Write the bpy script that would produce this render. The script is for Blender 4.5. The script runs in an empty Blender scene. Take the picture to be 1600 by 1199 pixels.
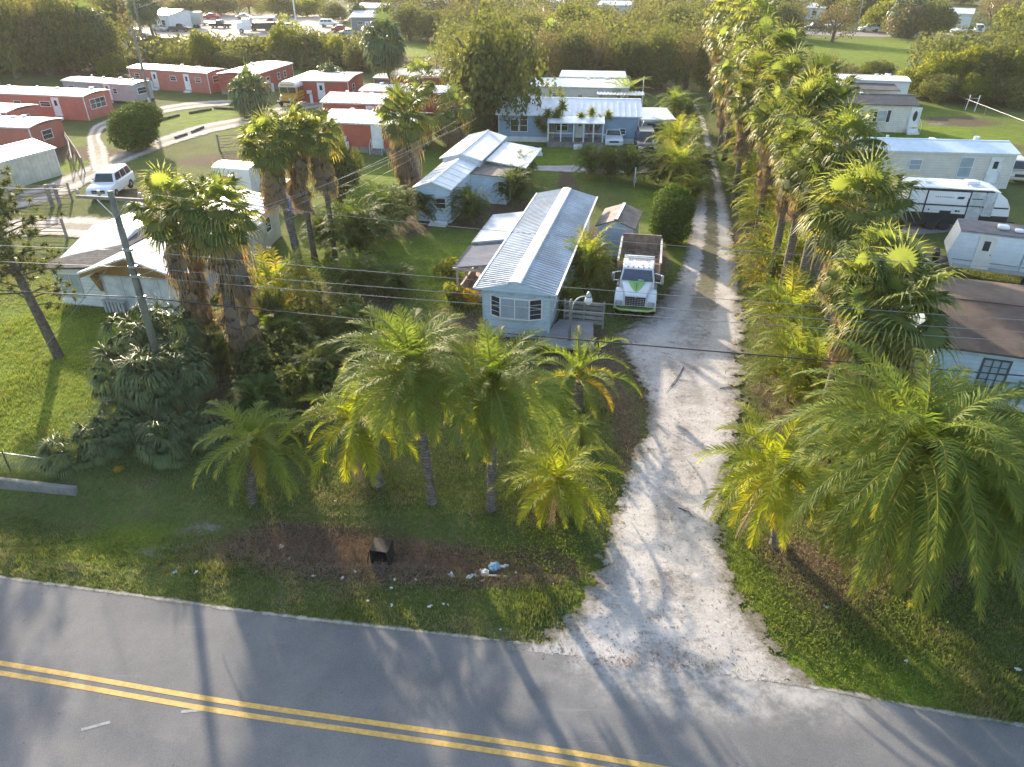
import bpy, bmesh, math, random
import numpy as np
from mathutils import Vector, Matrix, noise
from mathutils.geometry import tessellate_polygon
R = math.radians
C = bpy.context.scene
COL = C.collection
random.seed(7)
# ------------------------------------------------------------------ camera
CH, CP, CF = 17.6, R(31.1), 1130.0          # height, pitch, focal length in source pixels (1600 wide)
cd = bpy.data.cameras.new('camera'); cam = bpy.data.objects.new('camera', cd); COL.objects.link(cam)
cam.location = (0, 0, CH); cam.rotation_euler = (R(90)-CP, 0, 0)
cd.sensor_width = 36; cd.lens = 36*CF/1600; cd.clip_start = 0.2; cd.clip_end = 5000
C.camera = cam
# ------------------------------------------------------------------ light
SUN_AZ, SUN_EL = -25.0, 17.0                # degrees; azimuth from +Y towards +X
w = bpy.data.worlds.new('World'); C.world = w; w.use_nodes = True
wn = w.node_tree; bg = wn.nodes['Background']
sky = wn.nodes.new('ShaderNodeTexSky'); sky.sky_type = 'NISHITA'; sky.sun_disc = False
sky.sun_elevation = R(SUN_EL); sky.sun_rotation = R(SUN_AZ); sky.air_density = 1.0; sky.dust_density = 2.0
wn.links.new(sky.outputs[0], bg.inputs[0]); bg.inputs[1].default_value = 0.15
sl = bpy.data.lights.new('sun', 'SUN'); sl.energy = 3.6; sl.angle = R(0.9); sl.color = (1.0, .84, .64)
so = bpy.data.objects.new('sun', sl); COL.objects.link(so)
sd = Vector((math.sin(R(SUN_AZ))*math.cos(R(SUN_EL)), math.cos(R(SUN_AZ))*math.cos(R(SUN_EL)), math.sin(R(SUN_EL))))
so.rotation_euler = sd.to_track_quat('Z', 'Y').to_euler()
C.view_settings.view_transform = 'Standard'; C.view_settings.look = 'None'
C.view_settings.exposure = 1.66; C.view_settings.gamma = 1.0
# ------------------------------------------------------------------ pixel -> world helpers
def P(px, py, z=0.0):
    u = (px-800)/CF; v = (py-599.5)/CF
    d = Vector((u, math.cos(CP)-v*math.sin(CP), -math.sin(CP)-v*math.cos(CP)))
    t = (z-CH)/d.z
    return Vector((d.x*t, d.y*t, z))
def zat(Y, py):                              # height seen at image row py when standing at distance Y
    return CH - Y*math.tan(CP+math.atan((py-599.5)/CF))
def dep(Y, z): return Y*math.cos(CP)+(CH-z)*math.sin(CP)
def xat(px, Y, z): return (px-800)/CF*dep(Y, z)
# ------------------------------------------------------------------ materials
MATS = {}
def nodes(name):
    m = bpy.data.materials.new(name); m.use_nodes = True
    return m, m.node_tree, m.node_tree.nodes['Principled BSDF']
def N(nt, t, **k):
    n = nt.nodes.new('ShaderNode'+t)
    for a, b in k.items(): setattr(n, a, b)
    return n
def setin(n, i, v): n.inputs[i].default_value = v
def rgba(c): return (c[0], c[1], c[2], 1)
def mixc(nt, fac, a, b, bt='MIX'):
    n = N(nt, 'MixRGB', blend_type=bt)
    for i, x in enumerate((fac, a, b)):
        if isinstance(x, bpy.types.NodeSocket): nt.links.new(x, n.inputs[i])
        elif i == 0: n.inputs[0].default_value = x
        else: n.inputs[i].default_value = rgba(x)
    return n.outputs[0]
def noisef(nt, vec, scale, detail=5, rough=.6, lo=.35, hi=.65, smooth=True):
    n = N(nt, 'TexNoise'); setin(n, 'Scale', scale); setin(n, 'Detail', detail); setin(n, 'Roughness', rough)
    if vec: nt.links.new(vec, n.inputs['Vector'])
    m = N(nt, 'MapRange'); m.interpolation_type = 'SMOOTHSTEP' if smooth else 'LINEAR'
    nt.links.new(n.outputs['Fac'], m.inputs[0]); setin(m, 1, lo); setin(m, 2, hi)
    return m.outputs[0]
def mth(nt, op, a, b=0.0):
    n = N(nt, 'Math', operation=op)
    for i, x in enumerate((a, b)):
        if isinstance(x, bpy.types.NodeSocket): nt.links.new(x, n.inputs[i])
        else: n.inputs[i].default_value = x
    return n.outputs[0]
def simple(name, col, rough=.6, metal=0.0, var=.25, vscale=1.2, bump=.0, bscale=30, dirt=None, dirtamt=.5, dscale=.7, ribs=None, ribamt=.4, spec=.5, rust=None):
    """painted / weathered surface: base colour broken by noise, dirt patches, optional seams: ribs=(axis, spacing, width)"""
    m, nt, b = nodes(name)
    tc = N(nt, 'TexCoord'); vec = tc.outputs['Object']
    c = mixc(nt, noisef(nt, vec, vscale, 6, .7), [x*(1-var) for x in col], [min(1, x*(1+var*.4)) for x in col])
    if dirt: c = mixc(nt, mth(nt, 'MULTIPLY', noisef(nt, vec, dscale, 8, .75, .48, .72), dirtamt), c, dirt)
    if rust: c = mixc(nt, noisef(nt, vec, 2.2, 8, .8, .60, .70), c, rust)
    hgt = None
    if ribs:
        ax, sp, wd = ribs
        sx = N(nt, 'SeparateXYZ'); nt.links.new(vec, sx.inputs[0])
        f = mth(nt, 'FRACT', mth(nt, 'DIVIDE', sx.outputs['XYZ'.index(ax)], sp))
        seam = mth(nt, 'LESS_THAN', f, wd)
        c = mixc(nt, mth(nt, 'MULTIPLY', seam, ribamt), c, [x*.35 for x in col])
        hgt = f
    nt.links.new(c, b.inputs['Base Color'])
    setin(b, 'Roughness', rough); setin(b, 'Metallic', metal); setin(b, 'Specular IOR Level', spec)
    if bump or ribs:
        bn = N(nt, 'Bump'); setin(bn, 'Strength', bump if bump else .35); setin(bn, 'Distance', .02)
        if hgt is not None: nt.links.new(hgt, bn.inputs['Height'])
        else:
            nn = N(nt, 'TexNoise'); setin(nn, 'Scale', bscale); nt.links.new(vec, nn.inputs['Vector']); nt.links.new(nn.outputs['Fac'], bn.inputs['Height'])
        nt.links.new(bn.outputs[0], b.inputs['Normal'])
    MATS[name] = m
    return m
def leafmat(name, dark, light, old, trans=.45, rough=.45, tgain=1.9, spec=.35):
    """foliage: tint attribute x = leaf to leaf variation, y = age towards yellow or brown; light passes through the blades"""
    m, nt, b = nodes(name)
    at = N(nt, 'Attribute', attribute_name='tint'); s = N(nt, 'SeparateXYZ'); nt.links.new(at.outputs['Vector'], s.inputs[0])
    oi = N(nt, 'ObjectInfo')
    v = mth(nt, 'ADD', mth(nt, 'MULTIPLY', s.outputs[0], .75), mth(nt, 'MULTIPLY', oi.outputs['Random'], .25))
    c = mixc(nt, v, dark, light)
    c = mixc(nt, s.outputs[1], c, old)
    nt.links.new(c, b.inputs['Base Color']); setin(b, 'Roughness', rough); setin(b, 'Specular IOR Level', spec)
    tr = N(nt, 'BsdfTranslucent'); g = mixc(nt, 1.0, c, (tgain, tgain*.95, tgain*.45), 'MULTIPLY'); nt.links.new(g, tr.inputs[0])
    mx = N(nt, 'MixShader'); setin(mx, 0, trans)
    nt.links.new(b.outputs[0], mx.inputs[1]); nt.links.new(tr.outputs[0], mx.inputs[2])
    nt.links.new(mx.outputs[0], nt.nodes['Material Output'].inputs[0])
    MATS[name] = m
    return m
G_DATE = leafmat('date_palm_leaf', (.075, .13, .03), (.225, .29, .065), (.42, .31, .05), trans=.55, rough=.55, spec=.18)
G_FAN = leafmat('fan_palm_leaf', (.09, .145, .045), (.245, .30, .09), (.44, .32, .08), rough=.45, spec=.38, trans=.48, tgain=1.75)
G_DEAD = leafmat('dead_palm_leaf', (.15, .125, .10), (.38, .32, .26), (.38, .26, .14), trans=.25, tgain=1.2, rough=.8, spec=.1)
G_METTO = leafmat('palmetto_leaf', (.05, .085, .035), (.19, .27, .105), (.34, .30, .14), trans=.3, rough=.42, spec=.45, tgain=1.5)
G_OAK = leafmat('oak_leaf', (.05, .072, .025), (.16, .18, .06), (.20, .18, .06), trans=.36, spec=.12, rough=.7)
G_LIME = leafmat('bright_shrub_leaf', (.07, .105, .022), (.175, .21, .045), (.38, .31, .04), trans=.5, spec=.12, rough=.7)
G_WISP = leafmat('dry_tree_leaf', (.10, .09, .05), (.20, .175, .09), (.24, .18, .09), trans=.3, spec=.1, rough=.8)
G_HEDGE = leafmat('hedge_leaf', (.035, .075, .015), (.08, .14, .022), (.2, .2, .03), trans=.3, spec=.1, rough=.7)
G_PINE = leafmat('pine_needle', (.05, .08, .03), (.13, .16, .05), (.22, .16, .07), trans=.3)
G_CROTON = leafmat('croton_leaf', (.40, .26, .01), (.62, .45, .03), (.30, .22, .03), trans=.4, tgain=1.1)
G_FLOWER = leafmat('red_flower', (.5, .03, .06), (.65, .1, .12), (.2, .25, .04), trans=.3, tgain=1.0)
G_DATEY = leafmat('yellow_palm_leaf', (.13, .19, .02), (.30, .34, .035), (.50, .36, .03), trans=.55, rough=.55, spec=.18)
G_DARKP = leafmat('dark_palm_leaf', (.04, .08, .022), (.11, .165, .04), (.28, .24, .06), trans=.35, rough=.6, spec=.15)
G_GRASS = leafmat('grass_blade', (.06, .10, .028), (.19, .265, .045), (.27, .25, .16), trans=.4, rough=.7, spec=.15, tgain=1.6)
TRUNK = simple('palm_trunk', (.20, .17, .14), .9, var=.5, vscale=5, bump=.8, bscale=12, ribs=('Z', .13, .35), ribamt=.6)
BARK = simple('bark', (.14, .11, .085), .9, var=.5, vscale=4, bump=.8, bscale=14)
BOOT = simple('palm_boots', (.26, .20, .14), .9, var=.5, vscale=7, bump=.8, bscale=16)
PALEWOOD = simple('weathered_pole', (.24, .21, .18), .85, var=.3, vscale=3, bump=.4, bscale=18)
TREWOOD = simple('treated_pole', (.17, .165, .13), .85, var=.3, vscale=2, bump=.4, bscale=14)
WHITE = simple('white_paint', (.74, .76, .77), .5, var=.12, dirt=(.45, .43, .38), dirtamt=.35)
WHITESIDE = simple('white_lap_siding', (.70, .72, .74), .55, var=.1, dirt=(.42, .41, .36), dirtamt=.4, ribs=('Z', .2, .12), ribamt=.45)
BLUEWHITE = simple('pale_blue_siding', (.52, .64, .74), .55, var=.12, dirt=(.36, .42, .46), dirtamt=.35, ribs=('Z', .22, .10), ribamt=.4)
BLUESIDE = simple('blue_siding', (.27, .39, .54), .55, var=.12, dirt=(.23, .28, .34), dirtamt=.35, ribs=('Z', .22, .12), ribamt=.4)
BEIGESIDE = simple('cream_siding', (.66, .64, .58), .55, var=.1, dirt=(.42, .38, .30), dirtamt=.35, ribs=('Z', .22, .12), ribamt=.35)
BEIGEPANEL = simple('cream_panel', (.55, .54, .46), .6, var=.15, dirt=(.30, .28, .20), dirtamt=.6, ribs=('X', .4, .08), ribamt=.4)
RED = simple('brick_red_siding', (.40, .09, .06), .6, var=.15, dirt=(.26, .07, .05), dirtamt=.4, ribs=('X', .3, .1), ribamt=.3)
REDFADE = simple('faded_red_siding', (.46, .15, .115), .6, var=.12, dirt=(.34, .10, .08), dirtamt=.4, ribs=('X', .3, .1), ribamt=.25)
GREYPANEL = simple('grey_ribbed_siding', (.36, .36, .38), .5, var=.12, dirt=(.22, .2, .19), dirtamt=.4, ribs=('X', .15, .15), ribamt=.3)
R_WHITE = simple('white_roof_coating', (.78, .79, .80), .45, var=.1, dirt=(.45, .44, .42), dirtamt=.45, dscale=.5)
R_METAL = simple('galvanised_roof', (.62, .66, .70), .36, metal=.35, var=.15, dirt=(.35, .36, .38), dirtamt=.6, dscale=.5)
R_WHITEMETAL = simple('white_metal_roof', (.76, .79, .83), .32, metal=.1, var=.08, dirt=(.5, .52, .54), dirtamt=.35, dscale=.4)
R_MAIN = simple('blue_grey_roof_pan', (.46, .53, .60), .8, spec=.15, metal=.0, var=.25, vscale=.5, dirt=(.36, .34, .33), dirtamt=.75, dscale=.35, ribs=('Y', .30, .2), ribamt=.62)
R_MAIN2 = simple('porch_roof_pan', (.15, .17, .22), .9, spec=.1, metal=.0, var=.25, vscale=.5, dirt=(.25, .22, .2), dirtamt=.6, ribs=('Y', .24, .25), ribamt=.75)
R_BROWN = simple('brown_felt_roof', (.125, .085, .062), .85, var=.35, vscale=.8, dirt=(.26, .15, .09), dirtamt=.45, dscale=.35, bump=.3)
R_DARK = simple('charcoal_shingle_roof', (.10, .095, .10), .85, var=.25, bump=.3, ribs=('Y', .25, .1), ribamt=.3)
R_SHINGLE = simple('grey_shingle_roof', (.17, .16, .155), .95, spec=.05, var=.3, vscale=3, bump=.3, ribs=('Y', .22, .25), ribamt=.6)
R_SHEDR = simple('grey_brown_shed_roof', (.20, .17, .15), .8, var=.3, dirt=(.35, .34, .32), dirtamt=.4)
BROWNTRIM = simple('ochre_trim', (.32, .19, .07), .7, var=.2)
CREAMTRIM = simple('cream_trim', (.72, .70, .64), .6, var=.1)
GREYTRIM = simple('grey_trim', (.40, .41, .42), .6, var=.15)
CONC = simple('concrete', (.22, .21, .19), .85, var=.3, vscale=2, bump=.2, dirt=(.18, .16, .12), dirtamt=.5)
GLASS = simple('window_glass', (.035, .045, .055), .08, var=.3, spec=.9)
GLASSBLUE = simple('curtained_glass', (.34, .42, .48), .2, var=.15, spec=.8)
BLACK = simple('black_plastic', (.02, .02, .022), .5, var=.2)
TYRE = simple('tyre_rubber', (.025, .025, .027), .8, var=.2)
CHROME = simple('bright_metal', (.62, .63, .64), .25, metal=.9, var=.1)
STEEL = simple('galvanised_steel', (.42, .44, .46), .4, metal=.7, var=.2)
PWHITE = simple('white_car_paint', (.76, .78, .80), .22, var=.03, spec=.6, dirt=(.5, .5, .48), dirtamt=.15)
PDARK = simple('dark_car_paint', (.035, .04, .055), .25, var=.1, spec=.6)
PBLUE = simple('blue_car_paint', (.05, .11, .28), .3, var=.1, spec=.6)
PRED = simple('red_paint', (.45, .04, .04), .35, var=.15)
PSILVER = simple('silver_car_paint', (.42, .44, .46), .3, metal=.4, var=.1)
PTAN = simple('champagne_car_paint', (.52, .47, .38), .3, metal=.2, var=.1)
PGREEN = simple('leaf_green_paint', (.26, .52, .12), .35, var=.08)
PLIME = simple('lime_paint', (.50, .72, .22), .35, var=.08)
YELLOWBUS = simple('school_bus_yellow', (.62, .34, .05), .4, var=.08)
LAMPG = simple('lamp_glass', (.75, .77, .78), .15, var=.05)
HEADL = simple('headlamp_glass', (.7, .73, .75), .1, var=.05)
TAILL = simple('tail_lamp_glass', (.45, .02, .02), .2, var=.05)
BOARDS = simple('dirty_truck_bed', (.30, .225, .17), .85, var=.35, vscale=3, bump=.3, dirt=(.11, .075, .05), dirtamt=.6, ribs=('X', .42, .05), ribamt=.5)
RUSTY = simple('rusty_iron', (.16, .10, .07), .8, var=.4, vscale=4, bump=.3)
DECKW = simple('grey_deck_boards', (.30, .29, .29), .7, var=.25, ribs=('Y', .15, .12), ribamt=.6)
BLUETARP = simple('blue_tarpaulin', (.05, .09, .30), .5, var=.2)
LITTERW = simple('white_litter', (.60, .60, .58), .6, var=.3, vscale=9)
LITTERB = simple('blue_plastic_bag', (.25, .42, .62), .4, var=.2)
DARKBOX = simple('charred_brown_board', (.018, .014, .012), .8, var=.4, vscale=6, bump=.3)
PINKISH = simple('pink_beige_wall', (.50, .36, .31), .7, var=.2)
CONTAINER = simple('blue_grey_panel', (.22, .24, .28), .5, var=.2, ribs=('X', .2, .3), ribamt=.3)
WIREM = simple('cable_black', (.04, .04, .04), .6, var=.1)
WIREL = simple('cable_aluminium', (.30, .30, .30), .45, metal=.3, var=.1)
# ------------------------------------------------------------------ object helpers
def props(o, label=None, cat=None, group=None, kind=None):
    if label: o['label'] = label
    if cat: o['category'] = cat
    if group: o['group'] = group
    if kind: o['kind'] = kind
    return o
def thing(name, label, cat, loc=(0, 0, 0), rz=0.0, group=None):
    o = bpy.data.objects.new(name, None); COL.objects.link(o)
    o.location = loc; o.rotation_euler = (0, 0, rz); o.empty_display_size = .3
    return props(o, label, cat, group)
SPLIT = {'post', 'porch_post', 'fender', 'roof_brace', 'awning_post', 'brace', 'bracket', 'bed_side', 'bed_rail', 'gutter', 'vent', 'roof_vent', 'stem', 'garage_door', 'skirt_band', 'handrail', 'scrap'}
class MB:
    def __init__(s): s.v = []; s.f = []; s.mi = []; s.ch = []
    def each(s, name, mats, parent=None, **k):
        ends = s.ch[1:]+[(len(s.v), len(s.f))]; o = None
        for (v0, f0), (v1, f1) in zip(s.ch, ends):
            m = MB(); m.v = s.v[v0:v1]; m.f = [tuple(i-v0 for i in f) for f in s.f[f0:f1]]; m.mi = s.mi[f0:f1]
            o = m.build(name, mats, parent, **k)
        return o
    def add(s, vs, fs, mi=0, M=None):
        k = len(s.v); s.ch.append((k, len(s.f)))
        s.v += [tuple(M @ Vector(v)) if M else tuple(v) for v in vs]
        s.f += [tuple(i+k for i in f) for f in fs]; s.mi += [mi]*len(fs)
        return s
    def box(s, x0, x1, y0, y1, z0, z1, mi=0, M=None):
        v = [(x0,y0,z0),(x1,y0,z0),(x1,y1,z0),(x0,y1,z0),(x0,y0,z1),(x1,y0,z1),(x1,y1,z1),(x0,y1,z1)]
        return s.add(v, [(0,3,2,1),(4,5,6,7),(0,1,5,4),(1,2,6,5),(2,3,7,6),(3,0,4,7)], mi, M)
    def hexa(s, v, mi=0, M=None):   # 8 corners: bottom 4 then top 4, counter-clockwise
        return s.add(v, [(0,3,2,1),(4,5,6,7),(0,1,5,4),(1,2,6,5),(2,3,7,6),(3,0,4,7)], mi, M)
    def prism(s, poly, a, b, axis='x', mi=0, M=None):
        """poly in the plane across axis: for x (y,z); for y (x,z); for z (x,y)"""
        def pt(p, t): return (t, p[0], p[1]) if axis == 'x' else ((p[0], t, p[1]) if axis == 'y' else (p[0], p[1], t))
        n = len(poly); v = [pt(p, a) for p in poly]+[pt(p, b) for p in poly]
        f = [tuple(range(n))[::-1], tuple(range(n, 2*n))]+[(i, (i+1) % n, n+(i+1) % n, n+i) for i in range(n)]
        return s.add(v, f, mi, M)
    def tube(s, pts, rad, n=6, mi=0, cap=True):
        pts = [Vector(p) for p in pts]; m = len(pts)
        if not hasattr(rad, '__len__'): rad = [rad]*m
        k = len(s.v); s.ch.append((k, len(s.f)))
        for i, p in enumerate(pts):
            t = (pts[min(i+1, m-1)]-pts[max(i-1, 0)]).normalized()
            a = t.cross(Vector((0, 0, 1)))
            if a.length < .05: a = t.cross(Vector((0, 1, 0)))
            a.normalize(); b = t.cross(a)
            for j in range(n):
                q = 2*math.pi*j/n
                s.v.append(tuple(p+(a*math.cos(q)+b*math.sin(q))*rad[i]))
        for i in range(m-1):
            for j in range(n):
                s.f.append((k+i*n+j, k+i*n+(j+1) % n, k+(i+1)*n+(j+1) % n, k+(i+1)*n+j)); s.mi.append(mi)
        if cap:
            s.f.append(tuple(k+j for j in range(n))); s.mi.append(mi)
            s.f.append(tuple(k+(m-1)*n+j for j in range(n))[::-1]); s.mi.append(mi)
        return s
    def lathe(s, prof, n=16, mi=0, M=None):
        v = []; f = []; m = len(prof)
        for i, (r, z) in enumerate(prof):
            for j in range(n):
                q = 2*math.pi*j/n; v.append((r*math.cos(q), r*math.sin(q), z))
        for i in range(m-1):
            for j in range(n): f.append((i*n+j, i*n+(j+1) % n, (i+1)*n+(j+1) % n, (i+1)*n+j))
        f.append(tuple(range(n))[::-1]); f.append(tuple(range((m-1)*n, m*n)))
        return s.add(v, f, mi, M)
    def build(s, name, mats, parent=None, smooth=False, bevel=0, fix=True):
        if name in SPLIT and len(s.ch) > 1 and parent: return s.each(name, mats, parent, smooth=smooth, bevel=bevel, fix=fix)
        me = bpy.data.meshes.new(name); me.from_pydata(s.v, [], s.f)
        if not isinstance(mats, (list, tuple)): mats = [mats]
        for m in mats: me.materials.append(m)
        if len(mats) > 1: me.polygons.foreach_set('material_index', s.mi)
        if fix:
            bm = bmesh.new(); bm.from_mesh(me); bmesh.ops.recalc_face_normals(bm, faces=bm.faces); bm.to_mesh(me); bm.free()
        if smooth: me.polygons.foreach_set('use_smooth', [True]*len(me.polygons))
        me.update()
        o = bpy.data.objects.new(name, me); COL.objects.link(o)
        if parent: o.parent = parent
        if bevel:
            b = o.modifiers.new('bevel', 'BEVEL'); b.width = bevel; b.segments = 3; b.limit_method = 'ANGLE'; b.angle_limit = R(35)
            me.polygons.foreach_set('use_smooth', [True]*len(me.polygons))
        return o
def tri_data(name, V, F, tint, mat):
    me = bpy.data.meshes.new(name)
    V = np.asarray(V, dtype=np.float32); F = np.asarray(F, dtype=np.int32)
    me.vertices.add(len(V)); me.vertices.foreach_set('co', V.ravel())
    me.loops.add(F.size); me.loops.foreach_set('vertex_index', F.ravel())
    me.polygons.add(len(F)); me.polygons.foreach_set('loop_start', np.arange(0, F.size, 3, dtype=np.int32))
    me.update(calc_edges=True)
    if tint is not None:
        a = me.attributes.new('tint', 'FLOAT_VECTOR', 'POINT'); T = np.zeros((len(V), 3), dtype=np.float32); T[:, :2] = tint
        a.data.foreach_set('vector', T.ravel())
    me.materials.append(mat)
    return me
def add_mesh(name, me, parent=None, loc=(0, 0, 0), sc=(1, 1, 1), rz=0.0, rot=None):
    o = bpy.data.objects.new(name, me); COL.objects.link(o)
    if parent: o.parent = parent
    o.location = loc; o.scale = sc; o.rotation_euler = rot if rot else (0, 0, rz)
    return o
# ------------------------------------------------------------------ ground, road, driveway
def pip(x, y, poly):                         # vectorised point in polygon
    inside = np.zeros(x.shape, bool); n = len(poly)
    for i in range(n):
        x1, y1 = poly[i]; x2, y2 = poly[(i+1) % n]
        c = ((y1 > y) != (y2 > y)) & (x < (x2-x1)*(y-y1)/((y2-y1) if abs(y2-y1) > 1e-9 else 1e-9)+x1)
        inside ^= c
    return inside
def blob(x, y, cx, cy, rx, ry, rot=0.0):
    c, s = math.cos(rot), math.sin(rot); dx, dy = x-cx, y-cy
    u = (dx*c+dy*s)/rx; v = (-dx*s+dy*c)/ry
    return np.clip(1.4-np.sqrt(u*u+v*v), 0, 1)
def strip(name, L, Rr, z, mat, sub=24, across=10, kind='structure', lin=False):
    """ribbon between two smoothed edges, with UV (u across, v metres along)"""
    def cr(pts):
        if lin:
            return [pts[i].lerp(pts[i+1], k/sub) for i in range(len(pts)-1) for k in range(sub)]+[pts[-1]]
        out = []
        for i in range(len(pts)-1):
            p0, p1, p2, p3 = pts[max(i-1, 0)], pts[i], pts[i+1], pts[min(i+2, len(pts)-1)]
            for k in range(sub):
                t = k/sub
                out.append(.5*((2*p1)+(-p0+p2)*t+(2*p0-5*p1+4*p2-p3)*t*t+(-p0+3*p1-3*p2+p3)*t**3))
        out.append(pts[-1]); return out
    a = cr([Vector(p) for p in L]); b = cr([Vector(p) for p in Rr]); n = len(a)
    vs = []; uv = []; d = 0.0
    for i in range(n):
        if i: d += ((a[i]+b[i])/2-(a[i-1]+b[i-1])/2).length
        for k in range(across+1):
            u = k/across; q = a[i].lerp(b[i], u); vs.append((q.x, q.y, z)); uv.append((u, d))
    fs = [(i*(across+1)+k, i*(across+1)+k+1, (i+1)*(across+1)+k+1, (i+1)*(across+1)+k) for i in range(n-1) for k in range(across)]
    me = bpy.data.meshes.new(name); me.from_pydata(vs, [], fs); me.materials.append(mat)
    ul = me.uv_layers.new(name='UVMap')
    for l in me.loops: ul.data[l.index].uv = uv[l.vertex_index]
    me.update()
    o = bpy.data.objects.new(name, me); COL.objects.link(o); props(o, kind=kind)
    return o, [(p.x, p.y) for p in a]+[(p.x, p.y) for p in b[::-1]]
def sandmat(name, base, dark, mid, strip_amt=0.0, edge=.12, strip_from=0.0, mouth=0.0):
    m, nt, b = nodes(name)
    geo = N(nt, 'NewGeometry'); vec = geo.outputs['Position']
    uv = N(nt, 'UVMap'); s = N(nt, 'SeparateXYZ'); nt.links.new(uv.outputs[0], s.inputs[0])
    c = mixc(nt, noisef(nt, vec, .33, 9, .78, .40, .60), base, mid)
    c = mixc(nt, mth(nt, 'MULTIPLY', noisef(nt, vec, 1.1, 10, .85, .52, .62), .75), c, dark)
    trk = mth(nt, 'SMOOTH_MIN', mth(nt, 'ABSOLUTE', mth(nt, 'SUBTRACT', mth(nt, 'ABSOLUTE', mth(nt, 'SUBTRACT', s.outputs[0], .52)), .21)), 1.0)
    tk_ = N(nt, 'MapRange'); tk_.interpolation_type = 'SMOOTHSTEP'; nt.links.new(trk, tk_.inputs[0]); setin(tk_, 1, .03); setin(tk_, 2, .12); setin(tk_, 3, .45); setin(tk_, 4, 0.0)
    c = mixc(nt, tk_.outputs[0], c, [min(1, q_*1.1) for q_ in base])
    c = mixc(nt, mth(nt, 'MULTIPLY', noisef(nt, vec, 14, 5, .8, .52, .64), .5), c, dark)
    d = mth(nt, 'ABSOLUTE', mth(nt, 'SUBTRACT', s.outputs[0], .5))          # 0 centre, .5 edge
    nn = noisef(nt, vec, 1.1, 9, .75, .2, .8, False)
    if strip_amt:
        g = N(nt, 'MapRange'); g.interpolation_type = 'SMOOTHSTEP'; nt.links.new(mth(nt, 'ADD', d, mth(nt, 'MULTIPLY', mth(nt, 'SUBTRACT', nn, .5), .30)), g.inputs[0])
        setin(g, 1, .10); setin(g, 2, .15); setin(g, 3, 1.0); setin(g, 4, 0.0)
        st = N(nt, 'MapRange'); st.interpolation_type = 'SMOOTHSTEP'; nt.links.new(s.outputs[1], st.inputs[0]); setin(st, 1, strip_from); setin(st, 2, strip_from+10)
        gf = mth(nt, 'MULTIPLY', mth(nt, 'MULTIPLY', g.outputs[0], st.outputs[0]), strip_amt)
        c = mixc(nt, gf, c, mixc(nt, noisef(nt, vec, 3, 8, .7), (.075, .085, .035), (.15, .13, .08)))
    ed = N(nt, 'MapRange'); ed.interpolation_type = 'SMOOTHSTEP'; nt.links.new(mth(nt, 'ADD', d, mth(nt, 'MULTIPLY', mth(nt, 'SUBTRACT', noisef(nt, vec, 2.2, 9, .8, .2, .8, False), .5), edge*1.6)), ed.inputs[0]); setin(ed, 1, .5-edge*1.3); setin(ed, 2, .5-edge*.5)
    c = mixc(nt, mth(nt, 'MULTIPLY', ed.outputs[0], .85), c, mixc(nt, noisef(nt, vec, 7, 8, .8), (.075, .07, .035), (.20, .17, .12)))
    nt.links.new(c, b.inputs['Base Color']); setin(b, 'Roughness', .95); setin(b, 'Specular IOR Level', .15)
    bn = N(nt, 'Bump'); setin(bn, 'Strength', .4); setin(bn, 'Distance', .04)
    tn = N(nt, 'TexNoise'); setin(tn, 'Scale', 5); setin(tn, 'Detail', 9); nt.links.new(vec, tn.inputs['Vector'])
    nt.links.new(tn.outputs['Fac'], bn.inputs['Height']); nt.links.new(bn.outputs[0], b.inputs['Normal'])
    e = N(nt, 'MapRange'); e.interpolation_type = 'SMOOTHSTEP'
    nt.links.new(mth(nt, 'ADD', d, mth(nt, 'MULTIPLY', mth(nt, 'SUBTRACT', nn, .5), edge*2)), e.inputs[0])
    setin(e, 1, .5-edge*.75); setin(e, 2, .5-edge*.45); setin(e, 3, 1.0); setin(e, 4, 0.0)
    fine = noisef(nt, vec, 9, 4, .8, .3, .6)
    if mouth:
        e2 = N(nt, 'MapRange'); nt.links.new(mth(nt, 'ADD', s.outputs[1], mth(nt, 'MULTIPLY', mth(nt, 'SUBTRACT', nn, .5), 1.2)), e2.inputs[0]); setin(e2, 1, .15); setin(e2, 2, .55)
        e = type('q', (), {'outputs': [mth(nt, 'MULTIPLY', e.outputs[0], e2.outputs[0])]})
    al = mth(nt, 'GREATER_THAN', mth(nt, 'ADD', e.outputs[0], mth(nt, 'MULTIPLY', mth(nt, 'SUBTRACT', fine, .5), .5)), .5)
    nt.links.new(al, b.inputs['Alpha'])
    return m
def V2(p): return Vector((p[0], p[1], 0))
# the road runs from upper left to lower right of the picture, slightly bending
ROADE = [(-400,846),(-150,880),(0,903),(200,930),(430,962),(640,986),(860,1012),(1060,1040),(1300,1080),(1450,1110),(1600,1135),(1900,1190)]
far_edge = [P(*p) for p in ROADE]
def resample(pts, k=6):
    out = []
    for i in range(len(pts)-1):
        p0, p1, p2, p3 = pts[max(i-1, 0)], pts[i], pts[i+1], pts[min(i+2, len(pts)-1)]
        for j in range(k):
            t = j/k; out.append(.5*((2*p1)+(-p0+p2)*t+(2*p0-5*p1+4*p2-p3)*t*t+(-p0+3*p1-3*p2+p3)*t**3))
    return out+[pts[-1]]
far_edge = resample(far_edge)
far_edge = [far_edge[0]+(far_edge[0]-far_edge[1]).normalized()*200]+far_edge+[far_edge[-1]+(far_edge[-1]-far_edge[-2]).normalized()*200]
def offset(pts, d0, k=0.0):
    out = []
    for i, p in enumerate(pts):
        d = d0+k*(max(-25, min(25, p.x))+14.7)
        t = (pts[min(i+1, len(pts)-1)]-pts[max(i-1, 0)]).normalized()
        out.append(p+Vector((t.y, -t.x, 0))*d)
    return out
ROADW = 6.2
near_edge = offset(far_edge, ROADW)
mroad, nt, b = nodes('asphalt')
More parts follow.
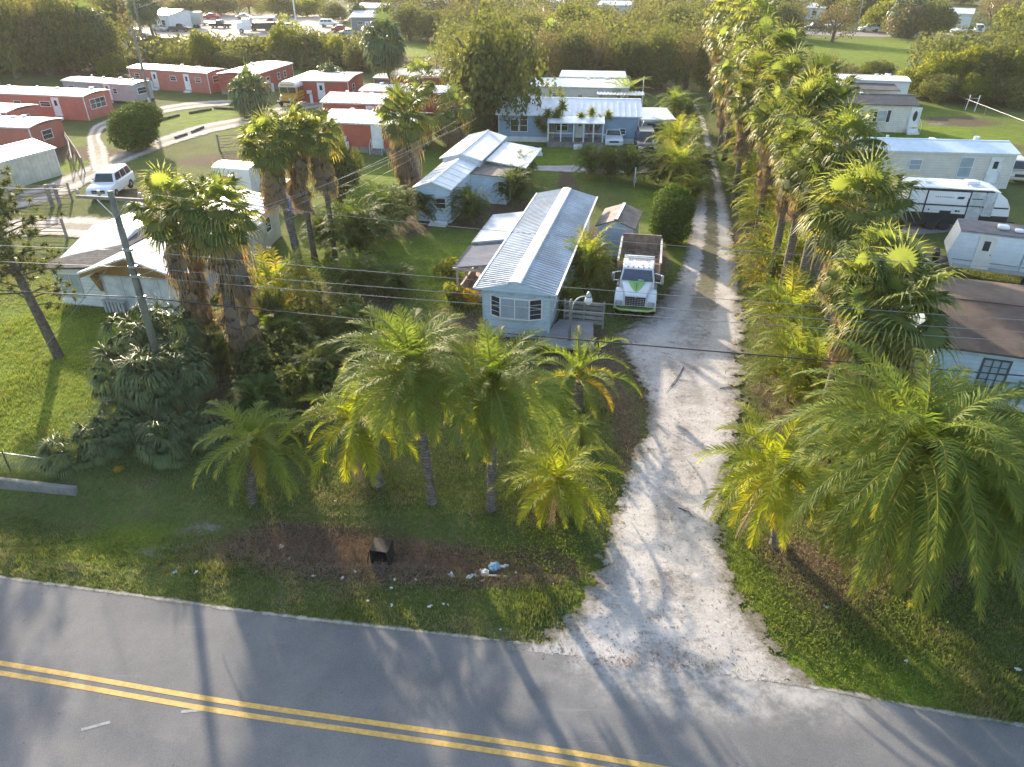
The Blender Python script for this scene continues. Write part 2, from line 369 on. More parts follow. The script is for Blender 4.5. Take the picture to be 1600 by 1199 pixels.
geo = N(nt, 'NewGeometry'); vec = geo.outputs['Position']
uvn = N(nt, 'UVMap'); su = N(nt, 'SeparateXYZ'); nt.links.new(uvn.outputs[0], su.inputs[0])
c = mixc(nt, noisef(nt, vec, .35, 8, .65, .3, .7), (.15, .154, .160), (.218, .216, .216))
c = mixc(nt, noisef(nt, vec, 45, 3, .8, .3, .7), c, mixc(nt, 1.0, c, (.62, .62, .62), 'MULTIPLY'))
c = mixc(nt, mth(nt, 'MULTIPLY', noisef(nt, vec, 3.6, 8, .75, .64, .68), .75), c, (.05, .053, .058))
c = mixc(nt, mth(nt, 'MULTIPLY', noisef(nt, vec, .12, 10, .8, .5, .62), .35), c, (.24, .235, .23))
mp = N(nt, 'Mapping'); setin(mp, 'Rotation', (0, 0, R(12))); setin(mp, 'Scale', (.25, 3.5, 1)); nt.links.new(vec, mp.inputs[0])
c = mixc(nt, mth(nt, 'MULTIPLY', noisef(nt, mp.outputs[0], 1.0, 9, .75, .60, .74), .55), c, (.27, .27, .28))
at = N(nt, 'Attribute', attribute_name='sand')
sm = mth(nt, 'MULTIPLY', at.outputs['Fac'], mth(nt, 'ADD', noisef(nt, vec, .9, 9, .75, .3, .7), .25))
smc = N(nt, 'MapRange'); smc.interpolation_type = 'SMOOTHSTEP'; nt.links.new(sm, smc.inputs[0]); setin(smc, 1, .1); setin(smc, 2, .8)
c = mixc(nt, smc.outputs[0], c, (.40, .385, .37))
nt.links.new(c, b.inputs['Base Color']); setin(b, 'Roughness', .8); setin(b, 'Specular IOR Level', .3)
bn = N(nt, 'Bump'); setin(bn, 'Strength', .35); setin(bn, 'Distance', .01); tn = N(nt, 'TexNoise'); setin(tn, 'Scale', 60); nt.links.new(vec, tn.inputs['Vector'])
nt.links.new(tn.outputs['Fac'], bn.inputs['Height']); nt.links.new(bn.outputs[0], b.inputs['Normal'])
road, ROADPOLY = strip('road', far_edge, near_edge, .008, mroad, sub=12, across=12, lin=True)
me = road.data; co = np.zeros(len(me.vertices)*3); me.vertices.foreach_get('co', co); co = co.reshape(-1, 3)
mc = P(1080, 1050); sa = me.attributes.new('sand', 'FLOAT', 'POINT')
val = blob(co[:, 0], co[:, 1], mc.x+.4, mc.y-.1, 5.0, 1.5, R(-9))*.75
# a thin sandy shoulder along the asphalt edge
sa.data.foreach_set('value', val.astype(np.float32))
me.update()
mline = simple('yellow_road_paint', (.58, .37, .09), .7, var=.2, vscale=6, dirt=(.25, .2, .12), dirtamt=.5, dscale=2)
for k, d in enumerate((2.84, 3.13)):
    strip('road_marking', offset(far_edge, d, .0135), offset(far_edge, d+.15, .0135), .013, mline, sub=1, across=1, lin=True)
mworn = simple('worn_white_paint', (.30, .305, .31), .8, var=.3, vscale=8)
for a, bb in (((127,1141),(172,1129)), ((283,1113),(322,1109))):
    p, q = P(*a), P(*bb); t = (q-p).normalized(); nn = Vector((-t.y, t.x, 0))*.045
    props(MB().add([(*(p-nn).xy, .0125), (*(q-nn).xy, .0125), (*(q+nn).xy, .0125), (*(p+nn).xy, .0125)], [(0,1,2,3)]).build('road_marking', mworn), kind='structure')
# sandy shoulder
msh = sandmat('shoulder_sand', (.46, .44, .42), (.14, .13, .11), (.34, .32, .30), edge=.45)
strip('road_shoulder', offset(far_edge, -.16), offset(far_edge, .12), .012, msh, sub=4, across=3, lin=True)
# driveway
DL = [(700,1006),(835,990),(905,925),(945,850),(965,770),(1000,690),(1012,630),(985,570),(960,520),(1010,485),(1050,440),(1070,390),(1080,340),(1085,300),(1083,250),(1078,210),(1073,180),(1068,160)]
DR = [(1360,1102),(1262,1050),(1195,985),(1145,900),(1128,820),(1132,760),(1148,700),(1162,640),(1168,580),(1170,530),(1160,470),(1152,420),(1146,370),(1138,325),(1125,270),(1112,220),(1103,188),(1093,165)]
mdrive = sandmat('driveway_sand', (.50, .475, .455), (.12, .105, .09), (.30, .28, .265), strip_amt=.9, edge=.15, strip_from=20, mouth=1.0)
drive, DRIVEPOLY = strip('driveway', [P(p[0]-(p[1]-120)*.022, p[1]) for p in DL], [P(p[0]+(p[1]-120)*.022, p[1]) for p in DR], .017, mdrive, sub=14, across=14)
for v_ in drive.data.vertices[:15*14]: v_.co.z = .0105 + .0065*(v_.index//15)/14
PADL = [(835,268),(900,272),(980,275),(1060,272)]; PADR = [(835,258),(900,256),(970,252),(1060,236)]
mlane = sandmat('lane_sand', (.50, .46, .42), (.20, .19, .16), (.36, .33, .30), edge=.18)
_, PADPOLY = strip('driveway', [P(*p) for p in PADL], [P(*p) for p in PADR], .012, mlane, sub=14, across=8)
_, PAD2 = strip('driveway', [P(*p) for p in ((960,268),(1000,245),(1000,225))], [P(*p) for p in ((1045,268),(1040,245),(1035,225))], .016, mlane, sub=10, across=8)
# sandy lanes on the left side
ml2 = sandmat('track_sand', (.52, .46, .41), (.22, .19, .15), (.38, .34, .30), strip_amt=.55, edge=.16)
l1a = [(-260,390),(-40,345),(60,322),(120,300),(160,275),(215,250),(270,228),(330,210),(390,196),(450,178),(520,165)]
l1b = [(-260,340),(-40,305),(50,292),(100,272),(150,252),(190,236),(250,213),(310,194),(370,183),(430,168),(500,156)]
_, L1 = strip('dirt_lane', [P(*p) for p in l1a], [P(*p) for p in l1b], .012, ml2, sub=12, across=8)
l2a = [(175,262),(172,235),(160,215),(170,200),(215,190),(270,176),(330,168),(420,162)]
l2b = [(140,270),(133,235),(135,210),(150,193),(200,176),(260,164),(320,157),(420,154)]
_, L2 = strip('dirt_lane', [P(*p) for p in l2a], [P(*p) for p in l2b], .017, ml2, sub=12, across=8)
l3a = [(-60,392),(60,372),(130,378),(190,384),(300,360)]; l3b = [(-60,345),(60,338),(130,335),(200,338),(300,320)]
_, L3 = strip('dirt_lane', [P(*p) for p in l3a], [P(*p) for p in l3b], .022, ml2, sub=12, across=8)
msc = sandmat('yard_dirt', (.50, .43, .36), (.28, .24, .2), (.42, .36, .30), edge=.12)
_, SCRAP = strip('yard', [P(*p) for p in ((150,82),(240,84),(360,82),(480,72))], [P(*p) for p in ((190,22),(280,18),(380,18),(560,20))], .02, msc, sub=12, across=8)
mst = sandmat('street_grey', (.28, .26, .25), (.18, .17, .16), (.24, .22, .21), edge=.06)
strip('street', [P(*p) for p in ((1150,52),(1400,59),(1640,62))], [P(*p) for p in ((1150,45),(1400,51),(1640,53))], .02, mst, sub=12, across=6)
strip('path', [P(*p) for p in ((1405,372),(1440,368),(1520,360))], [P(*p) for p in ((1415,345),(1450,340),(1540,336))], .012, mst, sub=12, across=6)
ROADS = [ROADPOLY, DRIVEPOLY, PADPOLY, PAD2, L1, L2, L3, SCRAP]
# ground sheet with masks for bare soil, lush lawn and leaf litter
gm, nt, b = nodes('lawn_and_soil')
geo = N(nt, 'NewGeometry'); vec = geo.outputs['Position']
at = N(nt, 'Attribute', attribute_name='soil'); s = N(nt, 'SeparateXYZ'); nt.links.new(at.outputs['Vector'], s.inputs[0])
big = noisef(nt, vec, .22, 8, .65, .3, .7); fine = noisef(nt, vec, 6, 8, .8, .3, .7)
c = mixc(nt, big, (.10, .14, .036), (.165, .19, .058))
c = mixc(nt, mth(nt, 'MULTIPLY', noisef(nt, vec, .9, 10, .8, .48, .66), .7), c, (.17, .15, .075))
c = mixc(nt, mth(nt, 'MULTIPLY', s.outputs[1], .8), c, mixc(nt, mth(nt, 'MULTIPLY', noisef(nt, vec, .35, 9, .8, .55, .72), .55), mixc(nt, noisef(nt, vec, .8, 8, .75), (.13, .22, .016), (.27, .35, .03)), (.25, .22, .10)))
c = mixc(nt, fine, mixc(nt, 1.0, c, (.5, .52, .5), 'MULTIPLY'), c)
def masked(ch, lo=.35, hi=.6, sc=1.3):
    v = mth(nt, 'ADD', s.outputs[ch], mth(nt, 'MULTIPLY', mth(nt, 'SUBTRACT', noisef(nt, vec, sc, 10, .8, .15, .85, False), .5), .9))
    r = N(nt, 'MapRange'); r.interpolation_type = 'SMOOTHSTEP'; nt.links.new(v, r.inputs[0]); setin(r, 1, lo); setin(r, 2, hi)
    return mth(nt, 'MULTIPLY', r.outputs[0], 1.0)
c = mixc(nt, masked(0), c, mixc(nt, noisef(nt, vec, 5, 10, .85, .35, .65), (.065, .05, .032), (.165, .13, .085)))
c = mixc(nt, masked(2, .62, .9, 4.0), c, (.24, .23, .19))
nt.links.new(c, b.inputs['Base Color']); setin(b, 'Roughness', 1.0); setin(b, 'Specular IOR Level', .1)
bn = N(nt, 'Bump'); setin(bn, 'Strength', .9); setin(bn, 'Distance', .12); tn = N(nt, 'TexNoise'); setin(tn, 'Scale', 4.5); setin(tn, 'Detail', 10); setin(tn, 'Roughness', .75); nt.links.new(vec, tn.inputs['Vector'])
nt.links.new(tn.outputs['Fac'], bn.inputs['Height']); nt.links.new(bn.outputs[0], b.inputs['Normal'])
xs = np.concatenate([[-2500,-1200,-600,-400,-300], np.arange(-230, -50, 4), np.arange(-50, 50, .5), np.arange(50, 230, 4), [300,400,600,1200,2500]])
ys = np.concatenate([[-300,-100,-40], np.arange(-20, 8, 2), np.arange(8, 70, .5), np.arange(70, 340, 3), [400,600,1000,2000,3500]])
GX, GY = np.meshgrid(xs, ys); nx, ny = len(xs), len(ys)
x = GX.ravel(); y = GY.ravel(); z = np.zeros_like(x)
soil = np.zeros_like(x); lush = np.zeros_like(x); pale = np.zeros_like(x)
def B(px, py, rx, ry, rot=0.0):
    p = P(px, py); return blob(x, y, p.x, p.y, rx, ry, rot)
for a in ((470,850,3.0,1.3),(600,870,4.0,1.4),(740,880,3.6,1.2),(840,880,1.6,1.2),(855,800,1.2,.8),(1235,870,1.3,1.2),(1310,905,2.0,1.2),(1430,880,1.6,1.6),
          (440,600,5,5),(520,500,4,6),(700,520,4,3),(760,545,5,1.5),(830,560,5,1.6),(880,520,2.5,2),(1300,500,4,8),(1280,640,3,5),(1240,400,4,10),(1230,260,4,14),(1390,560,4,5),
          (780,340,5,4),(740,330,7,5),(930,560,2,2),(970,640,.8,3.2),(620,340,4,5),(100,240,8,4),(1020,600,1.0,4),(985,700,.7,3),(1010,400,1.6,4),(890,300,1,8),(1540,560,5,3),(660,310,5,5),(880,135,22,12),(180,110,30,8),(500,95,40,9),(1180,110,12,30),(350,250,6,3),(940,380,3,4),(300,300,10,2),(1550,230,5,4),(1500,190,6,4)):
    soil = np.maximum(soil, B(*a)*(.95 if a[2] < 5 else .8))
for a in ((60,540,9,9),(20,640,5,5),(130,600,4,4),(600,290,6,8),(720,300,4,10),(700,420,4,7),(330,185,9,8),(900,250,18,8),(640,80,30,14),(1350,80,60,30),(1450,200,12,16),(1300,1060,4,1.5),(560,400,6,6),(60,250,9,9),(1050,330,3,14),(1180,900,1.5,3),(850,900,2,1.4),(870,640,1.5,4),(180,840,2,1)):
    lush = np.maximum(lush, B(*a))
for a in ((780,990,1.8,.5),(700,985,1,.3),(100,885,1.5,.4),(250,850,2,.8),(310,820,1.6,.7),(1470,195,3,3),(1500,215,3,2)):
    pale = np.maximum(pale, B(*a)*.8)
# gentle relief only away from the building plots: a ditch behind the left verge
z -= .75*np.clip(B(-60, 790, 9, 1.7, R(-12)), 0, 1)**1.0
z -= .35*np.clip(B(640, 850, 6.5, 1.2, R(-6)), 0, 1)
z += .10*np.clip(B(250, 850, 5, 1.6, R(-10)), 0, 1)
for pl in (ROADPOLY,):
    z[pip(x, y, pl)] = np.minimum(z[pip(x, y, pl)], 0)*0
ng = np.array([noise.fractal(Vector((a*.35, b_*.35, 0)), 1.0, 2.0, 4) for a, b_ in zip(x, y)])
inr = np.zeros(x.shape, bool)
for pl in ROADS: inr |= pip(x, y, pl)
z += np.where(inr, -.03, np.where((np.abs(x) < 60) & (y < 90), np.minimum(ng*.05-.03, 0), 0))
z[(y > 8) & (y < 40) & inr] -= .02
idx = (np.arange(ny-1)[:, None]*nx+np.arange(nx-1)[None, :]).ravel()
F = np.stack([idx, idx+1, idx+nx+1, idx+nx], 1)
me = bpy.data.meshes.new('ground'); me.from_pydata(np.stack([x, y, z], 1).tolist(), [], F.tolist())
a = me.attributes.new('soil', 'FLOAT_VECTOR', 'POINT'); a.data.foreach_set('vector', np.stack([soil, lush, pale], 1).astype(np.float32).ravel())
me.materials.append(gm); me.polygons.foreach_set('use_smooth', [True]*len(me.polygons)); me.update()
g = bpy.data.objects.new('ground', me); COL.objects.link(g); props(g, kind='structure')
def gz(px_, py_):                            # ground height at a world point
    i = min(max(np.searchsorted(xs, px_)-1, 0), nx-2); j = min(max(np.searchsorted(ys, py_)-1, 0), ny-2)
    return float(ZG[j, i])
ZG = z.reshape(ny, nx); SOILG = soil.reshape(ny, nx); LUSHG = lush.reshape(ny, nx)
# ------------------------------------------------------------------ buildings
def face_mat(face, Lx, D):
    """matrix taking (u along face, out, up) to local coordinates; out is away from the wall"""
    if face == 'f': return Matrix(((1,0,0,0),(0,-1,0,0),(0,0,1,0),(0,0,0,1)))
    if face == 'b': return Matrix(((-1,0,0,Lx),(0,1,0,D),(0,0,1,0),(0,0,0,1)))
    if face == 'r': return Matrix(((0,1,0,Lx),(1,0,0,0),(0,0,1,0),(0,0,0,1)))
    return Matrix(((0,-1,0,0),(-1,0,0,D),(0,0,1,0),(0,0,0,1)))
def window(par, M, u, z0, w_, h_, frame=WHITE, glass=GLASS, mull=1, trans=1, name='window', fw=.06, label=None):
    f = MB(); t = .045
    f.box(u-fw, u+w_+fw, -.01, t, z0+h_, z0+h_+fw, M=M); f.box(u-fw, u+w_+fw, -.01, t+.03, z0-fw, z0, M=M)
    f.box(u-fw, u, -.01, t-.003, z0, z0+h_, M=M); f.box(u+w_, u+w_+fw, -.01, t-.003, z0, z0+h_, M=M)
    for i in range(1, mull): f.box(u+w_*i/mull-.02, u+w_*i/mull+.02, .012, t-.006, z0, z0+h_, M=M)
    for i in range(1, trans+1 if trans > 1 else 2):
        if trans < 1: break
        q = z0+h_*i/(trans+1) if trans > 1 else z0+h_*.5
        f.box(u, u+w_, .012, t-.010, q-.018, q+.018, M=M)
    o = f.build(name, frame, par)
    MB().add([(u, .014, z0), (u+w_, .014, z0), (u+w_, .014, z0+h_), (u, .014, z0+h_)], [(0,1,2,3)], M=M).build('pane', glass, o)
    if label: o['label'] = label
    return o
def door(par, M, u, z0=.0, w_=.85, h_=2.0, mat=WHITE, win=True, oval=False, steps=0, stepmat=CONC, rail=False, frame=CREAMTRIM):
    f = MB(); f.box(u, u+w_, -.01, .04, z0, z0+h_, M=M)
    f.box(u-.07, u-.001, -.01, .055, z0, z0+h_+.07, M=M); f.box(u+w_+.001, u+w_+.07, -.01, .055, z0, z0+h_+.07, M=M); f.box(u, u+w_, -.01, .055, z0+h_+.001, z0+h_+.07, M=M)
    o = f.build('door', mat, par)
    if oval:
        n = 16; MB().add([(u+w_/2+.22*math.cos(2*math.pi*i/n), .046, z0+1.15+.55*math.sin(2*math.pi*i/n)) for i in range(n)], [tuple(range(n))], M=M).build('pane', GLASS, o)
    elif win:
        MB().add([(u+w_*.28, .046, z0+1.15), (u+w_*.72, .046, z0+1.15), (u+w_*.72, .046, z0+1.75), (u+w_*.28, .046, z0+1.75)], [(0,1,2,3)], M=M).build('pane', GLASS, o)
    MB().tube([M @ Vector((u+w_*.9, .04, z0+.95)), M @ Vector((u+w_*.9, .10, z0+.95))], .03, 6).build('handle', CHROME, o)
    if steps:
        s_ = MB()
        for i in range(steps): s_.box(u-.1, u+w_+.1, .07+.28*i, .07+.28*(i+1), -.05, z0-(i+1)*z0/(steps+1), M=M)
        s_.build('steps', stepmat, par)
        if rail:
            r_ = MB()
            for uu in (u-.14, u+w_+.14):
                r_.tube([M @ Vector((uu, .06, z0+.9)), M @ Vector((uu, .1+.28*steps, .9))], .022, 5)
                r_.tube([M @ Vector((uu, .1+.28*steps, -.05)), M @ Vector((uu, .1+.28*steps, .9))], .022, 5)
                r_.tube([M @ Vector((uu, .07, z0*.5)), M @ Vector((uu, .07, z0+.9))], .022, 5)
            r_.build('handrail', WHITE, par)
    return o
def roofmesh(kind, Lx, D, h, rise, oh, ribs=0, t=.09, arch=.22):
    m = MB(); x0, x1, y0, y1 = -oh, Lx+oh, -oh, D+oh
    def slab(q):
        v = [(p[0], p[1], p[2]-t) for p in q]+q; m.hexa(v)
    def rib(a, b_):                          # raised seam between two roof points
        a = Vector(a); b_ = Vector(b_); d = (b_-a).normalized(); s_ = d.cross(Vector((0, 0, 1))).normalized()*.02; u = Vector((0, 0, .035))
        m.hexa([tuple(a-s_-u*.3), tuple(a+s_-u*.3), tuple(b_+s_-u*.3), tuple(b_-s_-u*.3), tuple(a-s_+u), tuple(a+s_+u), tuple(b_+s_+u), tuple(b_-s_+u)])
    if kind == 'flat':
        n = 8
        for i in range(n):
            ya, yb = y0+(y1-y0)*i/n, y0+(y1-y0)*(i+1)/n
            za = h+.03+arch*(1-((i/n)*2-1)**2); zb = h+.03+arch*(1-(((i+1)/n)*2-1)**2)
            slab([(x0, ya, za), (x1, ya, za), (x1, yb, zb), (x0, yb, zb)])
    elif kind == 'x':
        ym = D/2; e = h-rise*oh/(D/2)
        slab([(x0, y0, e+t), (x1, y0, e+t), (x1, ym, h+rise+t), (x0, ym, h+rise+t)])
        slab([(x0, ym, h+rise+t), (x1, ym, h+rise+t), (x1, y1, e+t), (x0, y1, e+t)])
        m.box(x0, x1, ym-.12, ym+.12, h+rise+t-.035, h+rise+t+.02)
        if ribs:
            k = x0+ribs/2
            while k < x1: rib((k, y0, e+t), (k, ym, h+rise+t)); rib((k, y1, e+t), (k, ym, h+rise+t)); k += ribs
    elif kind == 'y':
        xm = Lx/2; e = h-rise*oh/(Lx/2)
        slab([(x0, y0, e+t), (xm, y0, h+rise+t), (xm, y1, h+rise+t), (x0, y1, e+t)])
        slab([(xm, y0, h+rise+t), (x1, y0, e+t), (x1, y1, e+t), (xm, y1, h+rise+t)])
        m.box(xm-.12, xm+.12, y0, y1, h+rise+t-.03, h+rise+t+.025)
        if ribs:
            k = y0+ribs/2
            while k < y1: rib((x0, k, e+t), (xm, k, h+rise+t)); rib((x1, k, e+t), (xm, k, h+rise+t)); k += ribs
    elif kind == 'shed':
        slab([(x0, y0, h+t), (x1, y0, h+t), (x1, y1, h+rise+t), (x0, y1, h+rise+t)])
        if ribs:
            k = x0+ribs/2
            while k < x1: rib((k, y0, h+t), (k, y1, h+rise+t)); k += ribs
    return m
def wallmesh(kind, Lx, D, h, rise, z0=0.0):
    m = MB()
    if kind == 'x': m.prism([(0, z0), (D, z0), (D, h), (D/2, h+rise), (0, h)], 0, Lx, 'x')
    elif kind == 'y': m.prism([(0, z0), (Lx, z0), (Lx, h), (Lx/2, h+rise), (0, h)], 0, D, 'y')
    elif kind == 'shed': m.prism([(0, z0), (D, z0), (D, h+rise), (0, h)], 0, Lx, 'x')
    else: m.box(0, Lx, 0, D, z0, h)
    return m
def home(name, label, cat, a, b_, h, D, wall, roofm, kind='flat', rise=.5, oh=.15, ribs=0, wins=(), doors=(), skirt=None, sk=.55, group=None, L=None, anchor='a', trim=WHITE, rot=None, floor=.0):
    A = P(a[0], a[1], h); Bp = P(b_[0], b_[1], h); d = Bp-A; rz = math.atan2(d.y, d.x) if rot is None else R(rot)
    Lx = L or Vector((d.x, d.y)).length; o0 = Vector((A.x, A.y, 0))
    if anchor == 'b': o0 = Vector((Bp.x, Bp.y, 0))-Vector((math.cos(rz), math.sin(rz), 0))*Lx
    t = thing(name, label, cat, o0, rz, group)
    wallmesh(kind, Lx, D, h, rise, sk if skirt else -.1).build('wall', wall, t)
    if skirt: MB().box(.02, Lx-.02, .02, D-.02, -.1, sk).build('skirting', skirt, t)
    roofmesh(kind, Lx, D, h, rise, oh, ribs).build('roof', roofm, t)
    tr = MB()
    tr.box(-.03, .05, -.03, .05, sk if skirt else 0, h-.02); tr.box(Lx-.05, Lx+.03, -.03, .05, sk if skirt else 0, h-.02)
    tr.box(.051, Lx-.051, -.025, -.001, h-.14, h-.02)
    tr.build('trim', trim, t)
    if cat in ('mobile home',) and Lx > 6:
        q_ = random.Random(len(label)); vv = MB()
        for _ in range(4):
            ax, ay, sz = q_.uniform(.08, .92)*Lx, q_.uniform(.55, .9)*D, q_.uniform(.09, .22); zz = h+(rise if kind == 'x' else .22)*.6; vv.box(ax-sz, ax+sz, ay-sz, ay+sz, h, zz+.28)
        vv.build('roof_vent', q_.choice([GREYTRIM, WHITE, STEEL]), t)
        if kind == 'flat': MB().box(-oh-.01, Lx+oh+.01, -oh-.03, -oh-.001, h-.09, h+.04).build('roof_edge', GREYTRIM, t)
        Mq = face_mat('f', Lx, D); MB().box(Lx*.22, Lx*.22+.6, .03, .38, 1.15, 1.55, M=Mq).build('air_conditioner', CREAMTRIM, t, bevel=.03)
        tk = MB(); tk.tube([(Lx*.30, -.5, -.05), (Lx*.30, -.5, 1.1)], .2, 10); tk.build('gas_bottle', WHITE, t, smooth=False)
    for wd in wins:
        fc, u, z0, ww, hh = wd[:5]; kw = wd[5] if len(wd) > 5 else {}
        window(t, face_mat(fc, Lx, D), u, z0, ww, hh, **kw)
    for dd in doors:
        fc, u, z0 = dd[:3]; kw = dd[3] if len(dd) > 3 else {}
        door(t, face_mat(fc, Lx, D), u, z0, **kw)
    return t, Lx
def extra(name, mb, mat, par, **k): return mb.build(name, mat, par, **k)
# --- main mobile home in the middle
t = thing('mobile_home', 'long pale blue mobile home with ribbed blue-grey roof and white ridge strip in the centre', 'mobile home', (-1.5, 34.3, 0), R(-12.6))
W_, L_, H_, RI = 3.5, 16.3, 2.72, .42
wallmesh('y', W_, L_, H_, RI, .55).build('wall', BLUEWHITE, t)
MB().box(.03, W_-.03, .03, L_-.03, -.1, .55).build('skirting', simple('corrugated_skirting', (.50, .60, .68), .5, ribs=('Z', .11, .3), ribamt=.4), t)
roofmesh('y', W_, L_, H_, RI, .34, .30).build('roof', R_MAIN, t)
xm = W_/2; rr = MB(); rr.prism([(xm-.34, H_+RI+.02), (xm+.34, H_+RI+.02), (xm+.30, H_+RI+.115), (xm, H_+RI+.17), (xm-.30, H_+RI+.115)], -.36, L_+.35, 'y')
rr.build('ridge_cap', simple('white_ridge_cap', (.74, .73, .73), .6, var=.2, vscale=3, dirt=(.42, .40, .38), dirtamt=.5, dscale=2), t)
gt = MB()
for xx in (-.44, W_+.34): gt.box(xx, xx+.10, -.34, L_+.34, H_-.02, H_+.06)
gt.build('gutter', CREAMTRIM, t)
fz = MB(); fz.prism([(-.34, H_-.02), (W_+.34, H_-.02), (W_+.34, H_+.03), (xm, H_+RI+.03), (-.34, H_+.03)], -.38, -.345, 'y'); fz.build('fascia', BLUEWHITE, t)
tr = MB()
for xx in (-.03, W_-.06): tr.box(xx, xx+.09, -.03, .05, .2, H_-.03)
tr.box(.07, W_-.07, -.022, -.001, 2.38, 2.46); tr.box(.07, W_-.07, -.022, -.001, 1.0, 1.08); tr.build('trim', simple('aqua_trim', (.42, .60, .64), .5), t)
# bay window: centre pane and two angled louvre sides
bay = MB(); x0, x1, xa, xb, z0, z1, dd = .42, 3.1, .98, 2.5, 1.22, 2.28, .30
bay.prism([(x0, 0.0), (xa, -dd), (xb, -dd), (x1, 0.0)], z1, z1+.07, 'z'); bay.prism([(x0, 0.0), (xa, -dd), (xb, -dd), (x1, 0.0)], z0-.08, z0, 'z')
for xx, yy in ((x0, -.0), (xa, -dd), (xb, -dd), (x1, -.0)): bay.box(xx-.035, xx+.035, yy-.02, yy+.05, z0, z1)
bay.box((xa+xb)/2-.02, (xa+xb)/2+.02, -dd-.006, -dd+.03, z0, z1)
for k in range(1, 4):
    zz = z0+(z1-z0)*k/4
    for (q0, q1) in (((x0, 0), (xa, -dd)), ((xb, -dd), (x1, 0))):
        bay.tube([(q0[0], q0[1]-.01, zz), (q1[0], q1[1]-.01, zz)], .012, 4)
bo = bay.build('window', WHITE, t); bo['label'] = 'three-sided bay window with louvred sides'
MB().add([(xa, -dd+.012, z0), (xb, -dd+.012, z0), (xb, -dd+.012, z1), (xa, -dd+.012, z1)], [(0,1,2,3)]).build('pane', GLASSBLUE, bo)
MB().add([(x0, -.0, z0), (xa, -dd+.012, z0), (xa, -dd+.012, z1), (x0, -.0, z1)], [(0,1,2,3)]).build('pane', GLASS, bo)
MB().add([(xb, -dd+.012, z0), (x1, -.0, z0), (x1, -.0, z1), (xb, -dd+.012, z1)], [(0,1,2,3)]).build('pane', GLASS, bo)
for u in (2.2, 6.0, 10.5): window(t, face_mat('r', W_, L_), u, 1.3, 1.0, .9)
door(t, face_mat('r', W_, L_), 4.2, .6, steps=0)
# left extension: room and open porch
ex = MB(); ex.prism([(-2.3, -.1), (0, -.1), (0, 2.5), (-2.3, 2.22)], 7.6, 12.4, 'y'); ex.build('side_room', BLUEWHITE, t)
er = MB(); er.hexa([(-2.6, 7.3, 2.20), (.8, 7.3, 2.78), (.8, 12.7, 2.78), (-2.6, 12.7, 2.20), (-2.6, 7.3, 2.29), (.8, 7.3, 2.87), (.8, 12.7, 2.87), (-2.6, 12.7, 2.29)])
k = 7.45
while k < 12.65:
    er.box(-2.6, -2.45, k-.02, k+.02, 2.26, 2.33); k += .3
er.build('side_room_roof', R_MAIN, t)
pr = MB(); pr.hexa([(-2.7, 3.6, 2.02), (-.30, 3.6, 2.42), (-.30, 7.25, 2.42), (-2.7, 7.25, 2.02), (-2.7, 3.6, 2.10), (-.30, 3.6, 2.50), (-.30, 7.25, 2.50), (-2.7, 7.25, 2.10)])
k = 3.75
while k < 7.2:
    pr.box(-2.7, -2.3, k-.015, k+.015, 2.09, 2.15); k += .24
pr.build('porch_roof', R_MAIN2, t)
pp = MB()
for yy in (3.75, 5.5, 7.1): pp.box(-2.55, -2.43, yy-.06, yy+.06, -.1, 2.03)
pp.box(-2.7, -.3, 3.52, 3.6, 1.98, 2.12); pp.build('porch_post', PINKISH, t)
MB().box(-2.4, -.02, 3.9, 7.5, -.1, .3).box(-2.4, -2.3, 3.9, 7.0, .3, .95).build('porch_wall', PINKISH, t)
# right-hand steps and plank ramp
rp = MB(); rp.hexa([(3.0, -1.5, .30), (6.0, -1.2, .34), (5.6, 1.6, .42), (3.8, 1.6, .42), (3.0, -1.5, .38), (6.0, -1.2, .42), (5.6, 1.6, .50), (3.8, 1.6, .50)])
for q in ((3.2, -1.3), (5.8, -1.0), (5.5, 1.4), (3.9, 1.4)): rp.box(q[0]-.05, q[0]+.05, q[1]-.05, q[1]+.05, -.1, .32)
ro = rp.build('ramp', DECKW); ro.location = (-1.5, 34.3, 0); ro.rotation_euler = (0, 0, R(-12.6)); props(ro, 'grey plank ramp beside the bay window corner of the central blue mobile home', 'ramp')
fn = MB()
for k in range(5): fn.box(3.95, 6.1, 1.9+k*.02, 1.95+k*.02, .25+k*.26, .42+k*.26)
for xx in (3.95, 5.0, 6.05): fn.box(xx, xx+.08, 1.97, 2.06, -.1, 1.55)
fo = fn.build('slat_fence', DECKW); fo.location = (-1.5, 34.3, 0); fo.rotation_euler = (0, 0, R(-12.6)); props(fo, 'short grey slatted screen behind the curved yard lamp', 'fence')
# lean-to posts seen on the right side of the main home
cp = MB()
for yy in (.2, 3.0): cp.tube([(3.86, yy-.3, 2.66), (3.62, yy+.1, 1.4)], .03, 5)
cp.build('roof_brace', CREAMTRIM, t)
# --- small shed
t, _ = home('garden_shed', 'small pale blue shed with dark felt gable roof behind the dump truck', 'shed', (935, 352), (989, 357), 2.0, 3.4, BLUEWHITE, R_SHEDR, 'y', .42, .18)
MB().box(.98*0+1.05, 1.25, -.1, 3.5, 2.48, 2.56).build('roof_strip', R_WHITE, t)
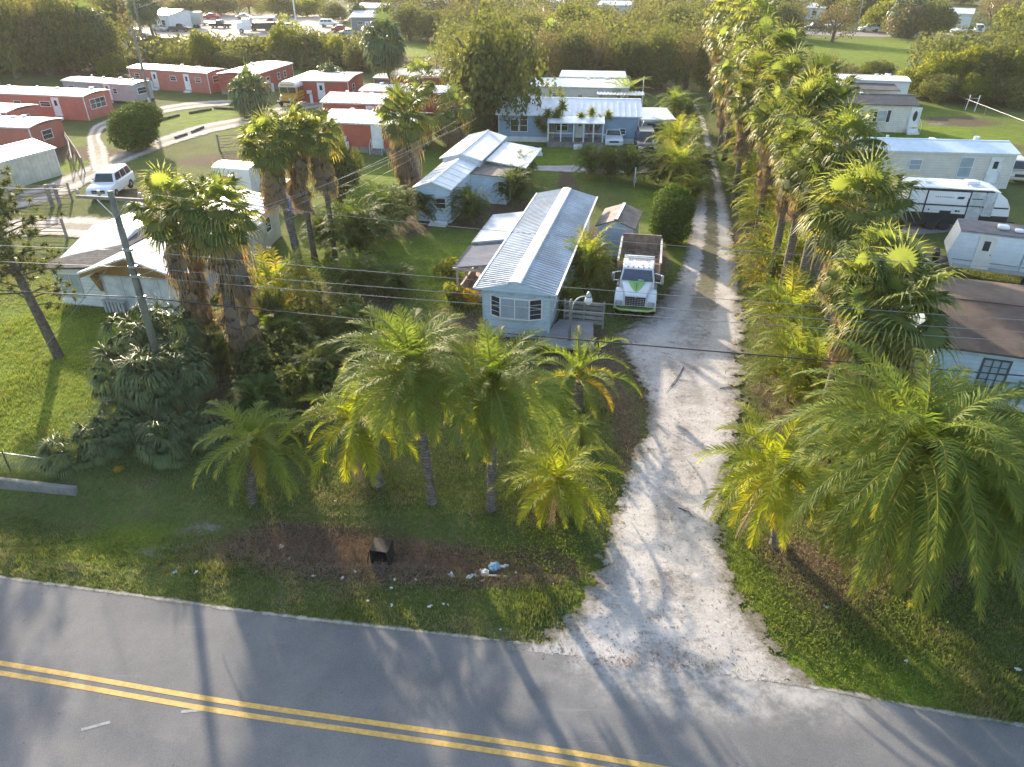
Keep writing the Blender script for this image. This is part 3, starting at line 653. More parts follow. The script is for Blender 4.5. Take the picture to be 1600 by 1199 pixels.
# --- blue doublewide with white roof and porch
t, LX = home('house', 'long blue house with white ribbed metal roof and open front porch behind the yucca trees', 'house', (779, 178), (999, 182), 2.75, 7.0, BLUESIDE, R_WHITEMETAL, 'x', 1.0, .3, ribs=.62, skirt=WHITE, sk=.5,
      wins=[('f', 1.3, 1.05, .75, 1.15), ('f', 2.25, 1.05, .75, 1.15), ('f', 12.6, .95, .6, .5), ('r', 2, 1.1, 1, 1)])
pz = MB(); pz.hexa([(5.2, -2.3, 2.35), (11.0, -2.3, 2.35), (11.0, -.3, 2.64), (5.2, -.3, 2.64), (5.2, -2.3, 2.43), (11.0, -2.3, 2.43), (11.0, -.3, 2.74), (5.2, -.3, 2.74)]); pz.build('porch_roof', R_WHITEMETAL, t)
pz = MB()
for xx in (5.3, 6.6, 7.9, 8.9, 9.9, 10.85): pz.box(xx-.06, xx+.06, -2.2, -2.08, .55, 2.36)
pz.box(5.3, 7.8, -2.17, -2.11, 1.35, 1.42); pz.box(9.0, 10.8, -2.17, -2.11, 1.35, 1.42); pz.build('porch_post', WHITE, t)
MB().box(5.2, 11.0, -2.25, -.03, -.1, .52).build('porch_floor', CONC, t)
MB().box(7.95, 8.85, -2.6, -2.26, -.1, .36).box(7.95, 8.85, -2.95, -2.61, -.1, .18).build('steps', WHITE, t)
door(t, face_mat('f', LX, 7), 8.1, .52); window(t, face_mat('f', LX, 7), 6.1, 1.2, 1.1, 1.0); window(t, face_mat('f', LX, 7), 9.5, 1.2, .9, 1.0)
# carport on its right
t = thing('carport', 'flat grey carport at the right end of the long blue house', 'carport', P(1001, 190, 2.3).xy.to_3d(), R(-2))
MB().box(0, 3.6, 0, 6.5, 2.35, 2.5).build('roof', R_METAL, t)
m = MB()
for q in ((.1, .1), (3.4, .1), (.1, 6.3), (3.4, 6.3), (3.4, 3.2)): m.box(q[0], q[0]+.1, q[1], q[1]+.1, -.1, 2.35)
m.build('post', GREYTRIM, t)
# --- white home behind it
t, LX = home('mobile_home', 'cream mobile home with white roof standing behind the long blue house', 'mobile home', (826, 135), (982, 138), 2.8, 7.0, BEIGESIDE, R_WHITE, 'flat', .1, .15,
      wins=[('f', 3.0, 1.7, 1.0, .35), ('f', 6.2, 1.1, .5, .9), ('f', 11, 1.2, 1, .8)])
MB().hexa([(3.4, 5.9, 3.05), (12.2, 5.9, 3.05), (12.0, 8.4, 3.5), (3.6, 8.4, 3.5), (3.4, 5.9, 3.15), (12.2, 5.9, 3.15), (12.0, 8.4, 3.6), (3.6, 8.4, 3.6)]).build('upper_roof', R_METAL, t)
m = MB(); m.box(8.5, 14.2, -2.6, -.1, 2.38, 2.43)
for k in range(14): m.box(8.5+k*.42, 8.68+k*.42, -2.62, -.08, 2.431, 2.5)
m.build('slatted_awning', R_METAL, t)
m = MB()
for xx in (8.6, 11.4, 14.0): m.tube([(xx, -2.5, -.1), (xx, -2.5, 2.4)], .05, 6)
m.build('awning_post', WHITE, t)
# --- white L shaped cluster
A = P(648, 292, 2.55); t = thing('mobile_home', 'whitewashed trailer with joined white gable roofs and a side awning between two fan palm clumps', 'mobile home', (A.x, A.y, 0), R(-13))
wallmesh('y', 2.7, 7.2, 2.5, .45).build('wall', BLUEWHITE, t); roofmesh('y', 2.7, 7.2, 2.5, .45, .15, 1.2).build('roof', R_WHITE, t)
MB().prism([(-.15, -.1), (2.95, -.1), (2.95, 2.85), (1.4, 3.25), (-.15, 2.85)], 7.25, 15.8, 'y').build('rear_wall', WHITESIDE, t)
m = MB(); m.hexa([(-.4, 7.1, 2.8), (1.4, 7.1, 3.27), (1.4, 16, 3.27), (-.4, 16, 2.8), (-.4, 7.1, 2.9), (1.4, 7.1, 3.37), (1.4, 16, 3.37), (-.4, 16, 2.9)])
m.hexa([(1.4, 7.1, 3.27), (3.2, 7.1, 2.8), (3.2, 16, 2.8), (1.4, 16, 3.27), (1.4, 7.1, 3.37), (3.2, 7.1, 2.9), (3.2, 16, 2.9), (1.4, 16, 3.37)]); m.box(1.3, 1.5, 7.05, 16.02, 3.36, 3.41); m.build('rear_roof', R_WHITE, t)
m = MB(); m.hexa([(3.25, 8.2, 2.6), (6.6, 8.2, 2.15), (6.6, 15, 2.15), (3.25, 15, 2.6), (3.25, 8.2, 2.68), (6.6, 8.2, 2.23), (6.6, 15, 2.23), (3.25, 15, 2.68)]); m.build('awning_roof', R_WHITE, t)
m = MB(); m.box(2.72, 5.6, 5.4, 8.1, -.1, 2.2); m.build('side_room', BLUEWHITE, t)
m = MB(); m.hexa([(2.6, 5.25, 2.25), (5.8, 5.25, 2.15), (5.8, 8.3, 2.15), (2.6, 8.3, 2.25), (2.6, 5.25, 2.33), (5.8, 5.25, 2.23), (5.8, 8.3, 2.23), (2.6, 8.3, 2.33)]); m.build('side_room_roof', R_SHEDR, t)
window(t, Matrix.Translation((0, 5.39, 0)) @ face_mat('f', 1, 1), 5.0, 1.0, .4, .8)
MB().tube([(.9, -.06, 1.98), (1.7, -.35, 1.9), (2.5, -.06, 1.95)], .05, 6).build('awning_rail', GREYTRIM, t)
window(t, face_mat('f', 2.7, 7), 1.6, 1.1, .7, .7); MB().box(1.2, 2.5, -.5, -.02, -.1, .25).box(1.2, 2.5, -.9, -.51, -.1, .12).build('steps', WHITE, t)
# --- outbuilding with garage gable on the left
A = P(92, 400, 2.45); t = thing('outbuilding', 'white garage outbuilding with ochre gable trim and grey shingle lean-to behind the utility pole', 'outbuilding', (A.x+.1, A.y-1.2, 0), R(-9))
m = MB(); m.prism([(0, -.1), (8, -.1), (8, 2.9), (4, 3.25), (0, 2.25)], 0, 2.9, 'x'); m.build('side_wing', WHITESIDE, t)
m = MB(); m.hexa([(-.4, -.4, 2.22), (2.9, -.4, 2.46), (5.1, 8.75, 3.52), (.2, 8.75, 2.9), (-.4, -.4, 2.32), (2.9, -.4, 2.58), (5.1, 8.75, 3.64), (.2, 8.75, 3.0)]); m.build('side_wing_roof', R_SHINGLE, t)
m = MB(); m.prism([(2.9, -.1), (8.0, -.1), (8.0, 2.5), (5.45, 3.35), (2.9, 2.5)], -.25, 8.2, 'y'); m.build('wall', WHITESIDE, t)
m = MB(); a0, a1, a2 = 2.35, 5.45, 8.55
m.hexa([(a0, -.9, 2.32), (a1, -.9, 3.38), (a1, 8.6, 3.38), (a0, 8.6, 2.32), (a0, -.9, 2.42), (a1, -.9, 3.48), (a1, 8.6, 3.48), (a0, 8.6, 2.42)])
m.hexa([(a1, -.9, 3.38), (a2, -.9, 2.32), (a2, 8.6, 2.32), (a1, 8.6, 3.38), (a1, -.9, 3.48), (a2, -.9, 2.42), (a2, 8.6, 2.42), (a1, 8.6, 3.48)]); m.build('roof', R_WHITE, t)
m = MB(); m.prism([(2.4, 2.1), (5.45, 3.2), (8.5, 2.1), (8.5, 2.3), (5.45, 3.37), (2.4, 2.3)], -.85, -.78, 'y'); m.prism([(2.9, 2.12), (8.0, 2.12), (8.0, 2.5), (5.45, 3.3), (2.9, 2.5)], -.285, -.26, 'y')
for xx, s_ in ((2.95, 1), (7.75, 1)): m.hexa([(xx, -.30, 1.1), (xx+.22, -.30, 1.1), (xx+.22, -.27, 1.1), (xx, -.27, 1.1), (xx, -.8, 2.2), (xx+.22, -.8, 2.2), (xx+.22, -.27, 2.2), (xx, -.27, 2.2)])
m.build('gable_trim', BROWNTRIM, t)
for xx in (3.25, 5.6): m = MB().box(xx, xx+2.2, -.30, -.26, .05, 2.05); m.build('garage_door', simple('garage_white', (.60, .63, .66), .5, ribs=('X', 1.1, .03), ribamt=.8) if 'garage_white' not in MATS else MATS['garage_white'], t); m = MB().box(xx-.08, xx-.001, -.31, -.255, .0, 2.13).box(xx, xx+2.2, -.31, -.255, 2.051, 2.13).build('door_frame', GREYTRIM, t)
for xx in (.35, 1.05): window(t, face_mat('f', 8, 8), xx, .55, .5, 1.25, frame=GREYTRIM, glass=GLASSBLUE, mull=1, trans=0)
m = MB()
for k in range(6): m.box(3.1+k*.22, 3.24+k*.22, -.62, -.50, -.1, .65)
m.box(3.05, 4.5, -.66, -.46, .66, .72); m.build('plant_bench', GREYTRIM, t)
# long shed right behind it
t, LX = home('long_shed', 'long shed with weathered white roof and beige wall right of the garage outbuilding', 'shed', (362, 368), (430, 312), 2.6, 4.2, BEIGEPANEL, R_METAL, 'x', .45, .35, ribs=.6, wins=[('f', 2, 1, .8, .9), ('f', 5, 1, .8, .9)])
# camper
t, LX = home('camper_trailer', 'small white camper with one dark window and a narrow door by the yellow-green lawn', 'camper', (331, 262), (388, 266), 2.35, 2.2, WHITE, R_WHITE, 'flat', .1, .06, wins=[('f', .45, 1.25, .75, .45)], doors=[('f', 1.55, .35, dict(w_=.6, h_=1.75))], sk=.35, skirt=BLACK)
# blue upright cabin
t = thing('portable_cabin', 'narrow dark blue upright cabin between the fan palm trunks', 'cabin', P(444, 335).to_tuple(), R(-10))
MB().box(0, 1.1, 0, 1.1, 0, 2.3).build('wall', BLUETARP, t, bevel=.04); MB().box(-.05, 1.15, -.05, 1.15, 2.3, 2.42).build('roof', GREYTRIM, t); MB().box(.2, .9, -.03, -.002, .1, 2.05).build('door', simple('blue_door', (.07, .14, .38), .4), t)
# --- red park on the left
gr = 'brick red mobile homes of the park'
home('mobile_home', 'brick red mobile home with two white doors at the far back beside the scrapyard bushes', 'mobile home', (200, 106), (318, 114), 2.7, 4.0, REDFADE, R_WHITE, wins=[('f', 1, 1.4, .8, .6), ('f', 7.5, 1.4, 1, .55), ('f', 12, 1.4, .9, .6), ('r', 1, 1.3, 1.2, .8)], doors=[('f', 4.2, .3, dict(steps=2, stepmat=WHITE)), ('f', 10, .3, dict(steps=2, stepmat=WHITE))], group=gr, L=14.2)
home('mobile_home', 'grey ribbed mobile home with small windows between the faded red homes', 'mobile home', (97, 126), (207, 133), 2.4, 3.2, GREYPANEL, R_WHITE, wins=[('f', .8, 1.2, .9, .6), ('f', 5.2, 1.2, .9, .6), ('f', 8.2, 1.2, .6, .6), ('r', .6, 1.2, 1.6, .7)], doors=[('f', 6.9, .35, dict(steps=2, stepmat=WHITE))], skirt=BLACK, sk=.3, trim=GREYTRIM)
home('mobile_home', 'faded red mobile home with white door and triple end window left of the round bush', 'mobile home', (0, 146), (129, 151), 2.7, 4.6, REDFADE, R_WHITE, L=16, anchor='b', wins=[('r', .9, 1.15, 2.6, 1.0, dict(mull=3)), ('f', 6.4, 1.3, .9, .6), ('f', 10, 1.45, 1.3, .5)], doors=[('f', 11.7, .4, dict(steps=3, stepmat=WHITE))], group=gr)
home('mobile_home', 'faded red mobile home end with one window, behind the home by the cream shed', 'mobile home', (-60, 173), (9, 176), 2.6, 4.4, REDFADE, R_WHITE, L=11, anchor='b', wins=[('r', 1.2, 1.2, 1.7, .7, dict(mull=2))], group=gr)
home('mobile_home', 'faded red mobile home with white roof directly behind the cream ribbed shed', 'mobile home', (-60, 196), (44, 200), 2.6, 4.6, REDFADE, R_WHITE, L=12, anchor='b', wins=[('r', 1.5, 1.15, 1.3, .8)], group=gr)
home('shed', 'cream ribbed metal shed with low white gable roof at the left picture edge', 'shed', (0, 254), (84, 232), 2.3, 4.6, BEIGEPANEL, R_METAL, 'x', .55, .15, L=9, anchor='b')
home('mobile_home', 'brick red mobile home seen end-on with concrete skirting behind the round-headed palm', 'mobile home', (398, 117), (456, 99), 2.7, 5.5, RED, R_WHITE, wins=[('f', 6.5, 1.2, .7, .8), ('f', 8.5, 1.2, .7, .8), ('f', 3, 1.2, 1, .7)], skirt=CONC, group=gr)
home('mobile_home', 'brick red double mobile home with white flat roof right behind the school bus', 'mobile home', (460, 126), (543, 127), 2.7, 7.5, RED, R_WHITE, wins=[('r', 2, 1.2, 1, .8)], doors=[('f', 3, .4, {})], group=gr)
home('mobile_home', 'brick red mobile home with silver streaked metal roof just right of the school bus', 'mobile home', (503, 160), (598, 163), 2.6, 6.0, RED, R_METAL, 'x', .5, .2, ribs=.5, doors=[('f', 5.2, .3, dict(steps=2, stepmat=WHITE))], group=gr)
home('mobile_home', 'low red home almost hidden under a broad white roof behind the fan palms', 'mobile home', (562, 142), (702, 146), 2.6, 5.0, RED, R_WHITE, 'flat', group=gr)
home('mobile_home', 'nearest brick red home with white door, concrete base and pale ribbed roof', 'mobile home', (500, 190), (622, 196), 2.8, 6.2, RED, R_METAL, 'x', .5, .2, ribs=.5, doors=[('f', 5.4, .5, dict(w_=1.0, h_=2.1, steps=2, stepmat=CONC, rail=True, win=False))], skirt=CONC, group=gr, L=9.5)
home('mobile_home', 'red home with dark striped metal roof at the far end of the red park', 'mobile home', (610, 118), (712, 121), 2.7, 4.5, RED, simple('striped_roof', (.48, .50, .54), .4, metal=.3, ribs=('X', .9, .4), ribamt=.5), 'x', .5, .1, group=gr)
home('storage_container', 'low blue-grey container left of the striped red home', 'container', (584, 122), (611, 123), 1.9, 4, CONTAINER, CONTAINER, 'flat')
# --- right side homes
t, LX = home('house', 'pale blue sided house with brown felt roof and one grid window at the lower right', 'house', (1467, 537), (1640, 560), 2.75, 8.0, BLUEWHITE, R_BROWN, 'x', .55, .35, L=15, trim=WHITE, skirt=WHITE, sk=.35,
      wins=[('f', 1.95, 1.05, .95, 1.25, dict(mull=3, trans=3, frame=simple('dark_window_frame', (.07, .09, .10), .5), glass=GLASSBLUE, fw=.08)), ('f', 8, 1.05, .95, 1.25, dict(mull=3, trans=3))])
t, LX = home('mobile_home', 'long cream mobile home with pale blue-white roof behind the black and white camper', 'mobile home', (1262, 232), (1590, 241), 2.9, 4.6, BEIGESIDE, simple('pale_blue_roof', (.60, .70, .78), .4, var=.1, dirt=(.5, .5, .48), dirtamt=.4), 'x', .45, .2,
      wins=[('f', 8.6, 1.4, .9, .8, dict(glass=GLASSBLUE)), ('f', 12.6, .9, 1.0, 1.6, dict(glass=GLASSBLUE)), ('f', 3, 1.3, 1, .9)], doors=[('f', 15.0, .5, dict(steps=2, stepmat=WHITE, rail=True))])
t, LX = home('mobile_home', 'cream mobile home with charcoal roof, black shutters and oval door window', 'mobile home', (1292, 161), (1433, 165), 2.85, 5.0, BEIGESIDE, R_DARK, 'x', .6, .25,
      wins=[('f', 5.6, 1.1, .9, 1.1, dict(glass=GLASSBLUE))], doors=[('f', 9.0, .6, dict(oval=True, steps=3, stepmat=WHITE, rail=True, w_=.95))])
MB().box(5.2, 5.52, -.05, -.001, 1.05, 2.25).build('shutter', BLACK, t); MB().box(6.58, 6.9, -.05, -.001, 1.05, 2.25).build('shutter', BLACK, t)
t, LX = home('mobile_home', 'white mobile home with white roof farthest back in the right-hand row', 'mobile home', (1310, 124), (1422, 128), 2.9, 4.5, WHITESIDE, R_WHITE, 'flat', .1, .15)
MB().hexa([(1, -3.4, 2.2), (7, -3.4, 2.2), (6.8, -.1, 2.5), (1, -.1, 2.5), (1, -3.4, 2.3), (7, -3.4, 2.3), (6.8, -.1, 2.6), (1, -.1, 2.6)]).build('awning_roof', R_DARK, t)
# far houses along the top
fh = 'distant pale houses along the far street'
for (a, b_, h, D, wl, rf, lab) in (
    ((1462, 20), (1520, 22), 3.4, 8, WHITESIDE, R_WHITE, 'distant white house with carport at the top right above the far street'),
    ((1262, 12), (1290, 13), 3.0, 8, WHITESIDE, R_WHITE, 'distant white cottage at the top, left of the far silver car'),
    ((1325, 12), (1372, 13), 2.6, 8, WHITESIDE, R_METAL, 'distant long pale roof at the top between the far street trees'),
    ((548, 27), (616, 27), 3.2, 12, CONTAINER, R_WHITE, 'distant wide white roofed warehouse above the tall round palm'),
    ((556, 12), (602, 13), 3.2, 8, BLUEWHITE, R_METAL, 'distant pale blue building behind the white warehouse'),
    ((230, 22), (262, 24), 3.4, 9, WHITESIDE, R_METAL, 'distant grey gabled shed at the back of the scrapyard'),
    ((660, 4), (700, 5), 3.2, 9, WHITESIDE, R_WHITE, 'distant white house showing over the dark trees at the top'),
    ((850, 4), (885, 4), 3.2, 9, WHITESIDE, R_WHITE, 'distant white roof right of the big oak at the top edge'),
    ((935, 8), (985, 9), 3.0, 8, WHITESIDE, R_WHITE, 'distant white trailer peeking through the central trees'),
    ((1555, 6), (1600, 7), 3.2, 8, BEIGESIDE, R_DARK, 'distant cream house with dark roof at the top right corner'),
    ((1075, 2), (1110, 3), 3.2, 8, WHITESIDE, R_WHITE, 'distant pale house above the far end of the driveway'),
    ((130, 0), (170, 2), 3.2, 8, WHITESIDE, R_WHITE, 'distant pale house behind the tall trees at the top left')):
    home('house', lab, 'house', a, b_, h, D, wl, rf, 'x', .9, .3, group=fh, wins=[('f', 1.5, 1.1, 1.2, 1.1), ('f', 5, 1.1, 1.2, 1.1)], doors=[('f', 3.3, .2, {})])
# ------------------------------------------------------------------ vehicles (local: x across, y from the nose backwards)
def wheel(par, x, y, r, w_=.22, rim=CHROME, side=1):
    M = Matrix.Translation((x, y, r)) @ Matrix.Rotation(R(90), 4, 'Y')
    o = MB().lathe([(r*.55, -w_/2), (r*.93, -w_/2), (r, -w_*.32), (r, w_*.32), (r*.93, w_/2), (r*.55, w_/2)], 20, M=M).build('wheel', TYRE, par)
    M2 = Matrix.Translation((x+side*(w_/2-.03), y, r)) @ Matrix.Rotation(R(90), 4, 'Y')
    MB().lathe([(r*.60, -.03), (r*.60, .02), (r*.35, .035*side), (r*.12, .05*side)], 14, M=M2).build('rim', rim, o)
    return o
def car(name, label, cat, loc, rz, L=4.9, W=1.9, Ht=1.75, paint=PWHITE, kind='suv', group=None, detail=True, back=False):
    t = thing(name, label, cat, loc, rz, group)
    hb = .62*Ht if kind != 'sedan' else .66*Ht    # belt
    z0 = .22*Ht
    # lower body from a side outline with wheel arches
    def arch(cx, r=.40):
        return [(cx+r*math.cos(q), max(z0, .30+r*math.sin(q))) for q in [math.pi*k/6 for k in range(7)]]
    fa, ra = L*.19, L*.79
    out = [(0.02, z0), (0, .62), (.05, hb-.22), (.25, hb-.10), (L*.27, hb)]
    if kind == 'sedan': out += [(L*.80, hb+.02), (L*.985, hb-.06), (L, .55), (L-.03, z0)]
    elif kind == 'pickup': out += [(L*.98, hb+.04), (L, .7), (L-.03, z0)]
    else: out += [(L*.98, hb+.03), (L, .7), (L-.03, z0)]
    out += arch(ra)+arch(fa)
    body = MB().prism(out, -W/2, W/2, 'x').build('body', paint, t, bevel=.05)
    ends = {'suv': (L*.26, L*.37, L*.93, L*.985), 'sedan': (L*.26, L*.40, L*.68, L*.86), 'van': (L*.12, L*.26, L*.96, L*.99), 'pickup': (L*.28, L*.38, L*.60, L*.64)}[kind]
    a0, b0, b1, a1 = ends; wb, wt = W*.47, W*.37
    bot = [(-wb, a0, hb-.03), (wb, a0, hb-.03), (wb, a1, hb-.03), (-wb, a1, hb-.03)]
    top = [(-wt, b0, Ht), (wt, b0, Ht), (wt, b1, Ht), (-wt, b1, Ht)]
    cabn = MB().hexa(bot+top).build('cabin', paint, t, bevel=.06)
    def quad(p00, p10, p11, p01, s0, s1, t0, t1, off, nm, mat):
        p00, p10, p11, p01 = map(Vector, (p00, p10, p11, p01))
        n = (p10-p00).cross(p01-p00).normalized()*off
        f = lambda s_, q: (p00.lerp(p10, s_)).lerp(p01.lerp(p11, s_), q)+n
        return MB().add([f(s0, t0), f(s1, t0), f(s1, t1), f(s0, t1)], [(0,1,2,3)]).build(nm, mat, cabn)
    quad(bot[0], bot[1], top[1], top[0], .07, .93, .12, .90, .012, 'windshield', GLASS)
    quad(bot[2], bot[3], top[3], top[2], .09, .91, .15, .88, .012, 'rear_window', GLASS)
    nw = {'suv': ((.06, .36), (.39, .66), (.69, .95)), 'sedan': ((.10, .48), (.52, .88)), 'van': ((.06, .30), (.34, .62), (.66, .95)), 'pickup': ((.12, .88),)}[kind]
    for s0, s1 in nw:
        quad(bot[1], bot[2], top[2], top[1], s0, s1, .16, .86, .012, 'side_window', GLASS)
        quad(bot[3], bot[0], top[0], top[3], 1-s1, 1-s0, .16, .86, .012, 'side_window', GLASS)
    for xx, s_ in ((-W/2+.08, -1), (W/2-.08, 1)):
        for yy in (fa, ra): wheel(t, xx, yy, .36*Ht/1.75, side=s_)
    if detail:
        MB().box(-W*.26, W*.26, -.03, .02, hb-.50, hb-.24).build('grille', BLACK, t)
        for s_ in (-1, 1):
            MB().box(s_*W*.37-.16, s_*W*.37+.16, -.035, .06, hb-.44, hb-.24).build('headlight', HEADL, t, bevel=.02)
            MB().box(s_*W*.42-.07, s_*W*.42+.07, L-.06, L+.03, hb-.30, hb+.0).build('tail_light', TAILL, t)
            MB().box(s_*W*.5-.02+(0.0 if s_ > 0 else -.16), s_*W*.5+.02+(.16 if s_ > 0 else 0), a0+.12, a0+.24, hb, hb+.17).build('mirror', paint, t, bevel=.02)
        MB().box(-W*.49, W*.49, -.09, .10, z0-.03, z0+.22).build('bumper', paint if kind != 'pickup' else CHROME, t, bevel=.04)
        MB().box(-W*.49, W*.49, L-.08, L+.09, z0-.02, z0+.20).build('bumper', paint if kind != 'pickup' else CHROME, t, bevel=.04)
    if kind == 'suv':
        m = MB()
        for s_ in (-1, 1): m.tube([(s_*wt*.86, b0+.1, Ht+.02), (s_*wt*.86, b0+.25, Ht+.07), (s_*wt*.86, b1-.3, Ht+.07), (s_*wt*.86, b1-.1, Ht+.02)], .018, 5)
        m.build('roof_rack', PSILVER, t)
    return t
car('sport_utility_vehicle', 'white sport utility vehicle with black grille on the sandy lane by the utility pole', 'car', (-33.2, 57.6, 0), R(3), 4.9, 1.95, 1.85, PWHITE, 'suv')
MB().box(-.46, .46, -.045, -.03, .72, .76).build('grille_bar', CHROME, COL.objects['sport_utility_vehicle'])
car('sedan_car', 'white sedan parked in front of the long blue house', 'car', (P(962, 232).x-.2, P(962, 232).y, 0), R(-3), 4.6, 1.85, 1.45, PWHITE, 'sedan')
car('pickup_truck', 'dark pickup truck with pale cab roof parked in front of the carport', 'truck', (13.3, 72.6, 0), R(-5), 5.6, 2.0, 1.85, PDARK, 'suv')
MB().box(-.72, .72, 2.2, 5.0, 1.858, 1.875).build('roof_panel', PTAN, COL.objects['pickup_truck'])
car('sedan_car', 'blue car standing in the shade under the carport', 'car', (15.6, 84.0, 0), R(-5), 4.5, 1.85, 1.5, PBLUE, 'sedan')
car('van', 'champagne minivan at the right edge beyond the camper trailers', 'car', (43.9, 62.6, 0), R(-14), 4.8, 1.95, 1.75, PTAN, 'van')
car('sport_utility_vehicle', 'distant silver sport utility vehicle parked broadside on the far street', 'car', (84.3, 195, 0), R(-92), 4.9, 1.95, 1.8, PWHITE, 'suv')
car('sedan_car', 'distant white car half hidden by the tree on the far street', 'car', (104.6, 190.5, 0), R(-92), 4.6, 1.85, 1.5, PWHITE, 'sedan')
car('van', 'distant white van facing out of the carport at the top right', 'car', (111.2, 190.5, 0), R(-25), 4.8, 1.95, 1.8, PWHITE, 'van')
# riding mower and a garden ornament in front of the blue house
t = thing('lawn_mower', 'small red riding mower beside the white sedan', 'mower', P(944, 222).to_tuple(), R(-60))
MB().box(-.4, .4, 0, .8, .35, .75).build('hood', PRED, t, bevel=.08); MB().box(-.5, .5, .7, 1.6, .25, .45).build('deck', PRED, t, bevel=.05); MB().box(-.25, .25, 1.1, 1.5, .45, .85).build('seat', BLACK, t, bevel=.05)
MB().tube([(0, .8, .7), (0, .95, 1.0)], .03, 5).build('steering_column', BLACK, t)
for xx in (-.42, .42): wheel(t, xx, .15, .2, .15, PWHITE, 1 if xx > 0 else -1); wheel(t, xx, 1.35, .3, .2, PWHITE, 1 if xx > 0 else -1)
t = thing('water_pump', 'small black and white pump housing on the lawn in front of the blue house', 'pump', P(838, 243).to_tuple())
MB().box(-.6, .6, -.4, .4, 0, .22).build('base', WHITE, t, bevel=.04); MB().lathe([(.25, .22), (.25, .8), (.18, .95), (.05, 1.0)], 14).build('tank', BLACK, t, smooth=True); MB().box(.3, .5, -.2, .2, .22, .7).build('cover', WHITE, t, bevel=.03)
# ---- dump truck
t = thing('dump_truck', 'white and green dump truck with empty brown bed parked nose towards the road', 'truck', (6.75, 36.3, 0), R(-11))
# fenders flare around a narrower tapering hood
fm = MB()
for s_ in (-1, 1):
    prof = [(.02, .52), (-.02, .80), (.10, 1.05), (.38, 1.24), (.85, 1.28), (1.25, 1.16), (1.38, .85), (1.38, .62)]
    arc = [(.72+.52*math.cos(q), .50+.52*math.sin(q)) for q in [math.pi*k/8 for k in range(9)]]
    fm.prism([(.05, .50), (.0, .80), (.10, 1.02), (.38, 1.18), (.85, 1.25), (1.30, 1.22), (1.42, .95), (1.42, .62), (1.24, .62), (1.1, .9), (.72, 1.02), (.36, .9), (.24, .55)], s_*.62, s_*1.15, 'x')
fm.build('fender', PWHITE, t, bevel=.09)
hd = MB(); hd.hexa([(-.62, .02, .62), (.62, .02, .62), (.92, 1.35, .7), (-.92, 1.35, .7), (-.58, .06, 1.27), (.58, .06, 1.27), (.86, 1.35, 1.62), (-.86, 1.35, 1.62)]); hood = hd.build('hood', PWHITE, t, bevel=.10)
def hp(x_, y_, e=.012): return (x_, y_, 1.27+(y_-.06)*(.35/1.29)+e)
MB().add([hp(-.50, 1.28), hp(.50, 1.28), hp(.30, .75), hp(.10, .42), hp(0, .34), hp(-.10, .42), hp(-.30, .75)], [(0,1,2,3,4,5,6)]).build('leaf_emblem', PGREEN, hood)
m = MB(); m.add([hp(-.02, 1.12, .016), hp(.02, 1.12, .016), hp(.015, .45, .016), hp(-.015, .45, .016)], [(0,1,2,3)])
for s_ in (-1, 1):
    for yy in (.65, .85, 1.02): m.add([hp(0, yy-.02, .016), hp(s_*.13, yy+.10, .016), hp(s_*.13, yy+.13, .016), hp(0, yy+.03, .016)], [(0,1,2,3)])
m.build('leaf_vein', simple('dark_green_paint', (.05, .16, .04), .4), hood)
gq = MB(); gq.hexa([(-.52, -.03, .66), (.52, -.03, .66), (.52, .1, .66), (-.52, .1, .66), (-.56, .01, 1.20), (.56, .01, 1.20), (.56, .1, 1.20), (-.56, .1, 1.20)]); go = gq.build('grille', BLACK, t)
m = MB()
for k in range(5): m.box(-.5, .5, -.045+k*.008, -.02+k*.008, .70+k*.10, .725+k*.10)
for k in range(-3, 4): m.box(k*.15-.01, k*.15+.01, -.035, -.0, .68, 1.18)
m.build('grille_bar', STEEL, go); MB().lathe([(.075, 0), (.075, .02), (.04, .035)], 12, M=Matrix.Translation((0, -.03, 1.22)) @ Matrix.Rotation(R(90), 4, 'X')).build('badge', CHROME, go)
for s_ in (-1, 1):
    MB().hexa([(s_*.88-.20, -.09, .70), (s_*.88+.20, -.07, .70), (s_*.88+.20, .1, .70), (s_*.88-.20, .1, .70), (s_*.88-.18, -.04, .92), (s_*.88+.18, -.01, .92), (s_*.88+.18, .2, .98), (s_*.88-.18, .2, .98)]).build('headlight', simple('truck_headlamp', (.30, .33, .35), .15), t, bevel=.03)
m = MB(); m.hexa([(-1.17, .12, .38), (1.17, .12, .38), (1.15, .5, .38), (-1.15, .5, .38), (-1.17, .12, .56), (1.17, .12, .56), (1.15, .5, .56), (-1.15, .5, .56)])
m.hexa([(-.75, -.16, .42), (.75, -.16, .42), (1.17, .13, .42), (-1.17, .13, .42), (-.75, -.16, .56), (.75, -.16, .56), (1.17, .13, .56), (-1.17, .13, .56)])
bo = m.build('bumper', PLIME, t, bevel=.03); MB().hexa([(-.74, -.17, .565), (.74, -.17, .565), (1.18, .13, .565), (-1.18, .13, .565), (-.74, -.17, .64), (.74, -.17, .64), (1.17, .13, .64), (-1.17, .13, .64)]).build('bumper_stripe', simple('dark_bumper_green', (.08, .20, .05), .4), bo)
cb = MB(); cb.hexa([(-.98, 1.30, .62), (.98, 1.30, .62), (1.0, 2.95, .62), (-1.0, 2.95, .62), (-.96, 1.30, 1.55), (.96, 1.30, 1.55), (1.0, 2.95, 1.55), (-1.0, 2.95, 1.55)])
cb.hexa([(-.96, 1.30, 1.55), (.96, 1.30, 1.55), (1.0, 2.95, 1.55), (-1.0, 2.95, 1.55), (-.84, 1.72, 2.22), (.84, 1.72, 2.22), (.88, 2.9, 2.34), (-.88, 2.9, 2.34)])
cab = cb.build('cab', PWHITE, t, bevel=.06)
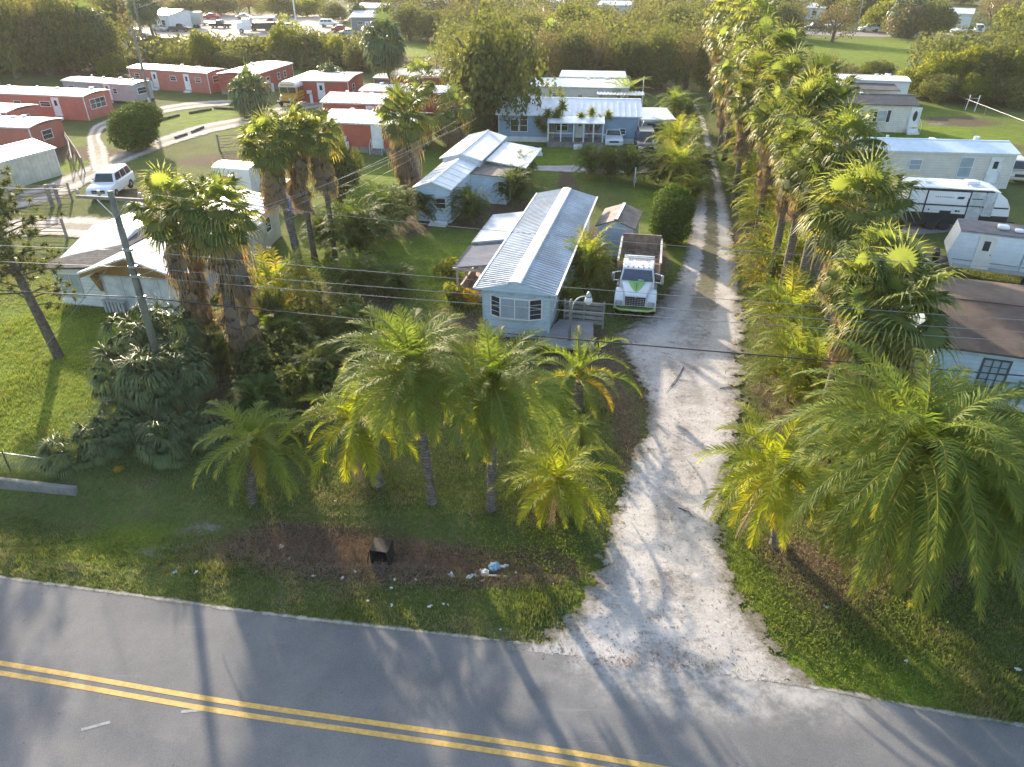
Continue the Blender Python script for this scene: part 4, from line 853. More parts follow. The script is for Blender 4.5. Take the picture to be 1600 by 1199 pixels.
def bil(p, s_, q, off):
    p = [Vector(v) for v in p]; n = (p[1]-p[0]).cross(p[3]-p[0]).normalized()*off
    return p[0].lerp(p[1], s_).lerp(p[3].lerp(p[2], s_), q)+n
ws = [(-.96, 1.30, 1.55), (.96, 1.30, 1.55), (.84, 1.72, 2.22), (-.84, 1.72, 2.22)]
MB().add([bil(ws, .04, .08, .012), bil(ws, .96, .08, .012), bil(ws, .95, .90, .012), bil(ws, .05, .90, .012)], [(0,1,2,3)]).build('windshield', simple('truck_windscreen', (.055, .075, .11), .06, spec=.9), cab)
MB().add([bil(ws, .52, .13, .02), bil(ws, .70, .13, .02), bil(ws, .68, .2, .02), bil(ws, .54, .2, .02)], [(0,1,2,3)]).build('sticker', WHITE, cab)
for s_ in (-1, 1):
    p = [(s_*.97, 1.45, 1.55), (s_*1.0, 2.7, 1.55), (s_*.885, 2.7, 2.28), (s_*.85, 1.80, 2.22)]
    MB().add([bil(p, .06, .1, .014*s_), bil(p, .94, .1, .014*s_), bil(p, .94, .86, .014*s_), bil(p, .06, .86, .014*s_)], [(0,1,2,3)]).build('side_window', GLASS, cab)
def rp_(x_, y_, e=.02): return (x_, y_, 2.22+(y_-1.72)*(.12/1.18)+e)
# dark lettering band and small marks on the cab roof, as worn letters
m = MB(); rs = random.Random(3); xx = -.62
for k in range(11):
    wd = .085; yl = 2.62; bars = [((0, 0), (0, 1)), ((0, 1), (1, 1)), ((1, 1), (1, 0)), ((0, .5), (1, .5)), ((0, 0), (1, 0))]
    for (a, b_) in rs.sample(bars, 4):
        ax, ay, bx, by = xx+a[0]*wd, yl+a[1]*.13, xx+b_[0]*wd, yl+b_[1]*.13
        dx, dy = (.012, 0) if abs(ax-bx) < 1e-6 else (0, .012)
        m.add([rp_(ax-dx, ay-dy), rp_(bx+dx if dx == 0 else bx-dx, by-dy if dy else by), rp_(bx+dx, by+dy), rp_(ax+dx if dx else ax, ay+dy if dy else ay)], [(0,1,2,3)])
    xx += .118
for k in range(16):
    a, b_ = rs.uniform(-.6, .6), rs.uniform(1.9, 2.5); s2 = rs.uniform(.015, .045); m.add([rp_(a-s2, b_), rp_(a+s2, b_-s2*.4), rp_(a+s2*.6, b_+s2), rp_(a-s2*.5, b_+s2)], [(0,1,2,3)])
m.build('roof_lettering', BLACK, cab)
MB().box(-.86, .86, 3.02, 3.16, 2.30, 2.44).build('light_bar', WHITE, t, bevel=.03)
bd = MB(); bd.box(-1.2, 1.2, 3.2, 7.4, 1.12, 1.22); fl = bd.build('bed_floor', BOARDS, t)
m = MB()
for s_ in (-1, 1): m.box(s_*1.22-.04, s_*1.22+.04, 3.2, 7.4, 1.0, 1.98)
m.build('bed_side', BOARDS, t)
m = MB()
for s_ in (-1, 1): m.box(s_*1.22-.06, s_*1.22+.06, 3.2, 7.4, 1.982, 2.04)
m.build('bed_rail', GREYTRIM, t); MB().box(-1.17, 1.17, 3.2, 3.28, 1.0, 1.95).build('headboard', BOARDS, t); MB().box(-1.2, 1.2, 7.42, 7.5, .9, 2.2).build('tailgate', BOARDS, t)
m = MB(); rs = random.Random(5)
for k in range(26):
    a, b_ = rs.uniform(-1.05, 1.05), rs.uniform(3.6, 7.1); s2 = rs.uniform(.04, .13); m.box(a-s2, a+s2, b_-s2, b_+s2*.7, 1.221, 1.221+s2*.6)
m.build('bed_debris', RUSTY, t, bevel=.02); MB().box(-.42, .42, 1.3, 7.3, .55, .8).build('chassis', BLACK, t)
MB().box(-1.15, -.75, 2.2, 3.2, .45, .95).build('fuel_tank', STEEL, t, bevel=.06); MB().box(.75, 1.15, 2.2, 3.2, .45, .95).build('fuel_tank', STEEL, t, bevel=.06)
for s_ in (-1, 1):
    wheel(t, s_*.98, .72, .47, .28, PWHITE, s_); wheel(t, s_*.95, 5.9, .47, .45, PWHITE, s_)
    m = MB(); m.tube([(s_*.98, 1.55, 1.5), (s_*1.35, 1.42, 1.55), (s_*1.38, 1.42, 2.0), (s_*.95, 1.65, 2.0)], .025, 6); mo = m.build('mirror_arm', CHROME, t); MB().box(s_*1.36-.09, s_*1.36+.09, 1.33, 1.41, 1.48, 2.02).build('mirror', CHROME, mo, bevel=.03)
m = MB()
for s_ in (-1, 1):
    m.tube([(s_*.10, 1.28, 1.56), (s_*.42, 1.40, 1.78)], .012, 4)
m.build('wiper', BLACK, cab); MB().box(-.16, .16, -.185, -.175, .44, .55).build('number_plate', CREAMTRIM, bo)
m = MB()
for k in range(5): m.box(-.62+k*.29, -.54+k*.29, 1.76, 1.84, 2.235, 2.285)
m.build('marker_light', simple('amber_lens', (.6, .25, .03), .2), cab)
for s_ in (-1, 1): MB().box(s_*.64-.012, s_*.64+.012, .10, 1.30, 1.22, 1.30, M=Matrix.Translation((0, 0, 0))).build('hood_seam', GREYTRIM, hood)
# ---- school bus
def bus():
    L, W, Ht = 10.5, 2.4, 2.9
    p0 = P(452, 167); t = thing('school_bus', 'yellow school bus with white rounded roof among the red mobile homes', 'bus', (-28.8, 98.0, 0), R(-2))
    t.location = (p0.x-.3, p0.y, 0); t.rotation_euler = (0, 0, R(-8))
    MB().box(-W/2, W/2, 1.0, L, .55, 2.2).build('body', YELLOWBUS, t, bevel=.05)
    prof = [(-W/2, 2.2), (-W/2+.02, 2.45), (-W/2+.18, 2.72), (-W/2+.55, 2.88), (0, 2.94), (W/2-.55, 2.88), (W/2-.18, 2.72), (W/2-.02, 2.45), (W/2, 2.2)]
    MB().prism(prof, .95, L+.02, 'y').build('roof', PWHITE, t, smooth=False)
    MB().hexa([(-.8, -.2, .6), (.8, -.2, .6), (1.05, 1.0, .6), (-1.05, 1.0, .6), (-.7, -.1, 1.3), (.7, -.1, 1.3), (.95, 1.0, 1.5), (-.95, 1.0, 1.5)]).build('hood', YELLOWBUS, t, bevel=.08)
    for s0, s1 in ((-1.05, -.06), (.06, 1.05)): MB().add([(s0, .975, 1.5), (s1, .975, 1.5), (s1, .975, 2.3), (s0, .975, 2.3)], [(0,1,2,3)]).build('windshield', GLASS, t)
    for s_ in (-1, 1):
        for k in range(12):
            y0 = 1.35+k*.74; x_ = s_*(W/2+.012); MB().add([(x_, y0, 1.55), (x_, y0+.6, 1.55), (x_, y0+.6, 2.12), (x_, y0, 2.12)], [(0,1,2,3)]).build('side_window', GLASS, t)
        for zz in (.85, 1.25): MB().box(s_*(W/2+.01)-.008, s_*(W/2+.01)+.008, 1.1, L-.05, zz, zz+.07).build('rub_rail', BLACK, t)
        wheel(t, s_*1.02, .7, .45, .26, YELLOWBUS, s_); wheel(t, s_*1.0, 7.4, .45, .4, YELLOWBUS, s_)
        MB().box(s_*.62-.14, s_*.62+.14, -.23, -.1, .8, 1.05).build('headlight', HEADL, t, bevel=.02)
    MB().box(-1.15, 1.15, -.35, -.22, .5, .72).build('bumper', BLACK, t)
    MB().box(-.9, .9, .93, .96, 2.36, 2.56).build('sign_panel', YELLOWBUS, t)
bus()
# ---- camper with black lower band
A = P(1424, 292, 3.0); B_ = P(1590, 301, 3.0); d = B_-A
t = thing('camper_trailer', 'black and white travel trailer with rounded nose parked behind the older white trailer', 'camper', (A.x, A.y, 0), math.atan2(d.y, d.x))
L = d.length; prof = [(0, .75), (0, 3.0), (L-1.6, 3.0), (L-1.0, 2.85), (L-.45, 2.45), (L-.12, 1.9), (L, 1.2), (L-.1, .75)]
MB().prism(prof, 0, 2.4, 'y').build('body', simple('camper_white', (.72, .74, .77), .35, var=.06, dirt=(.5, .5, .5), dirtamt=.2), t, bevel=.03)
MB().prism([(0, .45), (0, 1.25), (L-.02, 1.25), (L-.1, .75), (L-.5, .45)], -.02, 2.42, 'y').build('lower_band', BLACK, t)
MB().prism([(-.03, 3.0), (L-1.6, 3.0), (L-1.05, 2.87), (L-1.0, 2.93), (L-1.58, 3.07), (-.03, 3.07)], -.04, 2.44, 'y').build('roof', R_WHITE, t)
m = MB(); m.box(.0, L-1.4, -.035, -.022, 2.82, 2.99); m.box(.05, L-.2, -.034, -.021, 1.78, 1.88)
for xx in (.0, 1.15, L*.58, L-2.0): m.box(xx, xx+.10, -.033, -.0205, 1.25, 2.82)
m.build('black_trim', BLACK, t)
m = MB(); xx = 1.75
for k in range(9): m.box(xx, xx+.10, -.012, -.004, 2.36, 2.46); m.box(xx+.03, xx+.10, -.016, -.0125, 2.39, 2.425); xx += .14
m.build('lettering', GREYTRIM, t); MB().prism([(3.18, 2.32), (3.6, 2.32), (3.68, 2.48), (3.26, 2.48)], -.03, -.003, 'y').build('badge', BLACK, t)
F1 = Matrix(((1,0,0,0),(0,-1,0,0),(0,0,1,0),(0,0,0,1)))
o = window(t, F1, 4.0, 1.9, .9, .45, frame=BLACK, mull=2, trans=0)
door(t, F1, L*.60, .85, w_=.75, h_=1.95, mat=simple('camper_grey_door', (.50, .54, .57), .4), win=False); door(t, F1, L-1.75, 1.2, w_=.5, h_=1.6, mat=MATS['camper_grey_door'], win=False)
MB().box(L*.60, L*.60+.75, -.45, -.05, .25, .35).box(L*.60, L*.60+.75, -.7, -.46, .05, .15).build('steps', STEEL, t)
MB().box(L*.56, L*.56+.9, .9, 1.7, 3.07, 3.34).build('air_conditioner', PWHITE, t, bevel=.09); m = MB(); m.box(1.2, 1.6, 1.0, 1.4, 3.07, 3.17); m.box(4.0, 4.9, .5, .9, 3.07, 3.12); m.box(L-2.4, L-2.1, .9, 1.2, 3.07, 3.2); m.build('roof_vent', PWHITE, t, bevel=.02)
m = MB(); m.box(2.3, 3.05, -.04, -.021, 1.05, 1.45); m.build('hatch', BLACK, t); MB().box(3.3, 3.45, -.04, -.021, 1.4, 1.52).box(3.5, 3.6, -.04, -.021, 1.4, 1.5).box(1.5, 1.6, -.04, -.021, 1.42, 1.52).build('vent', BLACK, t)
for xx in (2.0, 2.85):
    o = MB().lathe([(.2, -.1), (.36, -.1), (.36, .1), (.2, .1)], 18, M=Matrix.Translation((xx, .02, .36)) @ Matrix.Rotation(R(90), 4, 'X')).build('wheel', TYRE, t)
MB().tube([(L-.2, 1.2, .6), (L+1.0, 1.2, .5)], .06, 6).build('tow_bar', BLACK, t)
# ---- older white trailer
A = P(1502, 361, 3.0); B_ = P(1605, 373, 3.0); d = (B_-A); L = 9.6
t = thing('camper_trailer', 'older dirty white trailer with dark grey roof and twin wheels at the right edge', 'camper', (A.x, A.y, 0), math.atan2(d.y, d.x))
OW = simple('old_trailer_white', (.66, .72, .77), .45, var=.08, dirt=(.40, .43, .44), dirtamt=.4, ribs=('Z', .25, .06), ribamt=.3)
MB().prism([(.0, .75), (-.35, 1.5), (0, 3.0), (L, 3.0), (L, .75)], 0, 2.45, 'y').build('body', OW, t, bevel=.03)
MB().box(0, L, -.02, 2.47, 3.0, 3.05).build('roof', simple('dark_rubber_roof', (.16, .15, .155), .8, var=.3, dirt=(.28, .26, .24), dirtamt=.5), t)
MB().box(.1, L, -.022, -.001, .72, .98).build('skirt_band', GREYTRIM, t)
m = MB(); m.box(3.55, 3.62, -.03, -.001, .8, 3.0); m.box(0, L, -.028, -.001, 1.22, 1.27); m.box(-.02, L+.02, -.03, -.001, 2.93, 2.999); m.build('trim', STEEL, t)
door(t, F1, 1.15, .82, w_=.8, h_=1.95, mat=CREAMTRIM); window(t, F1, 5.5, 1.7, 1.1, .6, trans=0, mull=2)
m = MB()
for cx, cy, s2 in ((2.3, 1.2, .32), (3.1, .9, .24)): m.box(cx-s2, cx+s2, cy-s2, cy+s2*.8, 3.05, 3.05+s2*.8)
m.build('roof_vent', PWHITE, t, bevel=.12); MB().box(3.8, 5.6, .2, 1.2, 3.05, 3.2).build('air_conditioner', PWHITE, t, bevel=.05)
for xx in (4.3, 5.2):
    o = MB().lathe([(.2, -.1), (.37, -.1), (.37, .1), (.2, .1)], 20, M=Matrix.Translation((xx, -.02, .37)) @ Matrix.Rotation(R(90), 4, 'X')).build('wheel', TYRE, t)
    MB().lathe([(.22, 0), (.22, .03), (.08, .06)], 14, M=Matrix.Translation((xx, -.11, .37)) @ Matrix.Rotation(R(90), 4, 'X')).build('rim', PWHITE, o)
for yy in (.8, 1.25): MB().lathe([(.16, .9), (.18, 1.0), (.18, 1.4), (.08, 1.5)], 12, M=Matrix.Translation((-.75, yy, -.1))).build('gas_bottle', BLACK, t, smooth=True)
MB().box(-1.3, .1, .4, 1.9, .62, .74).build('tow_frame', BLACK, t)
# ---- scrapyard and far parked vehicles: copies of three built cars
def copy_tree(o, parent=None):
    c = o.copy(); COL.objects.link(c); c.parent = parent
    for ch in [k for k in bpy.data.objects if k.parent == o]: copy_tree(ch, c)
    return c
sg = 'vehicles standing in the scrapyard'
protos = {}
for k, (kind, paint, L, Ht) in {'s': ('sedan', PSILVER, 4.6, 1.45), 'u': ('suv', PWHITE, 4.9, 1.8), 'v': ('van', PWHITE, 5.6, 2.3), 'd': ('pickup', PDARK, 5.4, 1.85), 'r': ('sedan', PRED, 4.5, 1.5)}.items():
    protos[k] = (kind, paint, L, Ht)
done = {}
for (px, py, k, rz, lab) in ((180, 74, 's', 80, 'silver sedan at the near left corner of the scrapyard beside the tall trees'), (222, 66, 'd', 95, 'dark pickup in the front row of the scrapyard, left part'),
        (245, 76, 'd', 88, 'dark pickup in the front row of the scrapyard behind the red home roof'), (285, 74, 'u', 70, 'white sport utility vehicle in the front row of the scrapyard'), (232, 58, 'u', 100, 'white sport utility vehicle in the second row of the scrapyard'),
        (262, 50, 's', 60, 'silver sedan in the middle of the scrapyard'), (300, 50, 'd', 85, 'dark pickup beside the long white box trailer'), (325, 40, 's', 100, 'silver sedan behind the long white box trailer'),
        (360, 44, 'd', 80, 'dark pickup left of the white truck in the scrapyard'), (345, 30, 'r', 95, 'red sedan at the back of the scrapyard'), (425, 48, 'd', 92, 'dark pickup right of the white truck'), (440, 38, 'r', 80, 'red sedan right of the white truck'),
        (470, 46, 's', 95, 'silver sedan at the right side of the scrapyard'), (530, 42, 'u', 88, 'white sport utility vehicle below the warehouse'), (548, 50, 'r', 90, 'red sedan below the warehouse'), (562, 56, 's', 92, 'silver sedan at the right end of the scrapyard'),
        (255, 30, 'u', 90, 'white sport utility vehicle by the grey scrapyard shed'), (285, 28, 's', 85, 'silver sedan by the grey scrapyard shed'), (395, 30, 's', 95, 'silver sedan behind the white truck'), (1255, 48, 'd', -95, 'distant dark pickup on the far street left of the bare tree'), (1290, 46, 'u', -60, 'distant white sport utility vehicle by the white cottage'), (960, 26, 'u', 80, 'distant white sport utility vehicle glimpsed through the central trees'), (1545, 48, 's', -92, 'distant silver sedan at the right end of the far street')):
    p = P(px, py); loc = (p.x, p.y, 0); grp = sg if px < 600 else 'cars along the far street'
    if k not in done:
        kind, paint, L, Ht = protos[k]
        nm = {'s': 'sedan_car', 'u': 'sport_utility_vehicle', 'v': 'van', 'd': 'pickup_truck', 'r': 'sedan_car'}[k]
        done[k] = car(nm, lab, 'truck' if k == 'd' else 'car', loc, R(rz), L, 1.9, Ht, paint, kind, group=grp, detail=False)
    else:
        o = copy_tree(done[k]); o.location = loc; o.rotation_euler = (0, 0, R(rz)); o['label'] = lab; o['group'] = grp
t = thing('box_trailer', 'long white box trailer in the middle of the scrapyard', 'trailer', P(262, 45).to_tuple(), R(4))
MB().box(0, 8.5, 0, 2.5, 1.0, 3.6).build('box', PSILVER, t, bevel=.04); MB().box(-.05, 8.55, -.05, 2.55, 3.6, 3.7).build('roof', R_WHITE, t)
for xx in (1, 6.8, 7.6): MB().lathe([(.2, -.1), (.45, -.1), (.45, .1), (.2, .1)], 12, M=Matrix.Translation((xx, 0, .45)) @ Matrix.Rotation(R(90), 4, 'X')).build('wheel', TYRE, t)
t = thing('box_truck', 'white truck with dark open side bed standing in the scrapyard', 'truck', P(372, 52).to_tuple(), R(-75))
MB().box(-1.1, 1.1, 0, 1.6, .7, 2.3).build('hood', PWHITE, t, bevel=.1); MB().box(-1.15, 1.15, 1.3, 3.2, .7, 3.1).build('cab', PWHITE, t, bevel=.1); MB().box(-1.25, 1.25, 3.4, 10, .9, 2.2).build('bed', BLACK, t); MB().box(-1.2, 1.2, 3.3, 9, 3.1, 3.4).build('roof_box', PWHITE, t, bevel=.05)
MB().box(-1.0, 1.0, 3.3, 3.6, 2.2, 3.1).box(-1.0, 1.0, 8.5, 8.8, 2.2, 3.1).build('frame', STEEL, t)
for s_ in (-1, 1):
    for yy in (.9, 7.5): wheel(t, s_*1.05, yy, .5, .3, PWHITE, s_)
# ------------------------------------------------------------------ vegetation
rng = np.random.default_rng(11)
def nrm(a): return a/np.maximum(np.linalg.norm(a, axis=-1, keepdims=True), 1e-9)
class Soup:
    def __init__(s): s.V = []; s.F = []; s.T = []; s.n = 0
    def put(s, V, F, T):
        s.V.append(V); s.F.append(F+s.n); s.T.append(T); s.n += len(V)
    def data(s, name, mat): return tri_data(name, np.concatenate(s.V), np.concatenate(s.F), np.concatenate(s.T), mat)
def frond(S, az, el, L, bend, nl, ll, lw, age=0.0, base=(0, 0, 0), vee=.45, droop=.35, start=.14, curl=0.0, seg=14):
    """feather leaf: a drooping midrib with two rows of blades"""
    t = np.linspace(0, 1, seg+1); e = el-bend*t**1.3; a = az+curl*t
    d = np.stack([np.cos(e)*np.cos(a), np.cos(e)*np.sin(a), np.sin(e)], 1)
    pos = np.concatenate([[[0, 0, 0]], np.cumsum((d[1:]+d[:-1])/2*L/seg, 0)])+np.array(base)
    q = np.linspace(start, .995, nl); f = q*seg; i = np.minimum(f.astype(int), seg-1); fr = (f-i)[:, None]
    p = pos[i]*(1-fr)+pos[i+1]*fr; T = nrm(d[i]*(1-fr)+d[i+1]*fr); az_ = a[i]
    Sd = np.stack([-np.sin(az_), np.cos(az_), np.zeros_like(az_)], 1); Nn = np.cross(T, Sd); Nn = np.where(Nn[:, 2:] < 0, -Nn, Nn)
    ln = ll*np.clip(np.sin(np.pi*(.12+.80*q)), .15, 1)**.8
    phi = np.radians(72-42*q)
    r0 = rng.random()
    for s_ in (-1, 1):
        v = vee+rng.normal(0, .16, nl); ph = phi+rng.normal(0, .10, nl)
        D = nrm(T*np.cos(ph)[:, None]+(s_*Sd*np.cos(v)[:, None]+Nn*np.sin(v)[:, None])*np.sin(ph)[:, None])
        l = (ln*rng.uniform(.85, 1.1, nl))[:, None]
        m = p+D*l*.5; m[:, 2] -= (droop*l*.10)[:, 0]
        D2 = nrm(D+np.array([0, 0, -1.0])*droop*rng.uniform(.5, 1.6, (nl, 1))); tip = m+D2*l*.5
        W = T*lw*.5
        V = np.stack([p-W*.6, p+W*.6, m-W, m+W, tip], 1).reshape(-1, 3)
        k = (np.arange(nl)*5)[:, None]
        F_ = np.concatenate([k+np.array([0, 1, 3]), k+np.array([0, 3, 2]), k+np.array([2, 3, 4])])
        tn = np.clip(.5*r0+.5*rng.random(nl), 0, 1); ag = np.clip(age+rng.normal(0, .08, nl)+.25*(q > .93), 0, 1)
        S.put(V, F_, np.repeat(np.stack([tn, ag], 1), 5, 0))
    # midrib
    w0 = .022*L**.5; Sd2 = np.stack([-np.sin(a), np.cos(a), np.zeros_like(a)], 1)*(w0*(1-.85*t))[:, None]; up = np.array([0, 0, .7])*(w0*(1-.85*t))[:, None]
    V = np.stack([pos-Sd2, pos+Sd2, pos+up], 1).reshape(-1, 3); F_ = []
    for j in range(seg):
        for (u, v) in ((0, 1), (1, 2), (2, 0)): F_ += [[3*j+u, 3*j+v, 3*j+3+v], [3*j+u, 3*j+3+v, 3*j+3+u]]
    S.put(V, np.array(F_), np.tile([.9, .45+.3*age], (len(V), 1)))
def fan(S, base, az, el, pet, Rr, age=0.0, nseg=20, spread=2.3, droop=.5, roll=0.0, sag=.25, split=.42):
    """palmate leaf: petiole plus pleated blade whose finger tips hang"""
    base = np.array(base, float)
    D = np.array([math.cos(el)*math.cos(az), math.cos(el)*math.sin(az), math.sin(el)])
    D2 = nrm(D+np.array([0, 0, -sag])); hub = base+(D+D2)/2*pet
    Sd = np.array([-math.sin(az), math.cos(az), 0]); Nn = np.cross(D2, Sd)
    Sd = Sd*math.cos(roll)+Nn*math.sin(roll); Nn = np.cross(D2, Sd)
    if Nn[2] < 0: Nn = -Nn
    ang = np.linspace(-spread, spread, nseg+1); am = (ang[1:]+ang[:-1])/2
    def ray(a, r, lift=0.0):
        u = D2[None]*np.cos(a)[:, None]+Sd[None]*np.sin(a)[:, None]
        return hub+u*r[:, None]+Nn*(np.asarray(lift)*np.ones_like(a))[:, None], u
    rr = Rr*(.78+.22*np.cos(ang*.6))
    E_, _ = ray(ang, rr*split, -.02*Rr); E_[:, 2] -= .06*Rr
    Mi, u = ray(am, Rr*(.78+.22*np.cos(am*.6))*split, .05*Rr); Mi[:, 2] -= .06*Rr
    ln = Rr*(1-split)*rng.uniform(.85, 1.15, nseg)
    u2 = nrm(u+np.array([0, 0, -1.0])*droop*rng.uniform(.4, 1.5, (nseg, 1)))
    K = Mi+u2*(ln*.55)[:, None]; u3 = nrm(u2+np.array([0, 0, -1.0])*droop*rng.uniform(.6, 2.2, (nseg, 1))); Tp = K+u3*(ln*.7)[:, None]
    wv = nrm(np.cross(u, Nn))*(Rr*spread/nseg*.42)
    V = np.concatenate([hub[None], E_, Mi, K-wv*.55, K+wv*.55, Tp]); o1, o2, o3, o4, o5 = 1, 1+nseg+1, 2+2*nseg, 2+3*nseg, 2+4*nseg
    k = np.arange(nseg); Z = np.zeros(nseg, int)
    F_ = np.concatenate([np.stack(c_, 1) for c_ in ((Z, o1+k, o2+k), (Z, o2+k, o1+k+1), (o1+k, o3+k, o2+k), (o2+k, o4+k, o1+k+1), (o3+k, o4+k, o2+k), (o3+k, o5+k, o4+k))])
    r0 = rng.random(); T = np.zeros((len(V), 2)); T[:, 0] = np.clip(r0*.7+.3*rng.random(len(V)), 0, 1); T[:, 1] = np.clip(age+rng.normal(0, .05, len(V)), 0, 1); T[o5:, 1] = np.clip(T[o5:, 1]+.35, 0, 1)
    S.put(V, F_, T)
    w = .018; V = np.array([base-Sd*w, base+Sd*w, base+Nn*w, hub-Sd*w*.6, hub+Sd*w*.6, hub+Nn*w]); F_ = np.array([[0,1,4],[0,4,3],[1,2,5],[1,5,4],[2,0,3],[2,3,5]])
    S.put(V, F_, np.tile([.9, .35+.4*age], (6, 1)))
def date_crown(n=46, L=2.6, lo=-55, hi=82, nl=46, ll=.42, lw=.034, bend=1.25, oldf=.35, up=1.0, droop=.35, vee=.45):
    S = Soup()
    for k in range(n):
        u = k/(n-1); el = R(hi-(hi-lo)*u**up)+rng.normal(0, .07); az = k*2.39996+rng.normal(0, .12)
        age = max(0, (u-.68)*oldf*3)*rng.uniform(.3, 1.2); LL = L*rng.uniform(.86, 1.08)*(.80+.3*math.sin(math.pi*min(1, u*1.1)))
        frond(S, az, el, LL, bend*rng.uniform(.8, 1.2)*(1.0-.35*u), nl, ll, lw, min(age, .9), (0, 0, rng.uniform(-.15, .15)), vee=vee, droop=droop, curl=rng.normal(0, .18))
    return S
def dead_fronds(n, L, nl=26):
    S = Soup()
    for k in range(n): frond(S, rng.uniform(0, 6.28), R(rng.uniform(-80, -45)), L*rng.uniform(.6, 1), R(rng.uniform(0, 25)), nl, .28, .03, rng.random(), (0, 0, -.1), droop=1.2, vee=-.2)
    return S
def fan_crown(n=44, Rr=.85, pet=.95, lo=-50, hi=80, nseg=20, droop=.45, sag=.25, yellow=.5, spread=2.2, split=.42):
    S = Soup()
    for k in range(n):
        u = k/(n-1); el = R(hi-(hi-lo)*u**.9)+rng.normal(0, .10); az = k*2.39996+rng.normal(0, .2)
        age = rng.uniform(.3, 1)*yellow if u > .8 else (rng.uniform(0, .25) if rng.random() < .2 else 0)
        fan(S, (0, 0, rng.uniform(-.25, .15)), az, el, pet*rng.uniform(.75, 1.15), Rr*rng.uniform(.8, 1.1), age, nseg, spread, droop*(.6+u), rng.normal(0, .35), sag+.3*u, split)
    return S
def skirt(n, length, r0=.28, flare=.45, nseg=9):
    """mantle of hanging dead fan leaves around the upper trunk"""
    S = Soup()
    for k in range(n):
        u = rng.random()**.8; z_ = -u*length; az = rng.uniform(0, 6.28)
        fan(S, (r0*.5*math.cos(az), r0*.5*math.sin(az), z_), az, R(rng.uniform(-72, -48)), rng.uniform(.3, .6)*(1-.4*u), rng.uniform(.55, .9)*(1-.25*u), rng.random(), nseg, .9, 1.6, rng.normal(0, .6), 1.2*flare*2, .45)
    return S
def trunk(par, top, r0, r1, mat=TRUNK, n=10, seg=14, boots=0, base=(0, 0, 0), rough=.08):
    m = MB(); b0 = Vector(base); tp = Vector(top); k = []
    rr = []
    for i in range(seg+1):
        t = i/seg; p = b0.lerp(tp, t); off = Vector((tp.x-b0.x, tp.y-b0.y, 0))*(t*t-t)*.5
        k.append(p+off); rr.append((r0*1.25 if i == 0 else r0+(r1-r0)*t)*(1+random.uniform(-rough, rough)))
    m.tube(k, rr, n)
    if boots:
        b = m
        L = (tp-b0).length
        for i in range(boots):
            t = i/boots; p = b0.lerp(tp, t)+Vector((tp.x-b0.x, tp.y-b0.y, 0))*(t*t-t)*.5
            r_ = r0+(r1-r0)*t; q = i*2.39996; dx, dy = math.cos(q), math.sin(q); s_ = Vector((-dy, dx, 0))*.05
            a0 = p+Vector((dx, dy, 0))*r_*.9; a1 = p+Vector((dx, dy, 0))*(r_+.06)+Vector((0, 0, .14))
            b.add([tuple(a0-s_), tuple(a0+s_), tuple(a1+s_*.6), tuple(a1-s_*.6), tuple(a0+Vector((0, 0, .09)))], [(0,1,2,3), (0,3,4), (1,4,2), (3,2,4)])
    return m.build('trunk', mat, par, smooth=not boots, fix=not boots)
# ---- shared crowns
DATE = [date_crown(82, 2.75, lo=-66, bend=1.35, ll=.50, lw=.042).data('date_crown', G_DATE), date_crown(78, 2.75, lo=-62, ll=.50, lw=.042, bend=1.45, oldf=.5).data('date_crown', G_DATE), date_crown(60, 2.6, lo=-60, hi=80, bend=1.1, oldf=.9).data('date_crown', G_DATE)]
DATEBIG = [date_crown(112, 4.2, lo=-44, hi=80, nl=70, ll=.62, lw=.046, bend=1.9, oldf=.25, droop=.5).data('date_crown', G_DATE), date_crown(96, 4.2, lo=-40, hi=78, nl=66, ll=.60, lw=.034, bend=2.05, oldf=.3, droop=.5).data('date_crown', G_DATE)]
DATEYOUNG = [date_crown(32, 2.0, lo=-32, hi=80, nl=44, ll=.36, lw=.040, bend=1.6, oldf=.6, up=.85).data('date_crown', G_DATE), date_crown(30, 2.0, lo=-32, hi=78, nl=44, ll=.36, lw=.040, bend=1.5, oldf=.45, up=.8).data('date_crown', G_DATEY)]
SPIKY = date_crown(17, 2.6, lo=-5, hi=86, nl=60, ll=.38, lw=.035, bend=1.9, oldf=1.6, up=1.2, vee=.8).data('date_crown', G_DATE)
FARDATE = [date_crown(34, 2.4, lo=-40, hi=78, nl=24, ll=.5, lw=.06, bend=1.3, oldf=.8).data('date_crown', G_DATE), date_crown(34, 2.4, lo=-30, hi=70, nl=24, ll=.5, lw=.06, bend=1.0, oldf=2.0).data('date_crown', G_DATE)]
FAN = [fan_crown(46, yellow=.7).data('fan_crown', G_FAN), fan_crown(42, yellow=.9, droop=.6).data('fan_crown', G_FAN), fan_crown(50, yellow=.5, lo=-60).data('fan_crown', G_FAN)]
FARFAN = [fan_crown(34, nseg=11, yellow=.8, droop=.6).data('fan_crown', G_FAN), fan_crown(36, nseg=11, yellow=.5, lo=-65).data('fan_crown', G_FAN)]
CABB = [fan_crown(105, Rr=.62, pet=.75, lo=-75, hi=85, nseg=11, droop=1.2, sag=.6, yellow=.6).data('cabbage_crown', G_METTO)]
SKIRT = [skirt(70, 2.6).data('dead_leaf_skirt', G_DEAD), skirt(50, 1.6).data('dead_leaf_skirt', G_DEAD), skirt(120, 4.2, flare=.6).data('dead_leaf_skirt', G_DEAD)]
DEADF = dead_fronds(12, 2.0).data('dead_fronds', G_DEAD)
def palmetto(n=34, Rr=.74, pet=.80, lo=-35):
    return fan_crown(n, Rr, pet, lo, 82, 24, 1.0, .5, .35, 1.75, .16)
METTO = [palmetto(64, lo=-55).data('foliage', G_METTO), palmetto(60, lo=-60).data('foliage', G_METTO)]
